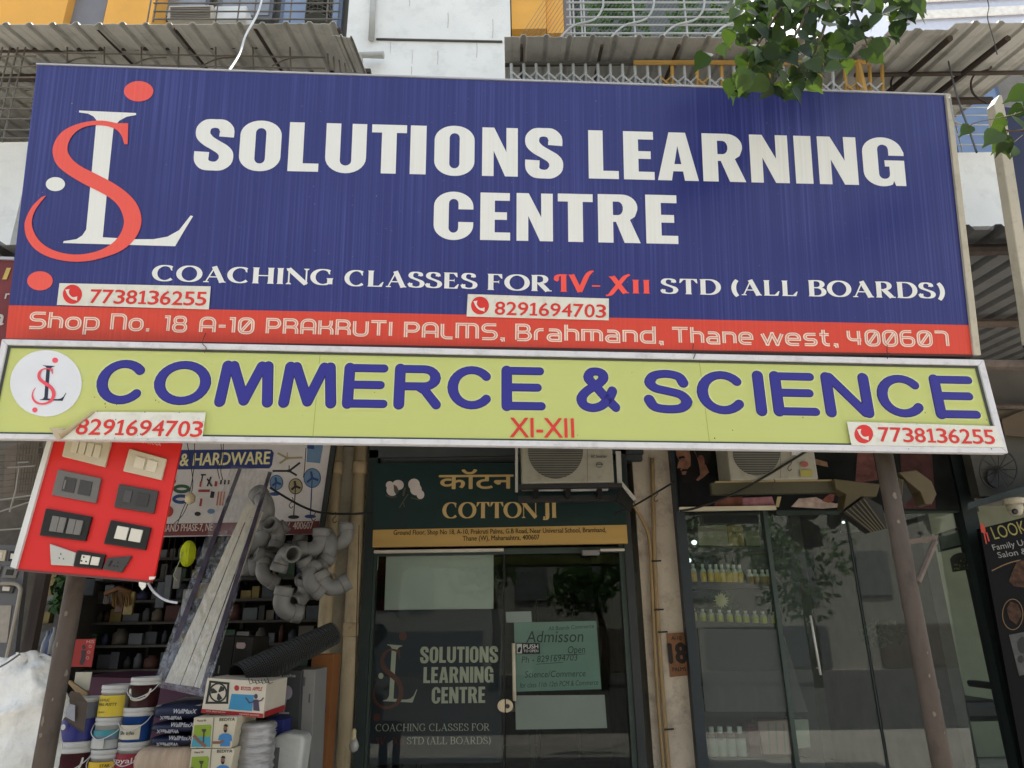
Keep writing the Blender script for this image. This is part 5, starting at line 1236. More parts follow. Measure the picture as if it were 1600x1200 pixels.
t_, bd = carton('carton', 'black carton with small pale side lettering, left of the plug sticker carton', [(341, 993), (367, 995), (357, 1066), (326, 1064)], .3, 4.52, (40, 39, 37))
art(t_, bd, 'pale_mark', (150, 148, 142), lambda q: (line_px(q, bd, [(336, 1034), (332, 1051)], 2, h), line_px(q, bd, [(343, 1040), (341, 1052)], 2, h)))
t_, bd = carton('carton', 'tall brown cardboard carton with a blue tape patch by the left pillar', [(487, 1023), (522, 1022), (506, 1232), (478, 1232)], .2, 4.95, (136, 86, 46), m=mat('cardboard', (136, 86, 46), .8, var=.2, scale=4))
art(t_, bd, 'blue_tape', (38, 46, 116), lambda q: rect_px(q, bd, 491, 1099.5, 509, 1113.5, .003))
t_, bd = carton('carton', 'small royal blue carton between the silver roll and the dark fan carton', [(421, 1123), (443, 1125), (440, 1175), (417, 1175)], .15, 4.4, (40, 46, 110))
art(t_, bd, 'pale_mark', (190, 190, 200), lambda q: text_px(q, bd, 'OC', (426, 1144), (433, 1144), (426, 1139), 'plain', h))
for k, (y0, lab) in enumerate(((1120, 'cream shower carton with a man in a blue shirt printed on it, upper of two'), (1169.5, 'cream shower carton with a man in a blue shirt printed on it, lower of two'))):
    d = -4 * k; Y = 3.98
    t_, bd = carton('shower_carton', lab, [(303 + d, y0 + 1), (371 + d, y0), (361 + d, y0 + 49), (297 + d, y0 + 49)], .3, Y, (198, 188, 164), 'shower cartons', yaw=0)
    g_ = lambda x, y: (x + d, y + y0 - 1120)
    S_ = lambda q, pts, hh=h: shape_px(q, bd, [[g_(*p_) for p_ in pts]], hh)
    art(t_, bd, 'green_panel', (134, 158, 52), lambda q: S_(q, [(304, 1133), (329, 1132), (331, 1135), (329, 1152), (302, 1152)]))
    art(t_, bd, 'aqua_panel', (70, 148, 168), lambda q: S_(q, [(302, 1151), (329, 1151), (329, 1167), (299, 1167)], h * 1.2))
    art(t_, bd, 'shower_picture', (74, 66, 44), lambda q: (S_(q, [(315, 1139), (323, 1139), (321, 1144), (317, 1144)], h * 2), line_px(q, bd, [g_(319, 1144), g_(318, 1160)], 2.2, h * 2)))
    art(t_, bd, 'arm_picture', (128, 92, 74), lambda q: line_px(q, bd, [g_(303, 1149), (g_(311, 1158)), g_(322, 1166)], 5, h * 2.3))
    art(t_, bd, 'forearm_picture', (128, 92, 74), lambda q: line_px(q, bd, [g_(333, 1160), g_(344, 1160), g_(350, 1157)], 4, h * 3.4)); art(t_, bd, 'face_picture', (128, 92, 74), lambda q: ell_px(q, bd, *g_(352.5, 1139), 3.2, 5, h * 2.2, 12))
    art(t_, bd, 'hair_picture', (34, 26, 24), lambda q: (S_(q, [(349, 1135), (352, 1131), (356, 1132), (356.5, 1136), (352, 1134.5)], h * 2.6), S_(q, [(349.6, 1140.5), (355.6, 1140.5), (354, 1144.5), (351, 1144.5)], h * 2.6)))
    art(t_, bd, 'shirt_picture', (62, 124, 178), lambda q: S_(q, [(348, 1146), (357, 1146), (362, 1149), (363, 1157), (360, 1158), (359, 1166), (344, 1166), (345, 1157), (341, 1156), (343, 1149)], h * 2))
    art(t_, bd, 'dark_lettering', (34, 34, 32), lambda q: (text_px(q, bd, 'BEDIYA', g_(343, 1126.5), g_(367, 1126), g_(343.5, 1122), 'plain', h, bold=.03), text_px(q, bd, 'Moral 90', g_(308, 1127.5), g_(322, 1127.2), g_(308, 1124.6), 'plain', h, bold=.02)))
    art(t_, bd, 'edge_line', (120, 116, 98), lambda q: line_px(q, bd, [g_(334.5, 1121), g_(331, 1168)], 1.6, h))
# silver wrapped roll and white roll
t_ = thing('wrapped_roll', 'silvery plastic wrapped roll standing right of the shower cartons', 'roll', W(393, 1228, 4.05))
c = W(393, 1240, 4.15); r = abs(W(424, 1150, 4.1).x - W(393, 1150, 4.1).x); q = MB(); prof = []; H = W(393, 1128, 4.15).z - c.z
for k in range(30): prof.append((r * (.93 + .05 * math.sin(k * 1.9) + random.uniform(-.02, .02)), H * k / 29))
prof.append((r * .4, H * 1.005)); q.lathe(c, prof, 30); q.build('wrap', mat('silver_wrap', (158, 156, 154), .25, .3, var=.2, scale=9, bump=.7, bscale=18, stretch=(1, 1, 4)), t_)
t_ = thing('white_bundle', 'white plastic covered bundle between the silver roll and the grey carton', 'bundle', W(450, 1228, 4.3))
q = MB(); pts = [(428, 1150), (448, 1145), (474, 1149), (476, 1158), (466, 1232), (420, 1232), (426, 1160)]
q.prism([W(*p_, 4.3) for p_ in pts], (0, .16, 0)); q.build('wrap', mat('white_wrap', (188, 188, 182), .45, var=.12, bump=.7, bscale=20), t_, bevel=.02)
q = MB(); q.prism([W(*p_, 4.295) for p_ in ((429, 1168), (437, 1168), (431, 1232), (424, 1232))], (0, .004, 0)); q.build('grey_strip', mat('grey_tape', (96, 96, 92), .6), t_)

# ------------------------------------------------------------ black net roll
A, Bv = W(520, 990, 4.75), W(372, 1062, 4.25); ax = (Bv - A); L = ax.length; ax.normalize()
t_ = thing('mesh_roll', 'black plastic mesh roll lying slanted over the black cartons', 'roll', A.lerp(Bv, .5))
q = MB(); q.lathe(A, [(.062, 0), (.066, L * .3), (.074, L * .7), (.082, L)], 36, ax); q.f = q.f[:-2]
q2 = MB(); vs = []; n_, m_ = 40, 52
for i in range(m_ + 1):
    for k in range(n_):
        th = 2 * PI * (k + .5 * (i % 2)) / n_; u = ax.orthogonal().normalized(); v = ax.cross(u)
        vs.append(A + ax * (L * i / m_) + (u * math.cos(th) + v * math.sin(th)) * (.069 + .018 * i / m_))
q2.add(vs, [(i * n_ + k, i * n_ + (k + 1) % n_, (i + 1) * n_ + (k + 1) % n_, (i + 1) * n_ + k) for i in range(m_) for k in range(n_)])
o = q2.build('net', mat('net_black', (52, 53, 52), .35, var=.05), t_); wf = o.modifiers.new('w', 'WIREFRAME'); wf.thickness = .0045
q.build('inner_layers', mat('net_inner', (13, 13, 13), .6), t_)
q = MB()
for k in range(7): q.tube([W(388 + k * 5, 1063 - abs(k - 3), 4.02), W(391 + k * 5, 1069 - (k % 2) * 2, 4.03), W(396 + k * 5, 1066, 4.02)], .002, 4)
q.build('frayed_edge', M_BLACK, t_)

# ------------------------------------------------------------ bundle of wrapped casing strips
def P_b(x, y, dz=0.0):
    t = (y - 728) / 350.0
    p_ = W(x, y, 4.75 - .55 * t - dz); return p_
t_ = thing('casing_bundle', 'leaning bundle of white casing strips in clear plastic with purple edges', 'bundle', P_b(278, 1078))
def slab(quad, d0, d1):
    q = MB(); a_ = [P_b(x, y, d0) for x, y in quad]; b_ = [P_b(x, y, d1) for x, y in quad]
    return q.hexa([b_[3], b_[2], a_[2], a_[3], b_[0], b_[1], a_[1], a_[0]])
for quad in ([(385, 786), (393, 788), (281, 1070), (257, 1066)], [(394, 790), (404, 793), (302, 1073), (282, 1070)], [(405, 798), (411, 800), (314, 1076), (303, 1073)]):
    slab(quad, .0, .035).build('casing_strip', mat('casing_white', (214, 206, 186), .4, var=.06), t_, bevel=.003)
for quad in ([(372, 732), (378, 733), (256, 1064), (247, 1062)],): slab(quad, -.01, .04).build('purple_edge', mat('wrap_purple', (66, 58, 70), .3, var=.3, scale=12, bump=.4), t_)
slab([(419, 737), (425, 738), (319, 1082), (311, 1080)], -.01, .04).build('purple_edge', mat('wrap_purple', (92, 66, 112), .3), t_)
def wrapmat():
    mt = bpy.data.materials.new('clear_wrap'); mt.use_nodes = True; n = mt.node_tree.nodes; l = mt.node_tree.links; n.remove(n['Principled BSDF'])
    t1 = n.new('ShaderNodeBsdfTransparent'); g1 = n.new('ShaderNodeBsdfGlossy'); g1.inputs['Roughness'].default_value = .12; d1 = n.new('ShaderNodeBsdfDiffuse'); d1.inputs[0].default_value = (.40, .39, .36, 1)
    no = n.new('ShaderNodeTexNoise'); no.inputs['Scale'].default_value = 26; no.inputs['Detail'].default_value = 5
    tc = n.new('ShaderNodeTexCoord'); mp = n.new('ShaderNodeMapping'); mp.inputs['Scale'].default_value = (2.2, 1, .5); l.new(tc.outputs['Object'], mp.inputs[0]); l.new(mp.outputs[0], no.inputs['Vector'])
    bp = n.new('ShaderNodeBump'); bp.inputs['Strength'].default_value = .9; bp.inputs['Distance'].default_value = .02; l.new(no.outputs[0], bp.inputs['Height']); l.new(bp.outputs[0], g1.inputs['Normal'])
    m1 = n.new('ShaderNodeMixShader'); m1.inputs[0].default_value = .22; m2 = n.new('ShaderNodeMixShader')
    r_ = n.new('ShaderNodeMapRange'); r_.inputs[1].default_value = .4; r_.inputs[2].default_value = .7; r_.inputs[3].default_value = .03; r_.inputs[4].default_value = .24; l.new(no.outputs[0], r_.inputs[0])
    l.new(r_.outputs[0], m1.inputs[0])
    l.new(t1.outputs[0], m1.inputs[1]); l.new(d1.outputs[0], m1.inputs[2]); m2.inputs[0].default_value = .16; l.new(m1.outputs[0], m2.inputs[1]); l.new(g1.outputs[0], m2.inputs[2]); l.new(m2.outputs[0], n['Material Output'].inputs[0])
    return mt
q = MB(); vs = []
for i in range(25):
    t = i / 24
    for j in range(9):
        u = j / 8; xl = 364 - 124 * t - 2; xr = 427 - 106 * t + 1; y = 727 + 345 * t + (10 + 8 * t) * u
        vs.append(P_b(xl + (xr - xl) * u, y, .05 + .014 * math.sin(u * PI) + random.uniform(-.004, .004)))
q.add(vs, [(i * 9 + j, i * 9 + j + 1, (i + 1) * 9 + j + 1, (i + 1) * 9 + j) for i in range(24) for j in range(8)], True); q.build('clear_wrap', wrapmat(), t_)
q = MB(); ink = []
for (x0, y0, x1, y1) in ((393, 812, 330, 985),):
    n_ = 9
    for k in range(n_):
        if k == 4: continue
        x = x0 + (x1 - x0) * k / n_; y = y0 + (y1 - y0) * k / n_
        q.add([P_b(x - 3, y - 4, .0375), P_b(x + 5, y - 2, .0375), P_b(x + 1, y + 9, .0375), P_b(x - 7, y + 7, .0375)], [(0, 3, 2, 1)])
        q.add([P_b(x - 0, y - 0, .0382), P_b(x + 2, y + 0, .0382), P_b(x - 1, y + 6, .0382), P_b(x - 3, y + 6, .0382)], [(0, 3, 2, 1)])
wf = q.build('ink_mark', mat('ink_violet', (92, 84, 104), .6), t_).modifiers.new('w', 'WIREFRAME'); wf.thickness = .006

# ------------------------------------------------------------ PVC elbows
M_PVC = mat('pvc_grey', (120, 119, 116), .42, var=.08, bump=.05)
def make_elbow(big=1.0, ang=90):
    q = MB(); R = .075 * big; r = .05 * big; path = [Vector((R, 0, -.07 * big))]
    n_ = 8
    for k in range(n_ + 1):
        th = RAD(ang) * k / n_; path.append(Vector((R * math.cos(th), 0, R * math.sin(th))))
    d = Vector((-math.sin(RAD(ang)), 0, math.cos(RAD(ang)))); path.append(path[-1] + d * .07 * big)
    q.tube(path, r, 18, cap=False)
    t_ = thing('pipe_elbow', 'x', 'pipe elbow', (0, 0, 0), 'grey pipe elbows hanging in a bunch'); q.build('bend', M_PVC, t_, solid=.006)
    for p_, dd in ((path[0], Vector((0, 0, 1))), (path[-1], -d)):
        q = MB(); q.lathe(p_, [(r + .003, 0), (r + .008, 0), (r + .008, .014), (r + .008, .05), (r + .002, .056)], 18, dd); q.f = [f for f in q.f if len(f) == 4]; q.build('socket', M_PVC, t_, solid=.003)
    return t_
from mathutils import Euler
EL = [(412, 795, 5.0, 1.25, (20, 40, -30), 'largest elbow of the bunch, topmost by the casing bundle'), (399, 836, 4.95, 1.2, (0, 80, 20), 'elbow hugging the right edge of the casing bundle'), (392, 868, 5.0, 1.2, (10, 170, 10), 'elbow low beside the casing bundle, mouth down'),
      (431, 838, 4.9, 1.0, (0, 20, 70), 'elbow with its dark mouth facing out, upper left of the bunch'), (416, 872, 4.95, 1.0, (90, 20, 30), 'elbow lying across below the dark mouthed one'), (430, 893, 4.9, .95, (20, 200, 40), 'elbow hanging under the lying one'),
      (452, 880, 4.75, 1.05, (10, -15, 130), 'foremost elbow in the middle of the bunch'), (460, 848, 5.0, .95, (40, 100, 80), 'elbow behind, at the top middle'), (490, 842, 4.9, 1.1, (-20, 90, 0), 'elbow with an upright open mouth, upper right'),
      (478, 890, 4.9, 1.0, (70, 60, 30), 'elbow right of the foremost one'), (500, 872, 4.95, 1.0, (30, 130, 20), 'elbow in the right half, middle height'), (516, 856, 5.0, 1.05, (0, 30, -60), 'elbow high at the right, before the drain pipe'),
      (533, 834, 5.0, 1.0, (-20, 85, -25), 'elbow with a mouth up over the left drain pipe'), (506, 905, 4.85, 1.05, (20, 215, 30), 'elbow near the bottom right'), (528, 900, 4.85, 1.1, (0, 150, 15), 'rightmost elbow with its open end outward'),
      (473, 922, 4.8, 1.0, (30, 70, 100), 'elbow next above the lowest one'), (464, 938, 4.72, 1.1, (-25, 80, 190), 'lowest elbow with its mouth open upward'), (447, 830, 5.05, .9, (90, 140, 0), 'small elbow behind at the rope'), (515, 885, 5.0, 1.05, (10, 60, 150), 'elbow tucked behind the right ones')]
el_src = {}
base_el = make_elbow()
for k, (x, y, Y, s_, e, lab) in enumerate(EL):
    o = base_el if k == 0 else copy_tree(base_el)
    o.location = W(x - 6, y, Y); o.rotation_euler = tuple(RAD(v) for v in e); o.scale = (s_ * .9,) * 3
    o['label'] = 'grey ' + lab

# ------------------------------------------------------------ small hanging things
t_ = thing('twine_ball', 'hank of bright yellow green twine hanging in the hardware shop', 'twine', W(293, 886, 5.2))
q = MB(); c = W(294, 865, 5.25)
q.lathe(c + Vector((0, 0, -.085)), [(.012, 0), (.036, .015), (.046, .05), (.048, .085), (.045, .125), (.034, .155), (.012, .172)], 20)
for k in range(22):
    tl = random.uniform(-.35, .35); ph = random.uniform(0, 3); rr_ = random.uniform(.98, 1.05)
    q.tube([c + Vector((.048 * rr_ * math.cos(2 * PI * i / 18) * math.cos(ph) - .03 * math.sin(ph) * tl, .048 * rr_ * math.cos(2 * PI * i / 18) * math.sin(ph), .087 * rr_ * math.sin(2 * PI * i / 18))) for i in range(18)], .0035, 5, closed=True)
q.build('hank', mat('twine', (206, 216, 36), .6, var=.2), t_)
q = MB(); q.tube(crom([tuple(W(x, y, 5.2)) for x, y in ((286, 862), (280, 878), (274, 892), (271, 900), (277, 907))], 4), .003, 5); q.build('loose_end', mat('twine_pale', (170, 180, 140), .6), t_)
t_ = thing('coir_brush', 'golden coir brush hanging dimly behind the left post', 'brush', W(185, 948, 6.0))
q = MB()
for k in range(40):
    x = random.uniform(167, 203); q.tube([W(x, 925 + abs(x - 185) * .2, 6.0), W(x + random.uniform(-3, 3), random.uniform(942, 950), 6.0 + random.uniform(-.05, .05))], .004, 4)
q.build('bristles', mat('coir', (122, 92, 54), .8, var=.3), t_)
q = MB(); q.tube([W(164, 928, 6.0), W(185, 919, 6.0), W(205, 926, 6.0)], .02, 6); q.build('head', mat('brush_wood', (110, 76, 46), .7), t_)
t_, bd = carton('leaflet', 'red leaflet with a figure, white rings and torn edge behind the left post', [(116, 999), (150, 998), (143, 1042), (110, 1042)], .004, 4.7, (160, 48, 42), cat='leaflet')
art(t_, bd, 'figure_picture', (62, 44, 52), lambda q: (ell_px(q, bd, 131, 1011, 3, 4, .001, 12), shape_px(q, bd, [[(127, 1016), (135, 1016), (133, 1032), (129, 1040), (124, 1038), (127, 1026)]], .001)))
art(t_, bd, 'white_ring', (190, 150, 146), lambda q: [shape_px(q, bd, ribbon([(x + 2 * math.cos(k * PI / 6), y + 2 * math.sin(k * PI / 6)) for k in range(12)], lambda a, b, c: .7, closed=True), .001) for x, y in ((141, 1010), (139, 1019), (137, 1028))])
art(t_, bd, 'pale_lettering', (206, 150, 146), lambda q: text_px(q, bd, 'HIS', (135, 1005), (147, 1005), (135, 1000), 'plain', .001))
t_, bd = carton('price_card', 'plain cream card with a darker square standing on the grey bucket', [(118, 1050), (144, 1050), (139, 1079), (114, 1077)], .006, 4.32, (178, 172, 152), cat='card')
q = MB(); q.prism([W(*p_, 4.28) for p_ in ((104, 1065), (108, 1063), (137, 1083), (135, 1093), (130, 1095))], (0, .02, 0)); tag(q.build('batten', mat('batten_w', (146, 122, 88), .7), None), 'thin wooden batten resting slanted on the grey bucket top', 'batten')
t_, bd = carton('counter', 'maroon painted counter deep in the hardware shop', [(120, 1057), (345, 1063), (330, 1240), (100, 1240)], .7, 5.0, (78, 40, 62), cat='counter')

# ------------------------------------------------------------ dim stock on the back shelves
shelf = thing('shelf_rack', 'dark shelf rack across the back of the hardware shop', 'shelf', (-2.3, 7.4, .18))
YB = 6.45
zs = [W(200, y, YB).z for y in (872, 905, 938, 972, 1008, 1046)]
xl, xr = W(58, 950, YB).x, W(505, 950, YB).x
for z in zs: q = MB(); q.box((xl, YB, z - .02), (xr, YB + .3, z)); q.build('shelf_board', mat('shelf_dark', (70, 66, 60), .7), shelf)
for x in (xl, xl + (xr - xl) * .34, xl + (xr - xl) * .67, xr - .03): q = MB(); q.box((x, YB + .305, .19), (x + .03, YB + .34, 2.9)); q.build('upright', mat('shelf_dark', (70, 66, 60), .7), shelf)
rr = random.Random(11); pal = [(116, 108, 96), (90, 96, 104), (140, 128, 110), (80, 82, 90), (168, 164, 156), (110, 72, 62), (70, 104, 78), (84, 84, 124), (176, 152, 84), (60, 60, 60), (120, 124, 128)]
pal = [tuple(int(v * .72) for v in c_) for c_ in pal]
gap_z = zs[0] - zs[1]
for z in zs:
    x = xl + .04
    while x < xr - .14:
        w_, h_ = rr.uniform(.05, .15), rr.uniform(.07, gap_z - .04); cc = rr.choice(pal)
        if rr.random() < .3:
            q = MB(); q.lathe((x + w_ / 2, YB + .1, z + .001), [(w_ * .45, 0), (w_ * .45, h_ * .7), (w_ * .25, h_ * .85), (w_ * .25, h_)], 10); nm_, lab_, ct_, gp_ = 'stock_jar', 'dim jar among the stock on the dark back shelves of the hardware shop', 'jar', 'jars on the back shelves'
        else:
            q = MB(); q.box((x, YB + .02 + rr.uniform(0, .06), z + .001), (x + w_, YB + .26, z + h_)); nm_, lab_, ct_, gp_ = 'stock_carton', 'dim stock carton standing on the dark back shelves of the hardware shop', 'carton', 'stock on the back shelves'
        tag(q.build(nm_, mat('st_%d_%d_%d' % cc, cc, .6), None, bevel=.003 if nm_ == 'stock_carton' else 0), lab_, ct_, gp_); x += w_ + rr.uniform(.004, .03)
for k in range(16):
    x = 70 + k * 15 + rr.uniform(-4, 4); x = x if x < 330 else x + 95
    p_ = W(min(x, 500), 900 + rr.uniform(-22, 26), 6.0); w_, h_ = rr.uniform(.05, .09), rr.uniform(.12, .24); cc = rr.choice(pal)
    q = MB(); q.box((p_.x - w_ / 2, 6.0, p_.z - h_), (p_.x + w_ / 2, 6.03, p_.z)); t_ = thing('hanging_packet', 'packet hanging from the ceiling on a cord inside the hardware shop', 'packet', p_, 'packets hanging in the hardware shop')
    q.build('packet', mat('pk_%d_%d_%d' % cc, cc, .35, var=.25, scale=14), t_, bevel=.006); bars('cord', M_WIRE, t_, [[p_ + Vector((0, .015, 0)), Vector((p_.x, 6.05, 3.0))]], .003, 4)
for k in range(7):
    x = 68 + k * 5.4 + (k % 2); q = MB(); q.lathe(W(x, 1028 - (k % 3) * 3, 5.9), [(.03, 0), (.032, .1), (.014, .16), (.014, .2)], 10)
    tag(q.build('bottle', mat('bot_%d' % (k % 3), ((120, 126, 136), (70, 84, 120), (150, 150, 146))[k % 3], .4), None), 'dim bottle in the row left of the post, inside the hardware shop', 'bottle', 'bottles inside the hardware shop')
q = MB(); leafy(q, W(98, 925, 5.8), .14, 120, .045, (.7, .5, 1.5)); tag(q.build('green_netting', mat('net_green', (60, 92, 52), .7, var=.3), None), 'green netting hanging inside the shop left of the post', 'netting')

# ------------------------------------------------------------ left neighbour: wire rack, plank and grey plate board
t_ = thing('wire_rack', 'wire display rack with a grey basket at the left edge above the plate board', 'rack', W(35, 850, 4.6))
q = MB(); q.prism([W(*p_, 4.75) for p_ in ((8, 700), (60, 688), (62, 775), (5, 778))], (0, .05, 0)); q.build('back_card', mat('rack_card', (120, 110, 98), .7, var=.15), t_)
for k in range(9): bars('wire', M_CAGE, t_, [[W(28 + k * 5, 684, 4.68), W(22 + k * 4, 772, 4.66)]], .003, 4)
for k in range(9): bars('wire', M_CAGE, t_, [[W(-4, 692 + k * 10, 4.66), W(78, 690 + k * 9, 4.66)]], .003, 4)
for s_ in ([(30, 732), (25, 765), (15, 800)], [(12, 731), (55, 728)], [(-20, 784), (65, 772)], [(-20, 806), (60, 780)], [(-20, 830), (58, 824)], [(30, 728), (28, 723), (45, 722)]):
    bars('wire', mat('wire_pale', (150, 146, 138), .4, .4), t_, [[W(x, y, 4.6) for x, y in s_]], .006)
q = MB(); span(q, -60, 782, 58, 852, 4.85, .1); q.build('lower_card', mat('rack_card2', (92, 86, 78), .7, var=.2, scale=20), t_)
PB = wallboard(4.5, 0, (10, 940))
t_ = thing('switch_display_board', 'grey plate board with small switch plates at the left edge, rounded pale trim', 'display board', W(0, 1040, 4.5))
q = MB(); strip_prism(q, PB, [(-80, 850), (42, 852), (20, 1050), (-100, 1050)], -.04, 0); q.build('panel', mat('pb_grey', (92, 92, 94), .5, var=.1), t_)
for quad, cc in (([(-6, 859), (12, 860), (9, 877), (-9, 876)], CRM), ([(17, 861), (31, 862), (28, 878), (14, 877)], BLK), ([(9, 885), (31, 886), (26, 904), (4, 903)], MGR), ([(-10, 884), (4, 885), (-1, 902), (-14, 901)], MGR), ([(2, 913), (25, 914), (21, 927), (0, 926)], DGR)):
    q = MB(); strip_prism(q, PB, quad, 0, .012); o = q.build('switch_plate', mat('plate_%d_%d_%d' % cc, cc, .35), t_, bevel=.003)
    (ax, ay), (bx, by), (cx_, cy_), (dx, dy) = quad; mx, my = (ax + bx + cx_ + dx) / 4, (ay + by + cy_ + dy) / 4
    q = MB(); strip_prism(q, PB, [(mx + (x - mx) * .5, my + (y - my) * .5) for x, y in quad], .01, .016); cc2 = WHT if cc != MGR else BLK; q.build('switch', mat('plate_%d_%d_%d' % cc2, cc2, .35), o)
q = MB(); strip_prism(q, PB, [(-60, 946), (19, 946), (12, 1004), (-60, 1004)], 0, .006); q.build('pale_sheet', mat('pb_sheet', (156, 148, 136), .7, var=.1, scale=30), t_)
bars('trim', mat('pb_trim', (150, 142, 128), .4), t_, [crom([tuple(W(x, y, 4.46)) for x, y in ((2, 912), (22, 912), (31, 918), (31, 930), (20, 985), (10, 1030), (0, 1060))], 5)], .012, 8)
q = MB(); A = W(50, 960, 4.9); q.box((W(44, 960, 4.9).x, 4.9, .2), (W(60, 960, 4.9).x, 4.96, W(55, 855, 4.9).z)); tag(q.build('plank', mat('plank_m', (84, 72, 66), .7, var=.2, stretch=(3, 3, .3)), None), 'upright dark brown plank between the grey plate board and the left post', 'plank')

# ------------------------------------------------------------ glass door shop between the pillars
M_DKFR = mat('frame_dark', (40, 50, 48), .45, .2, var=.15)
M_GRFR = mat('frame_green', (62, 73, 68), .4, .3, var=.12)
M_GOLD = mat('board_gold', (186, 150, 84), .5, var=.08, scale=3, stretch=(.4, 1, 4))
M_TANL = mat('letter_tan', (196, 166, 108), .5, var=.05)
CB = wallboard(5.45, 0, (780, 800))
t_ = thing('shop_sign', 'dark green shop sign with tan letters, cotton bolls and gold address strip', 'sign', CB.px(780, 855))
q = MB(); strip_prism(q, CB, [(584, 724), (975, 722), (979, 822), (583, 828)], -.05, 0); q.build('green_face', mat('cotton_green', (22, 44, 42), .4, var=.1), t_)
q = MB(); strip_prism(q, CB, [(583, 828), (979, 820), (981, 849), (582, 855)], -.05, .002); q.build('gold_strip', M_GOLD, t_)
q = MB(); text_px(q, CB, 'COTTON JI', (692, 810), (870, 809), (692, 785), seriff(.25, .05), .002, gap=.05, space=.3); q.build('tan_lettering', M_TANL, t_)
q = MB(); text_px(q, CB, 'कॉटन', (686, 764), (802, 763), (686, 741), 'plain', .002, bold=.035); q.build('hindi_lettering', M_TANL, t_)
q = MB(); text_px(q, CB, 'Ground Floor, Shop No 18, A-10, Prakruti Palms, G.B Road, Near Universal School, Bramhand,', (615, 836), (947, 831.5), (615, 828.5), 'plain', .0035, bold=.02)
text_px(q, CB, 'Thane (W), Maharashtra, 400607', (723, 845), (843, 843), (723, 837.5), 'plain', .0035, bold=.02); q.build('address_lettering', mat('addr_ink', (44, 36, 22), .6), t_)
M_BOLL = mat('boll', (196, 184, 176), .7, var=.1); M_BOLLS = mat('boll_shade', (150, 134, 126), .7); M_TWIG = mat('boll_twig', (84, 78, 66), .7)
q = MB()
for i, (x, y, rx, ry) in enumerate(((613, 766, 9, 9), (622, 758, 9, 8), (609, 758, 6, 6), (647, 757, 9, 9), (650, 765, 9, 9), (657, 773, 6, 7))): ell_px(q, CB, x, y, rx, ry, .002 + i * .0004)
q.build('boll_picture', M_BOLL, t_)
q = MB(); shape_px(q, CB, [[(615, 757), (620, 760), (624, 768), (619, 773), (616, 768)]], .005); line_px(q, CB, [(603, 774), (612, 777), (620, 776)], 1.6, .005, 4); line_px(q, CB, [(638, 772), (630, 784), (624, 794)], 1.6, .005, 4); line_px(q, CB, [(630, 784), (632, 792)], 1.4, .0054); line_px(q, CB, [(642, 778), (656, 781)], 1.5, .005); line_px(q, CB, [(633, 762), (630, 775)], 3, .005); q.build('twig_picture', M_TWIG, t_)
t_ = thing('shutter_box', 'dark rolling shutter box above the green shop sign', 'shutter', W(780, 720, 5.5))
q = MB(); span(q, 578, 660, 1004, 712, 5.5, .1); span(q, 578, 712, 1004, 722, 5.53, .1); q.build('box', mat('shutter_grey', (66, 70, 70), .6, var=.15), t_)
# door
dr = thing('glass_door', 'framed glass shop front with two panes, centre lock and white push bar', 'door', W(788, 1190, 5.6))
def vpost(x0, x1, Y, d, m, nm, ztop=None, z0=.18):
    A = W(x0, 1000, Y); B = W(x1, 1000, Y); q = MB(); q.box((A.x, Y, z0), (B.x, Y + d, ztop or W(780, 700, Y).z)); return q.build(nm, m, dr)
vpost(562, 577, 5.5, .1, M_DKFR, 'frame_post'); vpost(577, 582, 5.53, .06, M_GRFR, 'frame_post')
vpost(985, 998, 5.5, .12, mat('frame_char', (52, 54, 54), .5, .2), 'frame_post'); vpost(976, 985, 5.53, .05, M_GRFR, 'frame_post')
q = MB(); span(q, 578, 857, 982, 866, 5.54, .06); q.build('head_rail', M_GRFR, dr)
G1 = glassmat('glass_door_m', (228, 238, 234), .5)
def pane(x0, x1, y0, Y, m, parent, nm='pane', z0=.2):
    A = W(x0, 1000, Y); B = W(x1, 1000, Y); z1 = W((x0 + x1) / 2, y0, Y).z
    q = MB(); q.add([(A.x, Y, z0), (B.x, Y, z0), (B.x, Y, z1), (A.x, Y, z1)], [(0, 1, 2, 3)]); return q.build(nm, m, parent)
pane(581, 787.5, 867, 5.58, G1, dr); pane(788.5, 976, 867, 5.575, G1, dr)
DB = wallboard(5.572, 0, (780, 1000))
q = MB(); strip_prism(q, DB, [(786.7, 866), (788.9, 866), (788.9, 1260), (786.7, 1260)], -.004, .004); q.build('centre_seam', M_BLACK, dr)
for sgn in (-1, 1):
    q = MB(); a0 = 90 if sgn < 0 else -90
    pts = [(789.5 + sgn * .8 + 11.5 * math.cos(RAD(a0 + 180 * k / 14)), 1102.5 - 10.5 * math.sin(RAD(a0 + 180 * k / 14))) for k in range(15)]
    strip_prism(q, DB, pts, .002, .02); o = q.build('lock', mat('lock_brass', (196, 180, 150), .35, .3, var=.05), dr, bevel=.002)
    if sgn > 0: q = MB(); ell_px(q, DB, 793, 1103, 3.6, 3.6, .0205, 16); q.build('keyhole', M_CHAR, o)
q = MB(); q.tube([DB.px(802.3, 1005, .05), DB.px(804, 1094, .05)], .013, 10); q.tube([DB.px(802.4, 1012, .05), DB.px(802.4, 1012, 0)], .008, 6); q.tube([DB.px(803.8, 1088, .05), DB.px(803.8, 1088, 0)], .008, 6); q.build('push_bar', mat('bar_cream', (206, 196, 170), .4), dr)
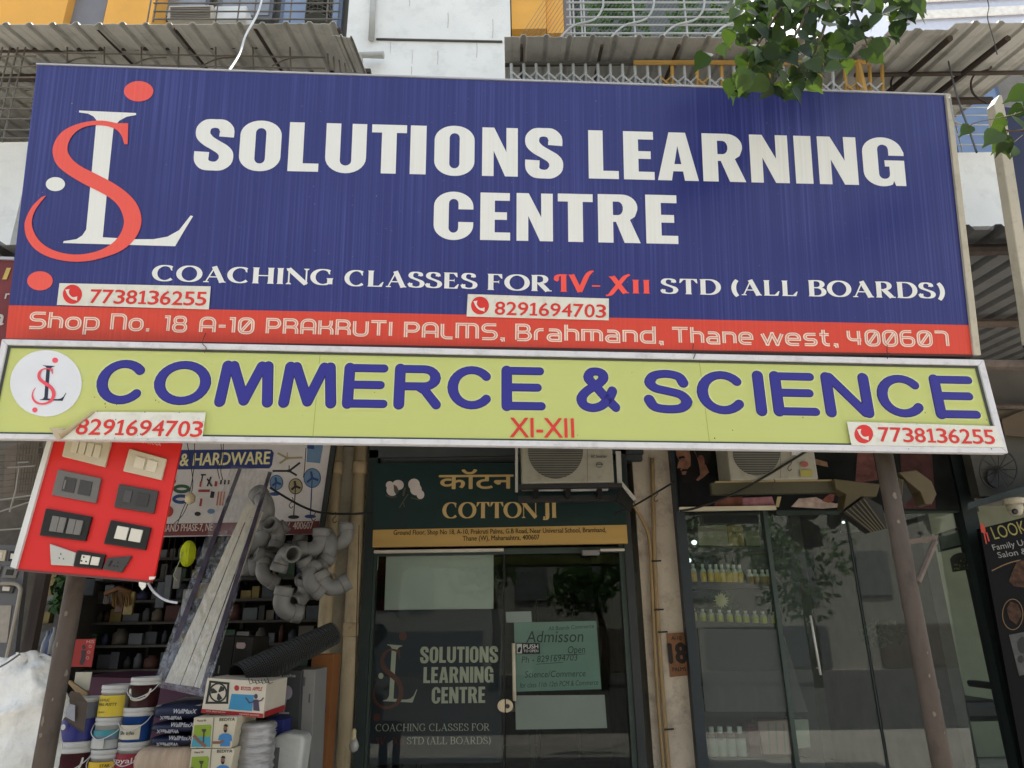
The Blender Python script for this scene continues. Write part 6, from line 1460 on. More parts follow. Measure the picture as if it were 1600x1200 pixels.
# frosted film, posters and papers on the glass
IN_ = -.013
def sheetpx(name, label, quad, c, h=.004, cat='paper', trans=0.0, group=None, lab2=None):
    t_ = thing(name, label, cat, DB.px((quad[2][0] + quad[3][0]) / 2, quad[3][1]), group)
    q = MB(); shape_px(q, DB, [quad], h + (0 if cat == 'sticker' else -.017)); q.build('sheet', mat('sheet_%d_%d_%d' % c, c, .55, var=.06, scale=3, bump=.1, bscale=12, trans=trans), t_); return t_
sheetpx('frosted_film', 'pale frosted film across the top of the left glass pane', [(603, 867.5), (771, 866), (771, 951), (600, 953)], (186, 187, 180), .0035, 'film')
t_ = sheetpx('window_poster', 'navy window poster with red and cream monogram and pale block lettering on the left pane', [(585, 953.5), (785, 951.5), (783, 1192), (569, 1196)], (32, 34, 46), .0045, 'poster')
M_PL = mat('poster_pale', (196, 188, 170), .6, var=.05)
q = MB(); text_px(q, DB, 'SOLUTIONS', (656, 1036), (778, 1035), (656, 1011), heavy, -.0115, gap=.1); text_px(q, DB, 'LEARNING', (661, 1067.5), (771, 1066.5), (661, 1042.5), heavy, -.0115, gap=.1); text_px(q, DB, 'CENTRE', (674, 1099.5), (758, 1098.5), (674, 1074), heavy, -.0115, gap=.1); q.build('block_lettering', M_PL, t_)
q = MB(); text_px(q, DB, 'COACHING CLASSES FOR', (586, 1143), (765, 1142), (586, 1131.5), seriff(.14, .05), -.0115, gap=.08); text_px(q, DB, 'STD (ALL BOARDS)', (635, 1163.5), (767, 1163), (635, 1152), seriff(.14, .05), -.0115, gap=.08); q.build('roman_lettering', M_PL, t_)
q = MB(); text_px(q, DB, 'YV-', (587, 1164), (606, 1164), (587, 1153), seriff(.14, .05), -.0115); text_px(q, DB, 'Xii', (613, 1164), (631, 1164), (613, 1153), seriff(.14, .05), -.0115); q.build('red_numeral', mat('poster_red', (110, 50, 46), .6), t_)
monogram(DB, lambda x, y: (582 + (x - 39) * .265, 987 + (y - 127) * .43), -.0115, t_, M_PL, mat('poster_red2', (104, 54, 44), .6), M_PL)
t_ = sheetpx('paper_notice', 'green paper notice with handwriting taped inside the right glass pane', [(803, 973), (932, 970), (940, 1077), (806, 1081)], (126, 152, 142), .003, 'notice')
q = MB()
for s_, x0, y0, x1, y1, t0 in (('All Boards Commerce', 857, 985, 928, 981, 979), ('Admisson', 822, 1004, 911, 1003, 986), ('Open', 887, 1021, 914, 1020, 1010), ('Ph - 8291694703', 815, 1036, 902, 1032, 1026), ('Science/Commerce', 820, 1059, 915, 1057, 1049), ('for class 11th 12th PCM & Commerce', 812, 1075, 935, 1070, 1067)):
    text_px(q, DB, s_, (x0, y0), (x1, y1), (x0, t0), 'plain', -.0128, shear=.15)
line_px(q, DB, [(838, 1038), (880, 1035)], .8, -.0128); line_px(q, DB, [(862, 1024), (915, 1022)], .8, -.0128)
q.build('handwriting', mat('pen_ink', (58, 74, 72), .6), t_)
sheetpx('paper_sheet', 'blank grey paper sheet under the green notice on the right pane', [(805, 1087), (945, 1086), (949, 1138), (806, 1140.5)], (166, 164, 158), .003)
sheetpx('paper_sheet', 'small blank white slip at the top left of the green notice', [(790, 956), (830, 955), (831, 972), (791, 973)], (172, 172, 170), .0042)
sheetpx('paper_sheet', 'small pale tag taped to the door frame, top left of the frosted film', [(582, 868), (591, 868), (590, 890), (581, 890)], (176, 196, 182), .003)
t_ = sheetpx('push_sticker', 'black and white PUSH TO OPEN sticker beside the white push bar', [(806, 1005), (843, 1005), (844, 1021.5), (806.5, 1022)], (24, 25, 26), .006, 'sticker')
q = MB(); shape_px(q, DB, [[(807, 1006), (815.5, 1006), (815.5, 1020.8), (807.4, 1021)]], .007); text_px(q, DB, 'PUSH', (818, 1013.5), (841, 1013), (818, 1007), 'plain', .007, bold=.03); text_px(q, DB, 'TO OPEN', (818, 1019), (841, 1019), (818, 1015), 'plain', .007, bold=.02); q.build('white_print', mat('print_white', (190, 190, 186), .5), t_)
q = MB(); shape_px(q, DB, [[(808.5, 1018.5), (809.5, 1013), (813, 1010), (814.5, 1013), (812.5, 1019.5)]], .008); q.build('hand_picture', M_BLACK, t_)
# bars and tube lights on the door head
for x0, x1, y0, y1, lab in ((584, 787, 858, 863, 'long pale tube light fixed under the gold strip, left half'), (938, 976, 857, 861, 'short pale tube light under the gold strip, right end')):
    q = MB(); span(q, x0, y0, x1, y1, 5.46, .04); tag(q.build('tube_light', mat('tube_pale', (196, 186, 172), .35), None, bevel=.004), lab, 'tube light', 'tube lights over the glass door')
q = MB(); span(q, 910, 859, 937, 867.5, 5.45, .06); tag(q.build('junction_box', mat('jbox', (128, 124, 120), .5), None, bevel=.006), 'grey junction box between the tube lights over the right pane', 'box')
# inside
t_ = thing('desk', 'pale desk inside the shop behind the glass door', 'desk', W(700, 1190, 7.4))
q = MB(); q.box((-1.6, 7.2, .86), (.2, 8.0, .9)); q.build('top', mat('desk_top', (186, 172, 140), .5), t_)
for x in (-1.55, .12): q = MB(); q.box((x, 7.25, .19), (x + .05, 7.95, .859)); q.build('leg', M_CHAR, t_)
t_ = thing('office_chair', 'dark chair behind the glass poster', 'chair', W(660, 1190, 7.0))
q = MB(); A = W(655, 1105, 7.0); q.box((A.x - .22, 6.9, .6), (A.x + .22, 7.3, .66)); q.build('seat', M_BLACK, t_, bevel=.02)
q = MB(); q.box((A.x - .2, 7.24, .7), (A.x + .2, 7.3, 1.22)); q.build('backrest', M_CHAR, t_, bevel=.03)
q = MB(); q.tube([(A.x, 7.1, .19), (A.x, 7.1, .6)], .03, 8); q.tube([(A.x, 7.27, .62), (A.x, 7.27, .75)], .02, 8); q.build('leg', M_CHAR, t_)
for k in range(2):
    q = MB(); A = W(870 + 60 * k, 1000, 8.8); q.box((A.x - .22, 8.8, .2), (A.x + .2, 9.1, 1.9 - .3 * k)); tag(q.build('cupboard', mat('cup_%d' % k, ((58, 56, 52), (74, 70, 62))[k], .6), None, bevel=.005), ('tall dim cupboard behind the green notice', 'lower dim cupboard to the right behind the grey paper')[k], 'cupboard')

# ------------------------------------------------------------ air conditioner over the shop sign
def condenser(label, x0, y0, x1, y1, Y, cx, cy, r, split, d=.3):
    bd = wallboard(Y, 0, ((x0 + x1) / 2, (y0 + y1) / 2)); t_ = thing('air_conditioner', label, 'air conditioner', bd.px((x0 + x1) / 2, y1), 'air conditioner units under the lime sign')
    q = MB(); span(q, x0, y0, x1, y1, Y, d); q.build('casing', mat('cond_case', (156, 151, 134), .45, var=.06, dirt=.25), t_, bevel=.012)
    q = MB(); ell_px(q, bd, cx, cy, r, r, .003, 40); q.build('fan_opening', mat('cond_dark', (40, 42, 40), .6), t_)
    q = MB()
    n_ = int(r / 2.7)
    for k in range(-n_, n_ + 1):
        yy = cy + k * 2.7; hw = math.sqrt(max(0, r * r - (k * 2.7) ** 2))
        if hw > 2: line_px(q, bd, [(cx - hw, yy), (cx + hw, yy)], 1.25, .008)
    q.build('grille', mat('cond_grille', (126, 122, 110), .5), t_)
    q = MB(); shape_px(q, bd, [[(split, y0 + 2), (split + .9, y0 + 2), (split + .9, y1 - 2), (split, y1 - 2)]], .0135); q.build('panel_seam', mat('cond_seam', (110, 106, 94), .5), t_)
    return t_, bd
t_, bd = condenser('pale outdoor air conditioner hanging over the green shop sign', 814, 652, 957, 755, 5.0, 868, 705, 43, 917)
q = MB(); text_px(q, bd, 'AC Inverter', (923, 716), (948, 716), (923, 711.5), 'plain', .014, bold=.02); shape_px(q, bd, ribbon([(936 + 4.5 * math.cos(k * PI / 8), 727 + 4 * math.sin(k * PI / 8)) for k in range(16)], lambda a, b, c: .8, closed=True), .014); line_px(q, bd, [(931, 726), (942, 726)], 1.2, .0145); q.build('dark_print', M_CHAR, t_)
t_ = thing('wall_bracket', 'dark steel bracket carrying the air conditioner over the green sign', 'bracket', W(890, 780, 5.2))
for y0, y1, Y in ((756, 762, 5.0), (774, 783, 5.2)): q = MB(); span(q, 810, y0, 972, y1, Y, .06); q.build('rail', M_CHAR, t_)
for x in (834, 884, 934): q = MB(); span(q, x, 762, x + 7, 776, 5.1, .2); q.build('foot', M_BLACK, t_)
for x0, x1 in ((842, 880), (892, 950)): q = MB(); span(q, x0, 763.5, x1, 767, 5.2, .02); q.build('pale_slot', M_FRAMEW, t_)
bars('side_stay', mat('stay_white', (178, 174, 164), .4), t_, [[W(807, 690, 4.98), W(807, 769, 4.98)]], .010)
q = MB(); q.prism([W(*p_, 5.05) for p_ in ((962, 705), (970, 705), (972, 752), (994, 778), (991, 783), (970, 757), (965, 760))], (0, .02, 0)); q.build('side_bracket', mat('stay_white', (178, 174, 164), .4), t_)
q = MB(); q.prism([W(*p_, 5.08) for p_ in ((966, 762), (973, 754), (990, 784), (986, 800), (976, 790), (964, 784))], (0, .03, 0)); q.build('gusset', M_BLACK, t_)

# ------------------------------------------------------------ right pillar: conduits and number plate
for k, (pts, r, lab) in enumerate((([(1019, 716, 5.56), (1021, 800, 5.56), (1024, 900, 5.56), (1033, 1050, 5.56), (1047, 1230, 5.56)], .017, 'straight yellow conduit running down the right pillar'), ([(988, 786, 5.5), (998, 803, 5.54), (1008, 822, 5.56), (1015, 846, 5.56), (1018, 900, 5.56), (1025, 1050, 5.56), (1039, 1230, 5.56)], .013, 'thinner yellow conduit bending in from the green sign to the right pillar'))):
    t_ = thing('conduit', lab, 'conduit', W(1040, 1200, 5.55), 'conduits on the right pillar')
    q = MB(); q.tube(crom([tuple(W(*p_)) for p_ in pts], 5), r, 8); q.build('pipe', mat('conduit_y', (152, 127, 88), .55, var=.15, scale=10, dirt=.3, stretch=(1, 1, .3)), t_)
    if k == 0:
        for x, y in ((1024, 876), (1028, 952), (1034, 987), (1044, 1139)): bars('clip', M_BLACK, t_, [[W(x - 6, y + 1, 5.535), W(x + 9, y, 5.535)]], .006)
NBD = wallboard(5.585, 0, (1060, 1020))
t_ = thing('number_plate', 'brown wooden number plate 18 on the right pillar beside the conduits', 'plate', NBD.px(1060, 1057))
q = MB(); strip_prism(q, NBD, [(1042, 990), (1070, 988), (1079, 1055), (1048, 1058)], -.014, 0); q.build('board', mat('plate_wood', (134, 92, 60), .7, var=.25, scale=6, stretch=(6, 6, .8)), t_)
M_DKB = mat('plate_ink', (40, 28, 22), .6)
q = MB(); text_px(q, NBD, '18', (1047, 1036), (1073, 1035), (1046, 1006), 'plain', .002, bold=.07); q.build('digits', M_DKB, t_)
q = MB(); text_px(q, NBD, 'A-10', (1049, 1000), (1065, 1000), (1049, 994), 'plain', .002, bold=.03); text_px(q, NBD, 'PALMS', (1051, 1049), (1072, 1048), (1051, 1043), 'plain', .002, bold=.03); q.build('small_lettering', M_DKB, t_)

# ------------------------------------------------------------ salon front
sl_ = thing('glass_shopfront', 'wide greenish glass shop front of the salon right of the pillar', 'shop front', W(1300, 1190, 5.6))
def spost(x0, x1, Y, d, m, nm, xr=1000, ztop=2.95):
    A = W(x0, xr, Y); B = W(x1, xr, Y); q = MB(); q.box((A.x, Y, .18), (B.x, Y + d, ztop)); return q.build(nm, m, sl_)
spost(1074, 1089, 5.5, .12, mat('frame_slate', (50, 56, 60), .5, .2), 'frame_post')
spost(1218, 1225, 5.53, .05, M_GRFR, 'frame_post'); spost(1353.5, 1355.5, 5.56, .012, M_DKFR, 'seam')
spost(1548, 1572, 5.5, .12, M_DKFR, 'frame_post')
q = MB(); span(q, 1213, 794, 1530, 802, 5.54, .06); q.build('head_rail', M_GRFR, sl_)
G2 = glassmat('glass_salon', (228, 240, 234), 1.2, frost_veil=.045)  # thin grey diffuse veil imitates a pale reflection on clear glass
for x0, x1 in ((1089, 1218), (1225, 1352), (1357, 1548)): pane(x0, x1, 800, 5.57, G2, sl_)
SB = wallboard(5.56, 0, (1150, 900))
q = MB(); vs = [(1090, 982), (1222, 984), (1262, 1112), (1102, 1112)]; strip_prism(q, SB, vs, 0, .0015); q.build('frosted_strip', glassmat('frosty', (150, 156, 152), .6, frost_veil=.16), sl_)
t_ = thing('pull_handle', 'slim white pull handle on the salon glass door', 'handle', SB.px(1278, 1055))
q = MB(); q.tube([SB.px(1262, 962, .05), SB.px(1278, 1054, .05)], .009, 8)
for x, y in ((1264, 972), (1276, 1044)): q.tube([SB.px(x, y, .05), SB.px(x, y, 0)], .006, 6)
q.build('bar', mat('handle_white', (206, 204, 196), .35, .2), t_)
# salon photo banner above the glass
MBD = wallboard(5.48, 0, (1220, 745))
t_ = thing('salon_banner', 'dark photo banner with a bearded man profile and reclining people above the salon glass', 'banner', MBD.px(1220, 797))
q = MB(); strip_prism(q, MBD, [(1052, 660), (1470, 660), (1500, 797), (1062, 796)], -.03, 0); q.build('face', mat('banner_dark', (22, 23, 22), .6, var=.5, scale=6, spec=.12), t_)
def sart(nm, c, pts, h=.002): q = MB(); shape_px(q, MBD, [pts], h); c = tuple(int(v * .95) for v in c); q.build(nm, mat('sb_%d_%d_%d' % c, c, .6, var=.35, scale=14, spec=.15), t_)
SKIN = (150, 108, 86); HAIR = (34, 30, 28)
sart('face_picture', SKIN, [(1057, 690), (1080, 690), (1100, 700), (1101, 722), (1108, 738), (1092, 752), (1075, 745), (1066, 743), (1065, 738), (1063, 734), (1064, 731), (1058, 732), (1059, 726), (1061, 719), (1057, 712), (1055, 700)])
sart('beard_picture', HAIR, [(1077, 704), (1081, 700), (1088, 712), (1092, 726), (1094, 742), (1086, 752), (1070, 756), (1063, 748), (1066, 742), (1071, 742), (1073, 736), (1064, 737), (1066, 733), (1074, 733), (1079, 728), (1079, 714)], .003)
sart('hair_picture', (44, 40, 34), [(1074, 684), (1102, 684), (1112, 700), (1109, 722), (1101, 727), (1100, 716), (1095, 711), (1090, 716), (1086, 706), (1078, 700)], .0035)
sart('brow_picture', HAIR, [(1060, 714), (1068, 712), (1071, 716), (1066, 716), (1061, 718)], .0035)
sart('ear_picture', (140, 92, 76), [(1091, 712), (1098, 712), (1100, 718), (1096, 727), (1092, 724)], .004)
sart('shirt_picture', (24, 24, 26), [(1062, 752), (1090, 752), (1108, 740), (1126, 752), (1126, 795), (1062, 795)], .0028)
sart('arm_picture', (120, 76, 62), [(1118, 785), (1130, 778), (1160, 776), (1160, 792), (1115, 792)], .003)
sart('pink_cloth_picture', (168, 118, 122), [(1160, 778), (1206, 776), (1212, 792), (1158, 792)], .003)
sart('pale_cloth_picture', (186, 164, 148), [(1236, 792), (1248, 779), (1275, 777), (1290, 784), (1310, 787), (1325, 783), (1320, 792), (1285, 795)], .003)
sart('dark_hair_picture', (28, 24, 26), [(1270, 775), (1290, 764), (1310, 764), (1322, 772), (1320, 783), (1305, 787), (1290, 782)], .0036)
sart('cheek_picture', (138, 84, 70), [(1288, 778), (1296, 772), (1304, 773), (1302, 783), (1294, 786), (1284, 783)], .0042)
sart('hand_picture', (146, 112, 86), [(1270, 716), (1292, 722), (1294, 730), (1275, 726)], .003)
sart('maroon_cloth_picture', (112, 70, 64), [(1340, 700), (1362, 700), (1372, 750), (1336, 755)], .003)
sart('maroon_cloth_picture', (74, 44, 42), [(1405, 700), (1455, 700), (1462, 795), (1412, 795)], .003)
q = MB(); span(q, 1062, 791, 1213, 797.5, 5.44, .03); tag(q.build('light_strip', mat('strip_cream', (206, 196, 168), .4), None), 'cream light strip under the bearded man picture', 'light strip')
t_, bd = condenser('beige outdoor air conditioner with a star sticker in front of the salon banner', 1136, 652, 1272, 750, 5.02, 1182, 706, 37, 1218)
q = MB(); shape_px(q, bd, [[(1237, 690), (1253, 690), (1252, 712), (1236, 712)]], .0135); q.build('sticker', M_FRAMEW, t_)
q = MB(); shape_px(q, bd, [[(1245 + (6 if k % 2 else 2.4) * math.cos(k * PI / 5), 701 + (7 if k % 2 else 2.6) * math.sin(k * PI / 5)) for k in range(10)]], .0145); q.build('star_mark', mat('star_blue', (40, 56, 96), .5), t_)
q = MB(); ell_px(q, bd, 1256, 726, 6, 4.5, .0135, 14); q.build('red_print', mat('red_print_m', (150, 80, 64), .5), t_)
q = MB(); shape_px(q, bd, [[(1249, 735), (1268, 734), (1268, 746), (1250, 746)]], .0135); q.build('yellow_print', mat('yellow_print_m', (150, 140, 70), .5), t_)
t_ = thing('wall_bracket', 'olive steel bracket under the beige salon air conditioner', 'bracket', W(1210, 780, 5.1))
q = MB(); span(q, 1112, 753, 1310, 771, 5.05, .05); q.build('front_rail', mat('olive', (70, 66, 46), .6, var=.15), t_)
q = MB(); span(q, 1118, 750.5, 1300, 752.8, 5.04, .05); q.build('pale_edge', mat('olive_pale', (150, 134, 92), .6), t_)
q = MB(); q.prism([W(*p_, 5.03) for p_ in ((1215, 776), (1221, 776), (1217, 792), (1212, 792))], (0, .01, 0)); q.build('tie', mat('olive_pale', (150, 134, 92), .6), t_)
for k, (box, pan, n_, lab) in enumerate((([(1303, 748), (1338, 752), (1376, 756), (1370, 776), (1345, 776), (1318, 796), (1322, 772), (1306, 764)], [(1318, 800), (1352, 776), (1378, 790), (1386, 826), (1360, 832)], 6, 'olive angled vent hood left of the right canopy post'), ([(1404, 738), (1432, 734), (1456, 752), (1464, 772), (1456, 788), (1446, 788), (1438, 768), (1418, 752)], [(1401, 746), (1412, 750), (1426, 776), (1408, 794), (1399, 780)], 4, 'tan angled vent hood right of the right canopy post'))):
    t_ = thing('vent_hood', lab, 'vent', W(box[0][0] + 20, 790, 5.0), 'angled vent hoods over the salon')
    q = MB(); q.prism([W(*p_, 5.0) for p_ in box], (0, .12, 0)); q.build('hood', mat('hood_%d' % k, ((84, 74, 48), (96, 84, 60))[k], .6, var=.15), t_, bevel=.006)
    q = MB(); q.prism([W(*p_, 4.99) for p_ in pan], (0, .08, 0)); q.build('louvre_panel', mat('louvre_dark', (40, 38, 32), .6), t_)
    for i_ in range(n_):
        f = (i_ + .6) / (n_ + .2); a_ = (pan[0][0] + (pan[1][0] - pan[0][0]) * f, pan[0][1] + (pan[1][1] - pan[0][1]) * f); b_ = (pan[-1][0] + (pan[-2][0] - pan[-1][0]) * f, pan[-1][1] + (pan[-2][1] - pan[-1][1]) * f)
        bars('slat', mat('slat', (104, 96, 76), .5), t_, [[W(*a_, 4.984), W(*b_, 4.984)]], .0045, 4)
# interior shelf unit with bottles
sh = thing('display_shelf', 'dark display shelf of bottles behind the salon glass', 'shelf', W(1150, 1190, 5.8))
YS = 5.8
for y, lab in ((857, 0), (914, 0), (976, 0), (1112, 0), (1186, 0)):
    q = MB(); A = W(1072 + (y - 857) * .08, y, YS); B = W(1212 + (y - 857) * .16, y, YS); q.box((A.x, YS, A.z - .03), (B.x, YS + .3, A.z)); q.build('shelf_board', mat('shelf_bk', (36, 38, 38), .5), sh)
q = MB(); A = W(1066, 900, 6.12); B = W(1248, 900, 6.12); q.box((A.x, 6.12, .2), (B.x, 6.16, 2.75)); q.build('back_panel', mat('shelf_back', (34, 40, 38), .6), sh)
q = MB(); q.box((A.x - .03, 5.8, .19), (A.x, 6.12, 2.7)); q.build('side_panel', mat('shelf_bk', (36, 38, 38), .5), sh)
M_OIL = mat('oil_yellow', (222, 184, 52), .3, var=.1); M_CAPW = mat('cap_white', (236, 236, 230), .35, var=0); M_CLR = mat('bottle_clear', (206, 208, 190), .25, var=.05)
def make_bottle(px, ytop, ybase, wpx, label, group, two=True, body=M_OIL, neck=M_CLR):
    T = W(px, ytop, YS + .06); Bt = W(px, ybase, YS + .06); H = T.z - Bt.z; r = wpx * 1.12 / 2 / FPX * 5.9
    t_ = thing('bottle', label, 'bottle', Bt, group)
    q = MB(); q.lathe(Bt, [(r * .95, 0), (r, .004), (r, H * .52), (r * .98, H * .54)], 12); q.build('body', body, t_)
    q = MB(); q.lathe(Bt, [(r * .98, H * .54), (r * .9, H * .66), (r * .45, H * .78), (r * .42, H * .82)], 12); q.build('shoulder', neck, t_)
    q = MB(); q.lathe(Bt, [(r * .5, H * .82), (r * .52, H * .99), (r * .45, H)], 12); q.build('cap', M_CAPW, t_)
    return t_
src = make_bottle(1085, 881, 909, 8.2, 'tall yellow oil bottle in the upper row of the salon shelf', 'tall yellow bottles on the salon shelf')
base0 = W(1085, 909, YS + .06)
for x in (1076.5, 1100, 1111.5, 1121, 1130, 1140, 1149, 1158):
    o = copy_tree(src); o.location = W(x, 909 + (x - 1085) * .02, YS + .06)
src = make_bottle(1173, 890, 913.5, 9, 'short amber bottle at the right end of the upper salon shelf row', 'short amber bottles on the salon shelf', body=mat('amber', (146, 112, 62), .35))
for x in (1182, 1193, 1202): o = copy_tree(src); o.location = W(x, 913.5, YS + .06)
src = make_bottle(1085, 951, 970, 8.4, 'green yellow bottle in the lower row of the salon shelf', 'green yellow bottles on the salon shelf', body=mat('greeny', (196, 200, 66), .35))
for x in (1099, 1112, 1126, 1141, 1154, 1166.5, 1181, 1194, 1211): o = copy_tree(src); o.location = W(x, 970 + (x - 1085) * .04, YS + .06)
src = make_bottle(1115, 1135, 1181, 12.5, 'white spray bottle with a dark label on the low salon shelf', 'white spray bottles on the low salon shelf', body=mat('spray_white', (176, 180, 172), .4), neck=mat('spray_white', (176, 180, 172), .4))
q = MB(); Bt = W(1115, 1181, YS + .06); q.lathe(Bt, [(.0345, .08), (.035, .082), (.035, .15), (.0345, .152)], 12); q.build('label', M_BLACK, src)
for x in (1129, 1144, 1160): o = copy_tree(src); o.location = W(x, 1181, YS + .06)
M_OIL2 = 0
for quad, c, lab in (([(1090, 822), (1135, 820), (1139, 853), (1092, 852)], (150, 140, 120), 'grey printed carton on the top salon shelf'), ([(1136, 822), (1160, 820), (1164, 853), (1139, 853)], (150, 128, 50), 'yellow printed carton on the top salon shelf'), ([(1163, 830), (1186, 828), (1189, 853), (1166, 853)], (116, 112, 88), 'small olive carton on the top salon shelf'),
                     ([(1168, 1132), (1184, 1132), (1190, 1179), (1172, 1179)], (92, 26, 42), 'maroon box beside the spray bottles'), ([(1184, 1127), (1235, 1125), (1240, 1179), (1193, 1179)], (176, 146, 140), 'pale pink boxes on the low salon shelf'), ([(1239, 1124), (1263, 1124), (1267, 1168), (1243, 1170)], (164, 166, 152), 'pale greenish box at the end of the low salon shelf')):
    t_, bd = carton('carton', lab, quad, .15, YS + .03, c)
    if c[2] in (120, 50): art(t_, bd, 'dark_print', (84, 80, 66), lambda q: rect_px(q, bd, quad[0][0] + 8, quad[0][1] + 10, quad[0][0] + 14, quad[0][1] + 13, .002))
    if lab.startswith('pale pink'): art(t_, bd, 'grey_stripe', (140, 138, 128), lambda q: [line_px(q, bd, [(1200 + k * 12, 1130), (1203 + k * 12, 1176)], 3, .002) for k in range(3)])
for k in range(5):
    q = MB(); x = 1100 + k * 27; A = W(x, 1108, YS + .1); q.lathe(A, [(.03, 0), (.032, .09 + .03 * (k % 3)), (.015, .13 + .03 * (k % 3)), (.014, .16)], 10)
    tag(q.build('bottle', mat('lowb_%d' % (k % 2), ((150, 156, 120), (170, 174, 164))[k % 2], .4), None), 'dim bottle behind the frosted strip of the salon glass', 'bottle', 'bottles behind the frosted strip')
q = MB(); leafy(q, W(1122, 945, 6.0), .13, 140, .05, (1.2, .4, .8)); tag(q.build('artificial_plant', mat('plant_dk', (40, 74, 40), .6, var=.3), None), 'dark green plant behind the lower row of salon bottles', 'plant')
q = MB(); c = W(1126, 938, 5.93)
for k in range(16):
    a_ = 2 * PI * k / 16 + random.uniform(-.1, .1); d = Vector((math.cos(a_), -.2, math.sin(a_))); s_ = Vector((-math.sin(a_), 0, math.cos(a_))); q.add([c, c + d * .035 + s_ * .009, c + d * random.uniform(.055, .07), c + d * .035 - s_ * .009], [(0, 1, 2, 3)])
tag(q.build('cream_flower', mat('flower_c', (206, 196, 150), .6), None, solid=.002), 'spiky cream flower behind the lower row of salon bottles', 'flower')
for k, (x, y, lab) in enumerate(((1085, 848, 'small glowing white lamp at the left end of the top salon shelf'), (1076, 876, 'small glowing white lamp over the first tall yellow bottle'))):
    q = MB(); q.lathe(W(x, y + 3, 5.78), [(.012, 0), (.022, .012), (.022, .024), (.008, .035)], 12)
    me = bpy.data.materials.get('lamp_glow') or bpy.data.materials.new('lamp_glow')
    if not me.use_nodes:
        me.use_nodes = True; b = me.node_tree.nodes['Principled BSDF']; b.inputs['Emission Color'].default_value = (.85, 1, .95, 1); b.inputs['Emission Strength'].default_value = .7
    tag(q.build('lamp', me, None), lab, 'lamp', 'small lamps in the salon')
# salon room
q = MB(); A = W(1300, 1000, 8.6); q.box((W(1225, 900, 8.6).x, 8.6, .2), (W(1640, 900, 8.6).x, 8.66, 2.9)); q.build('salon_wall', mat('salon_wall', (128, 132, 112), .8, var=.1), bld)
t_ = thing('pendant_lamp', 'small glass pendant lamp hanging in the salon left of the post', 'lamp', W(1328, 833, 6.2))
q = MB(); q.lathe(W(1328, 833, 6.2), [(.075, 0), (.075, .02), (.066, .022), (.05, .13), (.02, .15)], 16); q.build('shade', mat('shade_glass', (104, 110, 84), .3), t_)
bars('cord', M_WIRE, t_, [[W(1328, 806, 6.2), W(1328, 770, 6.2)]], .004)
q = MB(); q.lathe(W(1318, 818, 6.1), [(.008, 0), (.014, .008), (.008, .02)], 10); q.build('bulb', bpy.data.materials['lamp_glow'], t_)
AB = wallboard(5.58, RAD(0), (1490, 840))
t_ = thing('picture_frame', 'tilted black picture frame seen through the salon glass at the right', 'frame', AB.px(1490, 862))
q = MB(); shape_px(q, AB, ribbon([(1466, 836), (1511, 821), (1518, 849), (1471, 860)], lambda a, b, k: 4, closed=True), -.02); q.build('moulding', M_BLACK, t_, solid=.02)
q = MB(); shape_px(q, AB, [[(1468, 837), (1510, 823), (1516, 848), (1472, 858)]], -.03); q.build('picture', mat('pic_olive', (96, 104, 90), .4), t_)
t_ = thing('arch_sticker', 'dark arched sticker with golden print on the salon glass under the picture frame', 'sticker', AB.px(1508, 893))
q = MB(); shape_px(q, AB, [[(1488, 894), (1484, 874)] + [(1505 + 21 * math.cos(RAD(a_)), 876 - 13 * math.sin(RAD(a_))) for a_ in range(165, 10, -15)] + [(1527, 876), (1530, 888)]], .002); q.build('sheet', mat('arch_dark', (40, 38, 24), .5), t_)
q = MB()
for k in range(30): x, y = random.uniform(1490, 1524), random.uniform(874, 890); ell_px(q, AB, x, y, random.uniform(.6, 1.6), random.uniform(.6, 1.6), .003, 6)
q.build('golden_print', mat('arch_gold', (130, 116, 50), .5), t_)
q = MB(); leafy(q, W(1378, 990, 6.6), .17, 220, .05, (1.2, .6, .6)); tag(q.build('dark_plant', mat('plant_dk', (40, 74, 40), .6), None), 'dark bushy plant inside the salon left of the right post', 'plant')
t_ = thing('salon_chair', 'dark padded salon chair dimly seen right of the right post', 'chair', W(1500, 1150, 7.0))
A = W(1500, 1085, 7.0)
q = MB(); q.box((A.x - .3, 6.9, .75), (A.x + .35, 7.5, .92)); q.build('seat', M_BLACK, t_, bevel=.05)
q = MB(); q.box((A.x - .26, 7.42, .95), (A.x + .3, 7.56, 1.66)); q.build('backrest', M_BLACK, t_, bevel=.06)
for s_ in (-.34, .34): q = MB(); q.box((A.x + s_ - .03, 6.95, 1.0), (A.x + s_ + .05, 7.4, 1.06)); q.build('armrest', M_CHAR, t_, bevel=.02)
q = MB(); q.lathe((A.x, 7.2, .185), [(.28, 0), (.28, .03), (.05, .05), (.05, .56)], 20); q.build('pedestal', M_GREYM, t_)
# black salon standee on the right edge
ST = wallboard(5.3, RAD(0), (1560, 1000))
t_ = thing('salon_standee', 'tall black advertising panel with yellow LOOK lettering at the right edge', 'panel', ST.px(1580, 1250))
q = MB(); strip_prism(q, ST, [(1531, 826), (1760, 768), (1860, 1270), (1612, 1270)], -.04, 0); q.build('panel', mat('standee_bk', (9, 9, 10), .5, var=.3, scale=5, spec=.12), t_)
q = MB(); text_px(q, ST, 'LOOK', (1554, 843), (1606, 832), (1552, 823), 'plain', .003, bold=.0); q.build('yellow_lettering', mat('st_yellow', (140, 132, 66), .5), t_)
q = MB(); text_px(q, ST, 'Family Unisex', (1552, 860), (1629, 847), (1551, 851), 'plain', .003, bold=.01); text_px(q, ST, 'Salon & Spa', (1560, 872), (1630, 861), (1559, 863), 'plain', .003, bold=.01); q.build('white_lettering', mat('st_white', (140, 138, 134), .5), t_)
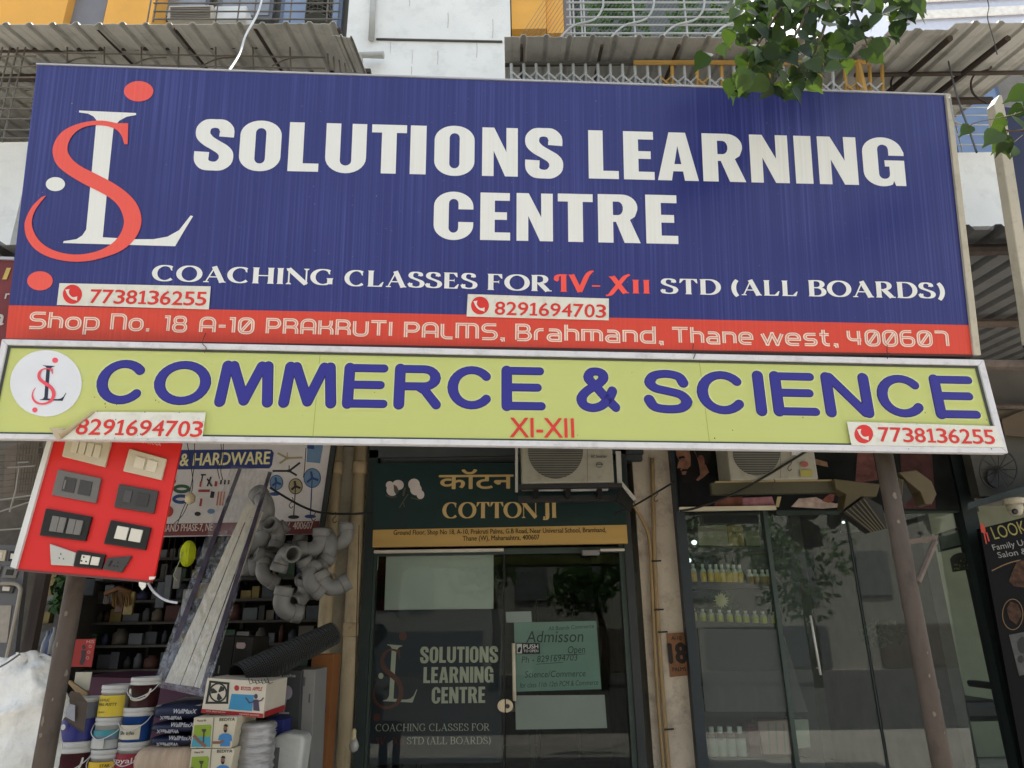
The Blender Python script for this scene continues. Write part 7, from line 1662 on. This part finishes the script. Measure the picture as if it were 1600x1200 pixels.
q = MB(); shape_px(q, ST, [[(1531, 820), (1535, 817), (1539, 826), (1540, 834), (1533, 832)]], .003); line_px(q, ST, [(1537, 832), (1541, 850)], 2, .003); line_px(q, ST, [(1541, 832), (1545, 846)], 2, .0034); q.build('red_scissor_mark', mat('st_red', (186, 66, 44), .5), t_)
q = MB(); line_px(q, ST, [(1549, 892), (1570, 882), (1590, 876), (1612, 873)], 1.8, .003, 4); q.build('golden_line', mat('st_gold', (120, 92, 58), .5), t_)
q = MB(); shape_px(q, ST, ribbon([(1582 + 16 * math.cos(k * PI / 10), 960 + 24 * math.sin(k * PI / 10)) for k in range(20)], lambda a, b, c: 1.2, closed=True), .003); q.build('golden_ring', mat('st_gold', (120, 92, 58), .5), t_)
def blob(q, pts, h=.003): shape_px(q, ST, [pts], h)
q = MB(); blob(q, [(1588, 878), (1600, 872), (1612, 880), (1614, 908), (1600, 918), (1584, 916), (1576, 908), (1580, 896)]); blob(q, [(1578, 940), (1590, 944), (1596, 960), (1588, 976), (1577, 968), (1572, 952)], .0034); q.build('face_picture', mat('st_skin', (70, 50, 38), .5, var=.6, scale=26, spec=.1), t_)
q = MB(); blob(q, [(1576, 992), (1640, 980), (1656, 1040), (1592, 1056)]); q.build('grey_picture', mat('st_grey', (70, 70, 68), .5, var=.4, scale=20), t_)
q = MB(); ell_px(q, ST, 1597, 1008, 8, 13, .005, 16); ell_px(q, ST, 1594, 1030, 5, 6, .005, 14); q.build('dark_picture', M_BLACK, t_)
# right end, above
t_ = thing('exhaust_fan', 'round dark exhaust fan guard on the wall behind the lime sign right corner', 'fan', W(1558, 765, 5.3))
FB = wallboard(5.3, 0, (1555, 735)); q = MB(); span(q, 1520, 680, 1640, 775, 5.32, .1); q.build('back_plate', mat('fan_plate', (80, 78, 70), .6, var=.15), t_)
q = MB(); shape_px(q, FB, ribbon([(1556 + 29 * math.cos(k * PI / 18), 735 + 31 * math.sin(k * PI / 18)) for k in range(36)], lambda a, b, c: 1.6, closed=True), .03); q.build('guard_ring', M_CHAR, t_, solid=.008)
q = MB(); ell_px(q, FB, 1557, 745, 16, 17, .012, 24); q.build('motor', M_CHAR, t_)
bars('ring_wire', M_CHAR, t_, [[FB.px(1556, 735, .03), FB.px(1556 + 29 * math.cos(k * PI / 6), 735 + 31 * math.sin(k * PI / 6), .03)] for k in range(12)], .003, 4)
t_ = thing('security_camera', 'white dome security camera on the ledge above the black salon panel', 'camera', W(1583, 803, 5.0))
c = W(1583, 781, 5.05); q = MB(); q.lathe(c, [(.065, .01), (.068, 0), (.066, -.028), (.05, -.034)], 20); q.build('base', mat('cam_white', (176, 168, 146), .4), t_)
q = MB(); q.lathe(c + Vector((0, 0, -.034)), [(.05, 0), (.05, -.03), (.036, -.068), (.018, -.078)], 20); o = q.build('housing', mat('cam_white', (176, 168, 146), .4), t_)
q = MB(); q.lathe(W(1585, 799, 4.97), [(.02, 0), (.02, .012), (.012, .014)], 12, (0, -1, -.3)); q.build('lens', M_BLACK, o)
q = MB(); q.hexa([W(*p_) for p_ in ((1512, 796, 5.1), (1700, 744, 5.1), (1700, 744, 5.4), (1512, 796, 5.4), (1512, 786, 5.1), (1700, 730, 5.1), (1700, 730, 5.4), (1512, 786, 5.4))]); tag(q.build('ledge_beam', M_DKFR, None), 'dark sloping ledge beam under the exhaust fan carrying the dome camera', 'beam')
q = MB(); span(q, 1530, 640, 1760, 672, 5.3, .3); tag(q.build('lintel_beam', mat('lintel', (104, 92, 76), .8, var=.15), None), 'brownish lintel beam beyond the lime sign right end', 'beam')
q = MB(); q.prism([W(*p_, 5.25) for p_ in ((1565, 655), (1700, 600), (1700, 690), (1570, 680))], (0, .04, 0)); tag(q.build('fascia_board', mat('fas_br', (96, 84, 68), .8, var=.15), None), 'slanting brown fascia board at the right edge beside the lime sign', 'board')

# ------------------------------------------------------------ tree branches
def leafmat(name, c, tr):
    mt = bpy.data.materials.new(name); mt.use_nodes = True; n = mt.node_tree.nodes; l = mt.node_tree.links; b = n['Principled BSDF']
    b.inputs['Roughness'].default_value = .45; b.inputs['Specular IOR Level'].default_value = .3
    oi = n.new('ShaderNodeNewGeometry'); no = n.new('ShaderNodeTexNoise'); no.inputs['Scale'].default_value = 7; l.new(oi.outputs['Position'], no.inputs['Vector'])
    mx = n.new('ShaderNodeMix'); mx.data_type = 'RGBA'; mx.inputs[6].default_value = rgb(*c); mx.inputs[7].default_value = rgb(*(66, 84, 40))
    l.new(oi.outputs['Random Per Island'], mx.inputs[0]); l.new(mx.outputs[2], b.inputs['Base Color'])
    tl = n.new('ShaderNodeBsdfTranslucent'); hs = n.new('ShaderNodeMix'); hs.data_type = 'RGBA'; hs.blend_type = 'MULTIPLY'; hs.inputs[0].default_value = 1; l.new(mx.outputs[2], hs.inputs[6]); hs.inputs[7].default_value = (1.6, 1.75, .7, 1)
    l.new(hs.outputs[2], tl.inputs[0]); ms = n.new('ShaderNodeMixShader'); ms.inputs[0].default_value = tr; l.new(b.outputs[0], ms.inputs[1]); l.new(tl.outputs[0], ms.inputs[2]); l.new(ms.outputs[0], n['Material Output'].inputs[0]); return mt
M_LEAF = leafmat('leaf', (30, 46, 22), .36)
M_TWIG2 = mat('twig', (92, 80, 62), .8, var=.2)
LEAF = [(0, 0), (.30, .06), (.46, .26), (.44, .50), (.28, .74), (.10, .92), (.02, 1.18)]
def leaf(mb, base, direction, up, L):
    """pointed heart leaf: midrib along direction, folded a little"""
    d = Vector(direction).normalized(); s = d.cross(Vector(up)).normalized(); nrm = s.cross(d); fold = random.uniform(.12, .4); curl = random.uniform(-.25, .35)
    def P(x, y): return Vector(base) + d * (y * L) + s * (x * L * .95) + nrm * (abs(x) * fold * L - curl * L * y * y * .5)
    mid = [P(0, y) for _, y in LEAF]; rt = [P(x, y) for x, y in LEAF]; lt = [P(-x, y) for x, y in LEAF]; n = len(LEAF)
    mb.add(mid + rt + lt, [(i, n + i, n + i + 1, i + 1) for i in range(1, n - 1)] + [(0, n + 1, 1)] + [(i, i + 1, 2 * n + i + 1, 2 * n + i) for i in range(1, n - 1)] + [(0, 1, 2 * n + 1)], True)
rr = random.Random(5)
def branch(name, label, twigs, spray, limb, dens):
    t_ = thing(name, label, 'tree', limb[-1] and W(*limb[-1]))
    q = MB(); q.tube(crom([tuple(W(*p_)) for p_ in limb], 5), .022, 8); q.build('limb', M_TWIG2, t_)
    lv = MB(); tw = MB()
    for pts in twigs:
        c = crom([tuple(W(*p_)) for p_ in pts], 6); tw.tube(c, [  .008 * (1 - .7 * i / (len(c) - 1)) for i in range(len(c))], 5)
        for i in range(2, len(c)):
            for rep in range(dens):
                p_ = Vector(c[i]) + Vector((rr.gauss(0, .015), rr.gauss(0, .03), rr.gauss(0, .01)))
                d = Vector((rr.gauss(0, .7), rr.gauss(0, .5), -1 + rr.gauss(0, .45))); up = Vector((rr.gauss(0, .6), -1, rr.gauss(0, .5)))
                st = p_ + Vector((rr.gauss(0, .02), rr.gauss(0, .03), -.015)); tw.tube([p_, st], .0018, 3); leaf(lv, st, d, up, rr.uniform(.055, .082))
    for (x, y, Y, n, sx, sy) in spray:
        for k in range(n):
            px_, py_ = rr.gauss(x, sx), rr.gauss(y, sy); p_ = W(px_, py_, Y + rr.uniform(-.25, .2))
            d = Vector((rr.gauss(0, .8), rr.gauss(0, .5), -1 + rr.gauss(0, .5))); up = Vector((rr.gauss(0, .7), -1, rr.gauss(0, .6))); leaf(lv, p_, d, up, rr.uniform(.055, .085))
    tw.build('twigs', M_TWIG2, t_); lv.build('leaves', M_LEAF, t_); return t_
branch('tree_branch', 'leafy green branch of heart shaped leaves hanging over the top right of the blue sign',
       [[(1240, -60, 2.3), (1225, 0, 2.25), (1190, 60, 2.2), (1160, 110, 2.2), (1150, 135, 2.2)], [(1270, -60, 2.3), (1262, 10, 2.2), (1240, 60, 2.15), (1210, 105, 2.15), (1206, 125, 2.15)],
        [(1290, -60, 2.3), (1292, 20, 2.2), (1278, 70, 2.2), (1265, 100, 2.2), (1260, 118, 2.2)], [(1320, -60, 2.4), (1330, 0, 2.3), (1345, 40, 2.3), (1355, 70, 2.3)], [(1340, -70, 2.4), (1370, -20, 2.3), (1400, 5, 2.3), (1425, 14, 2.3)], [(1225, -60, 2.5), (1195, -20, 2.4), (1170, 25, 2.4), (1152, 45, 2.4)]],
       [(1250, -6, 2.4, 62, 58, 16), (1230, 40, 2.35, 30, 42, 22), (1200, 88, 2.3, 20, 34, 22), (1158, 110, 2.25, 6, 9, 16), (1270, 85, 2.3, 12, 26, 18), (1335, 25, 2.3, 24, 38, 24), (1175, 15, 2.35, 12, 18, 18), (1405, 0, 2.35, 12, 24, 9)],
       [(1300, -60, 2.4), (1330, -260, 2.6), (1420, -560, 2.9)], 1)
branch('tree_branch', 'leafy twigs reaching in from the right edge over the cream side post',
       [[(1700, 170, 2.2), (1640, 190, 2.2), (1590, 205, 2.2), (1560, 200, 2.2)], [(1690, 150, 2.2), (1630, 160, 2.2), (1590, 170, 2.2)]],
       [(1604, 150, 2.25, 9, 9, 16)], [(1700, 120, 2.2), (1830, 0, 2.4), (1960, -300, 2.7)], 1)
q = MB(); tw = MB()
tw.tube(crom([tuple(W(*p_)) for p_ in ((1640, 160, 2.2), (1580, 180, 2.15), (1530, 190, 2.1), (1512, 198, 2.1))], 5), .0018, 4)
leaf(q, W(1517, 196, 2.1), W(1497, 215, 2.1) - W(1517, 196, 2.1), (0, -1, .2), .055); leaf(q, W(1562, 206, 2.1), W(1525, 240, 2.1) - W(1562, 206, 2.1), (0, -1, .3), .085)
t_ = thing('leaf_sprig', 'thin sprig with two leaves before the white balcony parapet, right', 'sprig', W(1540, 200, 2.1)); tw.build('twig', M_TWIG2, t_); q.build('leaves', M_LEAF, t_)

# ------------------------------------------------------------ road
q = MB(); q.add([(-60, -15.8, .004), (60, -15.8, .004), (60, -1.2, .004), (-60, -1.2, .004)], [(0, 1, 2, 3)]); tag(q.build('road', mat('asphalt', (92, 90, 88), .85, var=.2, scale=2, bump=.4, bscale=80), None, loc=(0, 0, 0)), kind='structure')
# ------------------------------------------------------------ across the street (seen in the glass)
op = thing('apartment_building', 'cream building across the street, reflected in the shop glass', 'building', (0, -16, 0))
q = MB(); q.box((-20, -22, 0), (20, -16, 7)); q.build('wall', mat('opp_wall', (176, 172, 160), .8, var=.05), op)
for k in range(11):
    f = MB(); x = -18 + k * 3.4 + (k % 3) * .5; f.box((x, -15.98, 2.3 + .2 * (k % 2)), (x + .9 + .3 * (k % 2), -15.9, 4.1)); f.build('window', mat('opp_win', (128, 130, 130), .2, spec=.8), op)
for k in range(6):
    f = MB(); x = -18 + k * 6.2; f.box((x, -15.98, .1), (x + 4.4, -15.9, 1.5)); f.build('shutter', mat('opp_shutter_%d' % (k % 2), ((104, 106, 108), (122, 112, 100))[k % 2], .5), op)
for k, (x, h_, r_) in enumerate(((-7.5, 3.6, 1.7), (-4.2, 3.0, 1.3), (-.6, 3.9, 1.6), (2.3, 2.9, 1.2), (4.6, 3.7, 1.7), (7.9, 3.2, 1.6))):  # unseen trees, added to mottle the reflections in the glass
    t_ = thing('tree', 'added street tree across the road for reflections in the shop glass', 'tree', (x, -9, 0), 'added street trees across the road')
    q = MB(); q.tube([(x, -9, 0), (x + .1, -9, h_ * .4), (x - .1, -9.1, h_ * .8)], [.13, .11, .06], 8); q.build('trunk', M_TWIG2, t_)
    q = MB(); random.seed(40 + k)
    for c_ in range(7): leafy(q, (x + random.uniform(-.8, .8) * r_, -9 + random.uniform(-.5, .5), h_ + random.uniform(-.6, .5) * r_), r_ * .5, 130, .13)
    q.build('crown', M_LEAFD, t_)
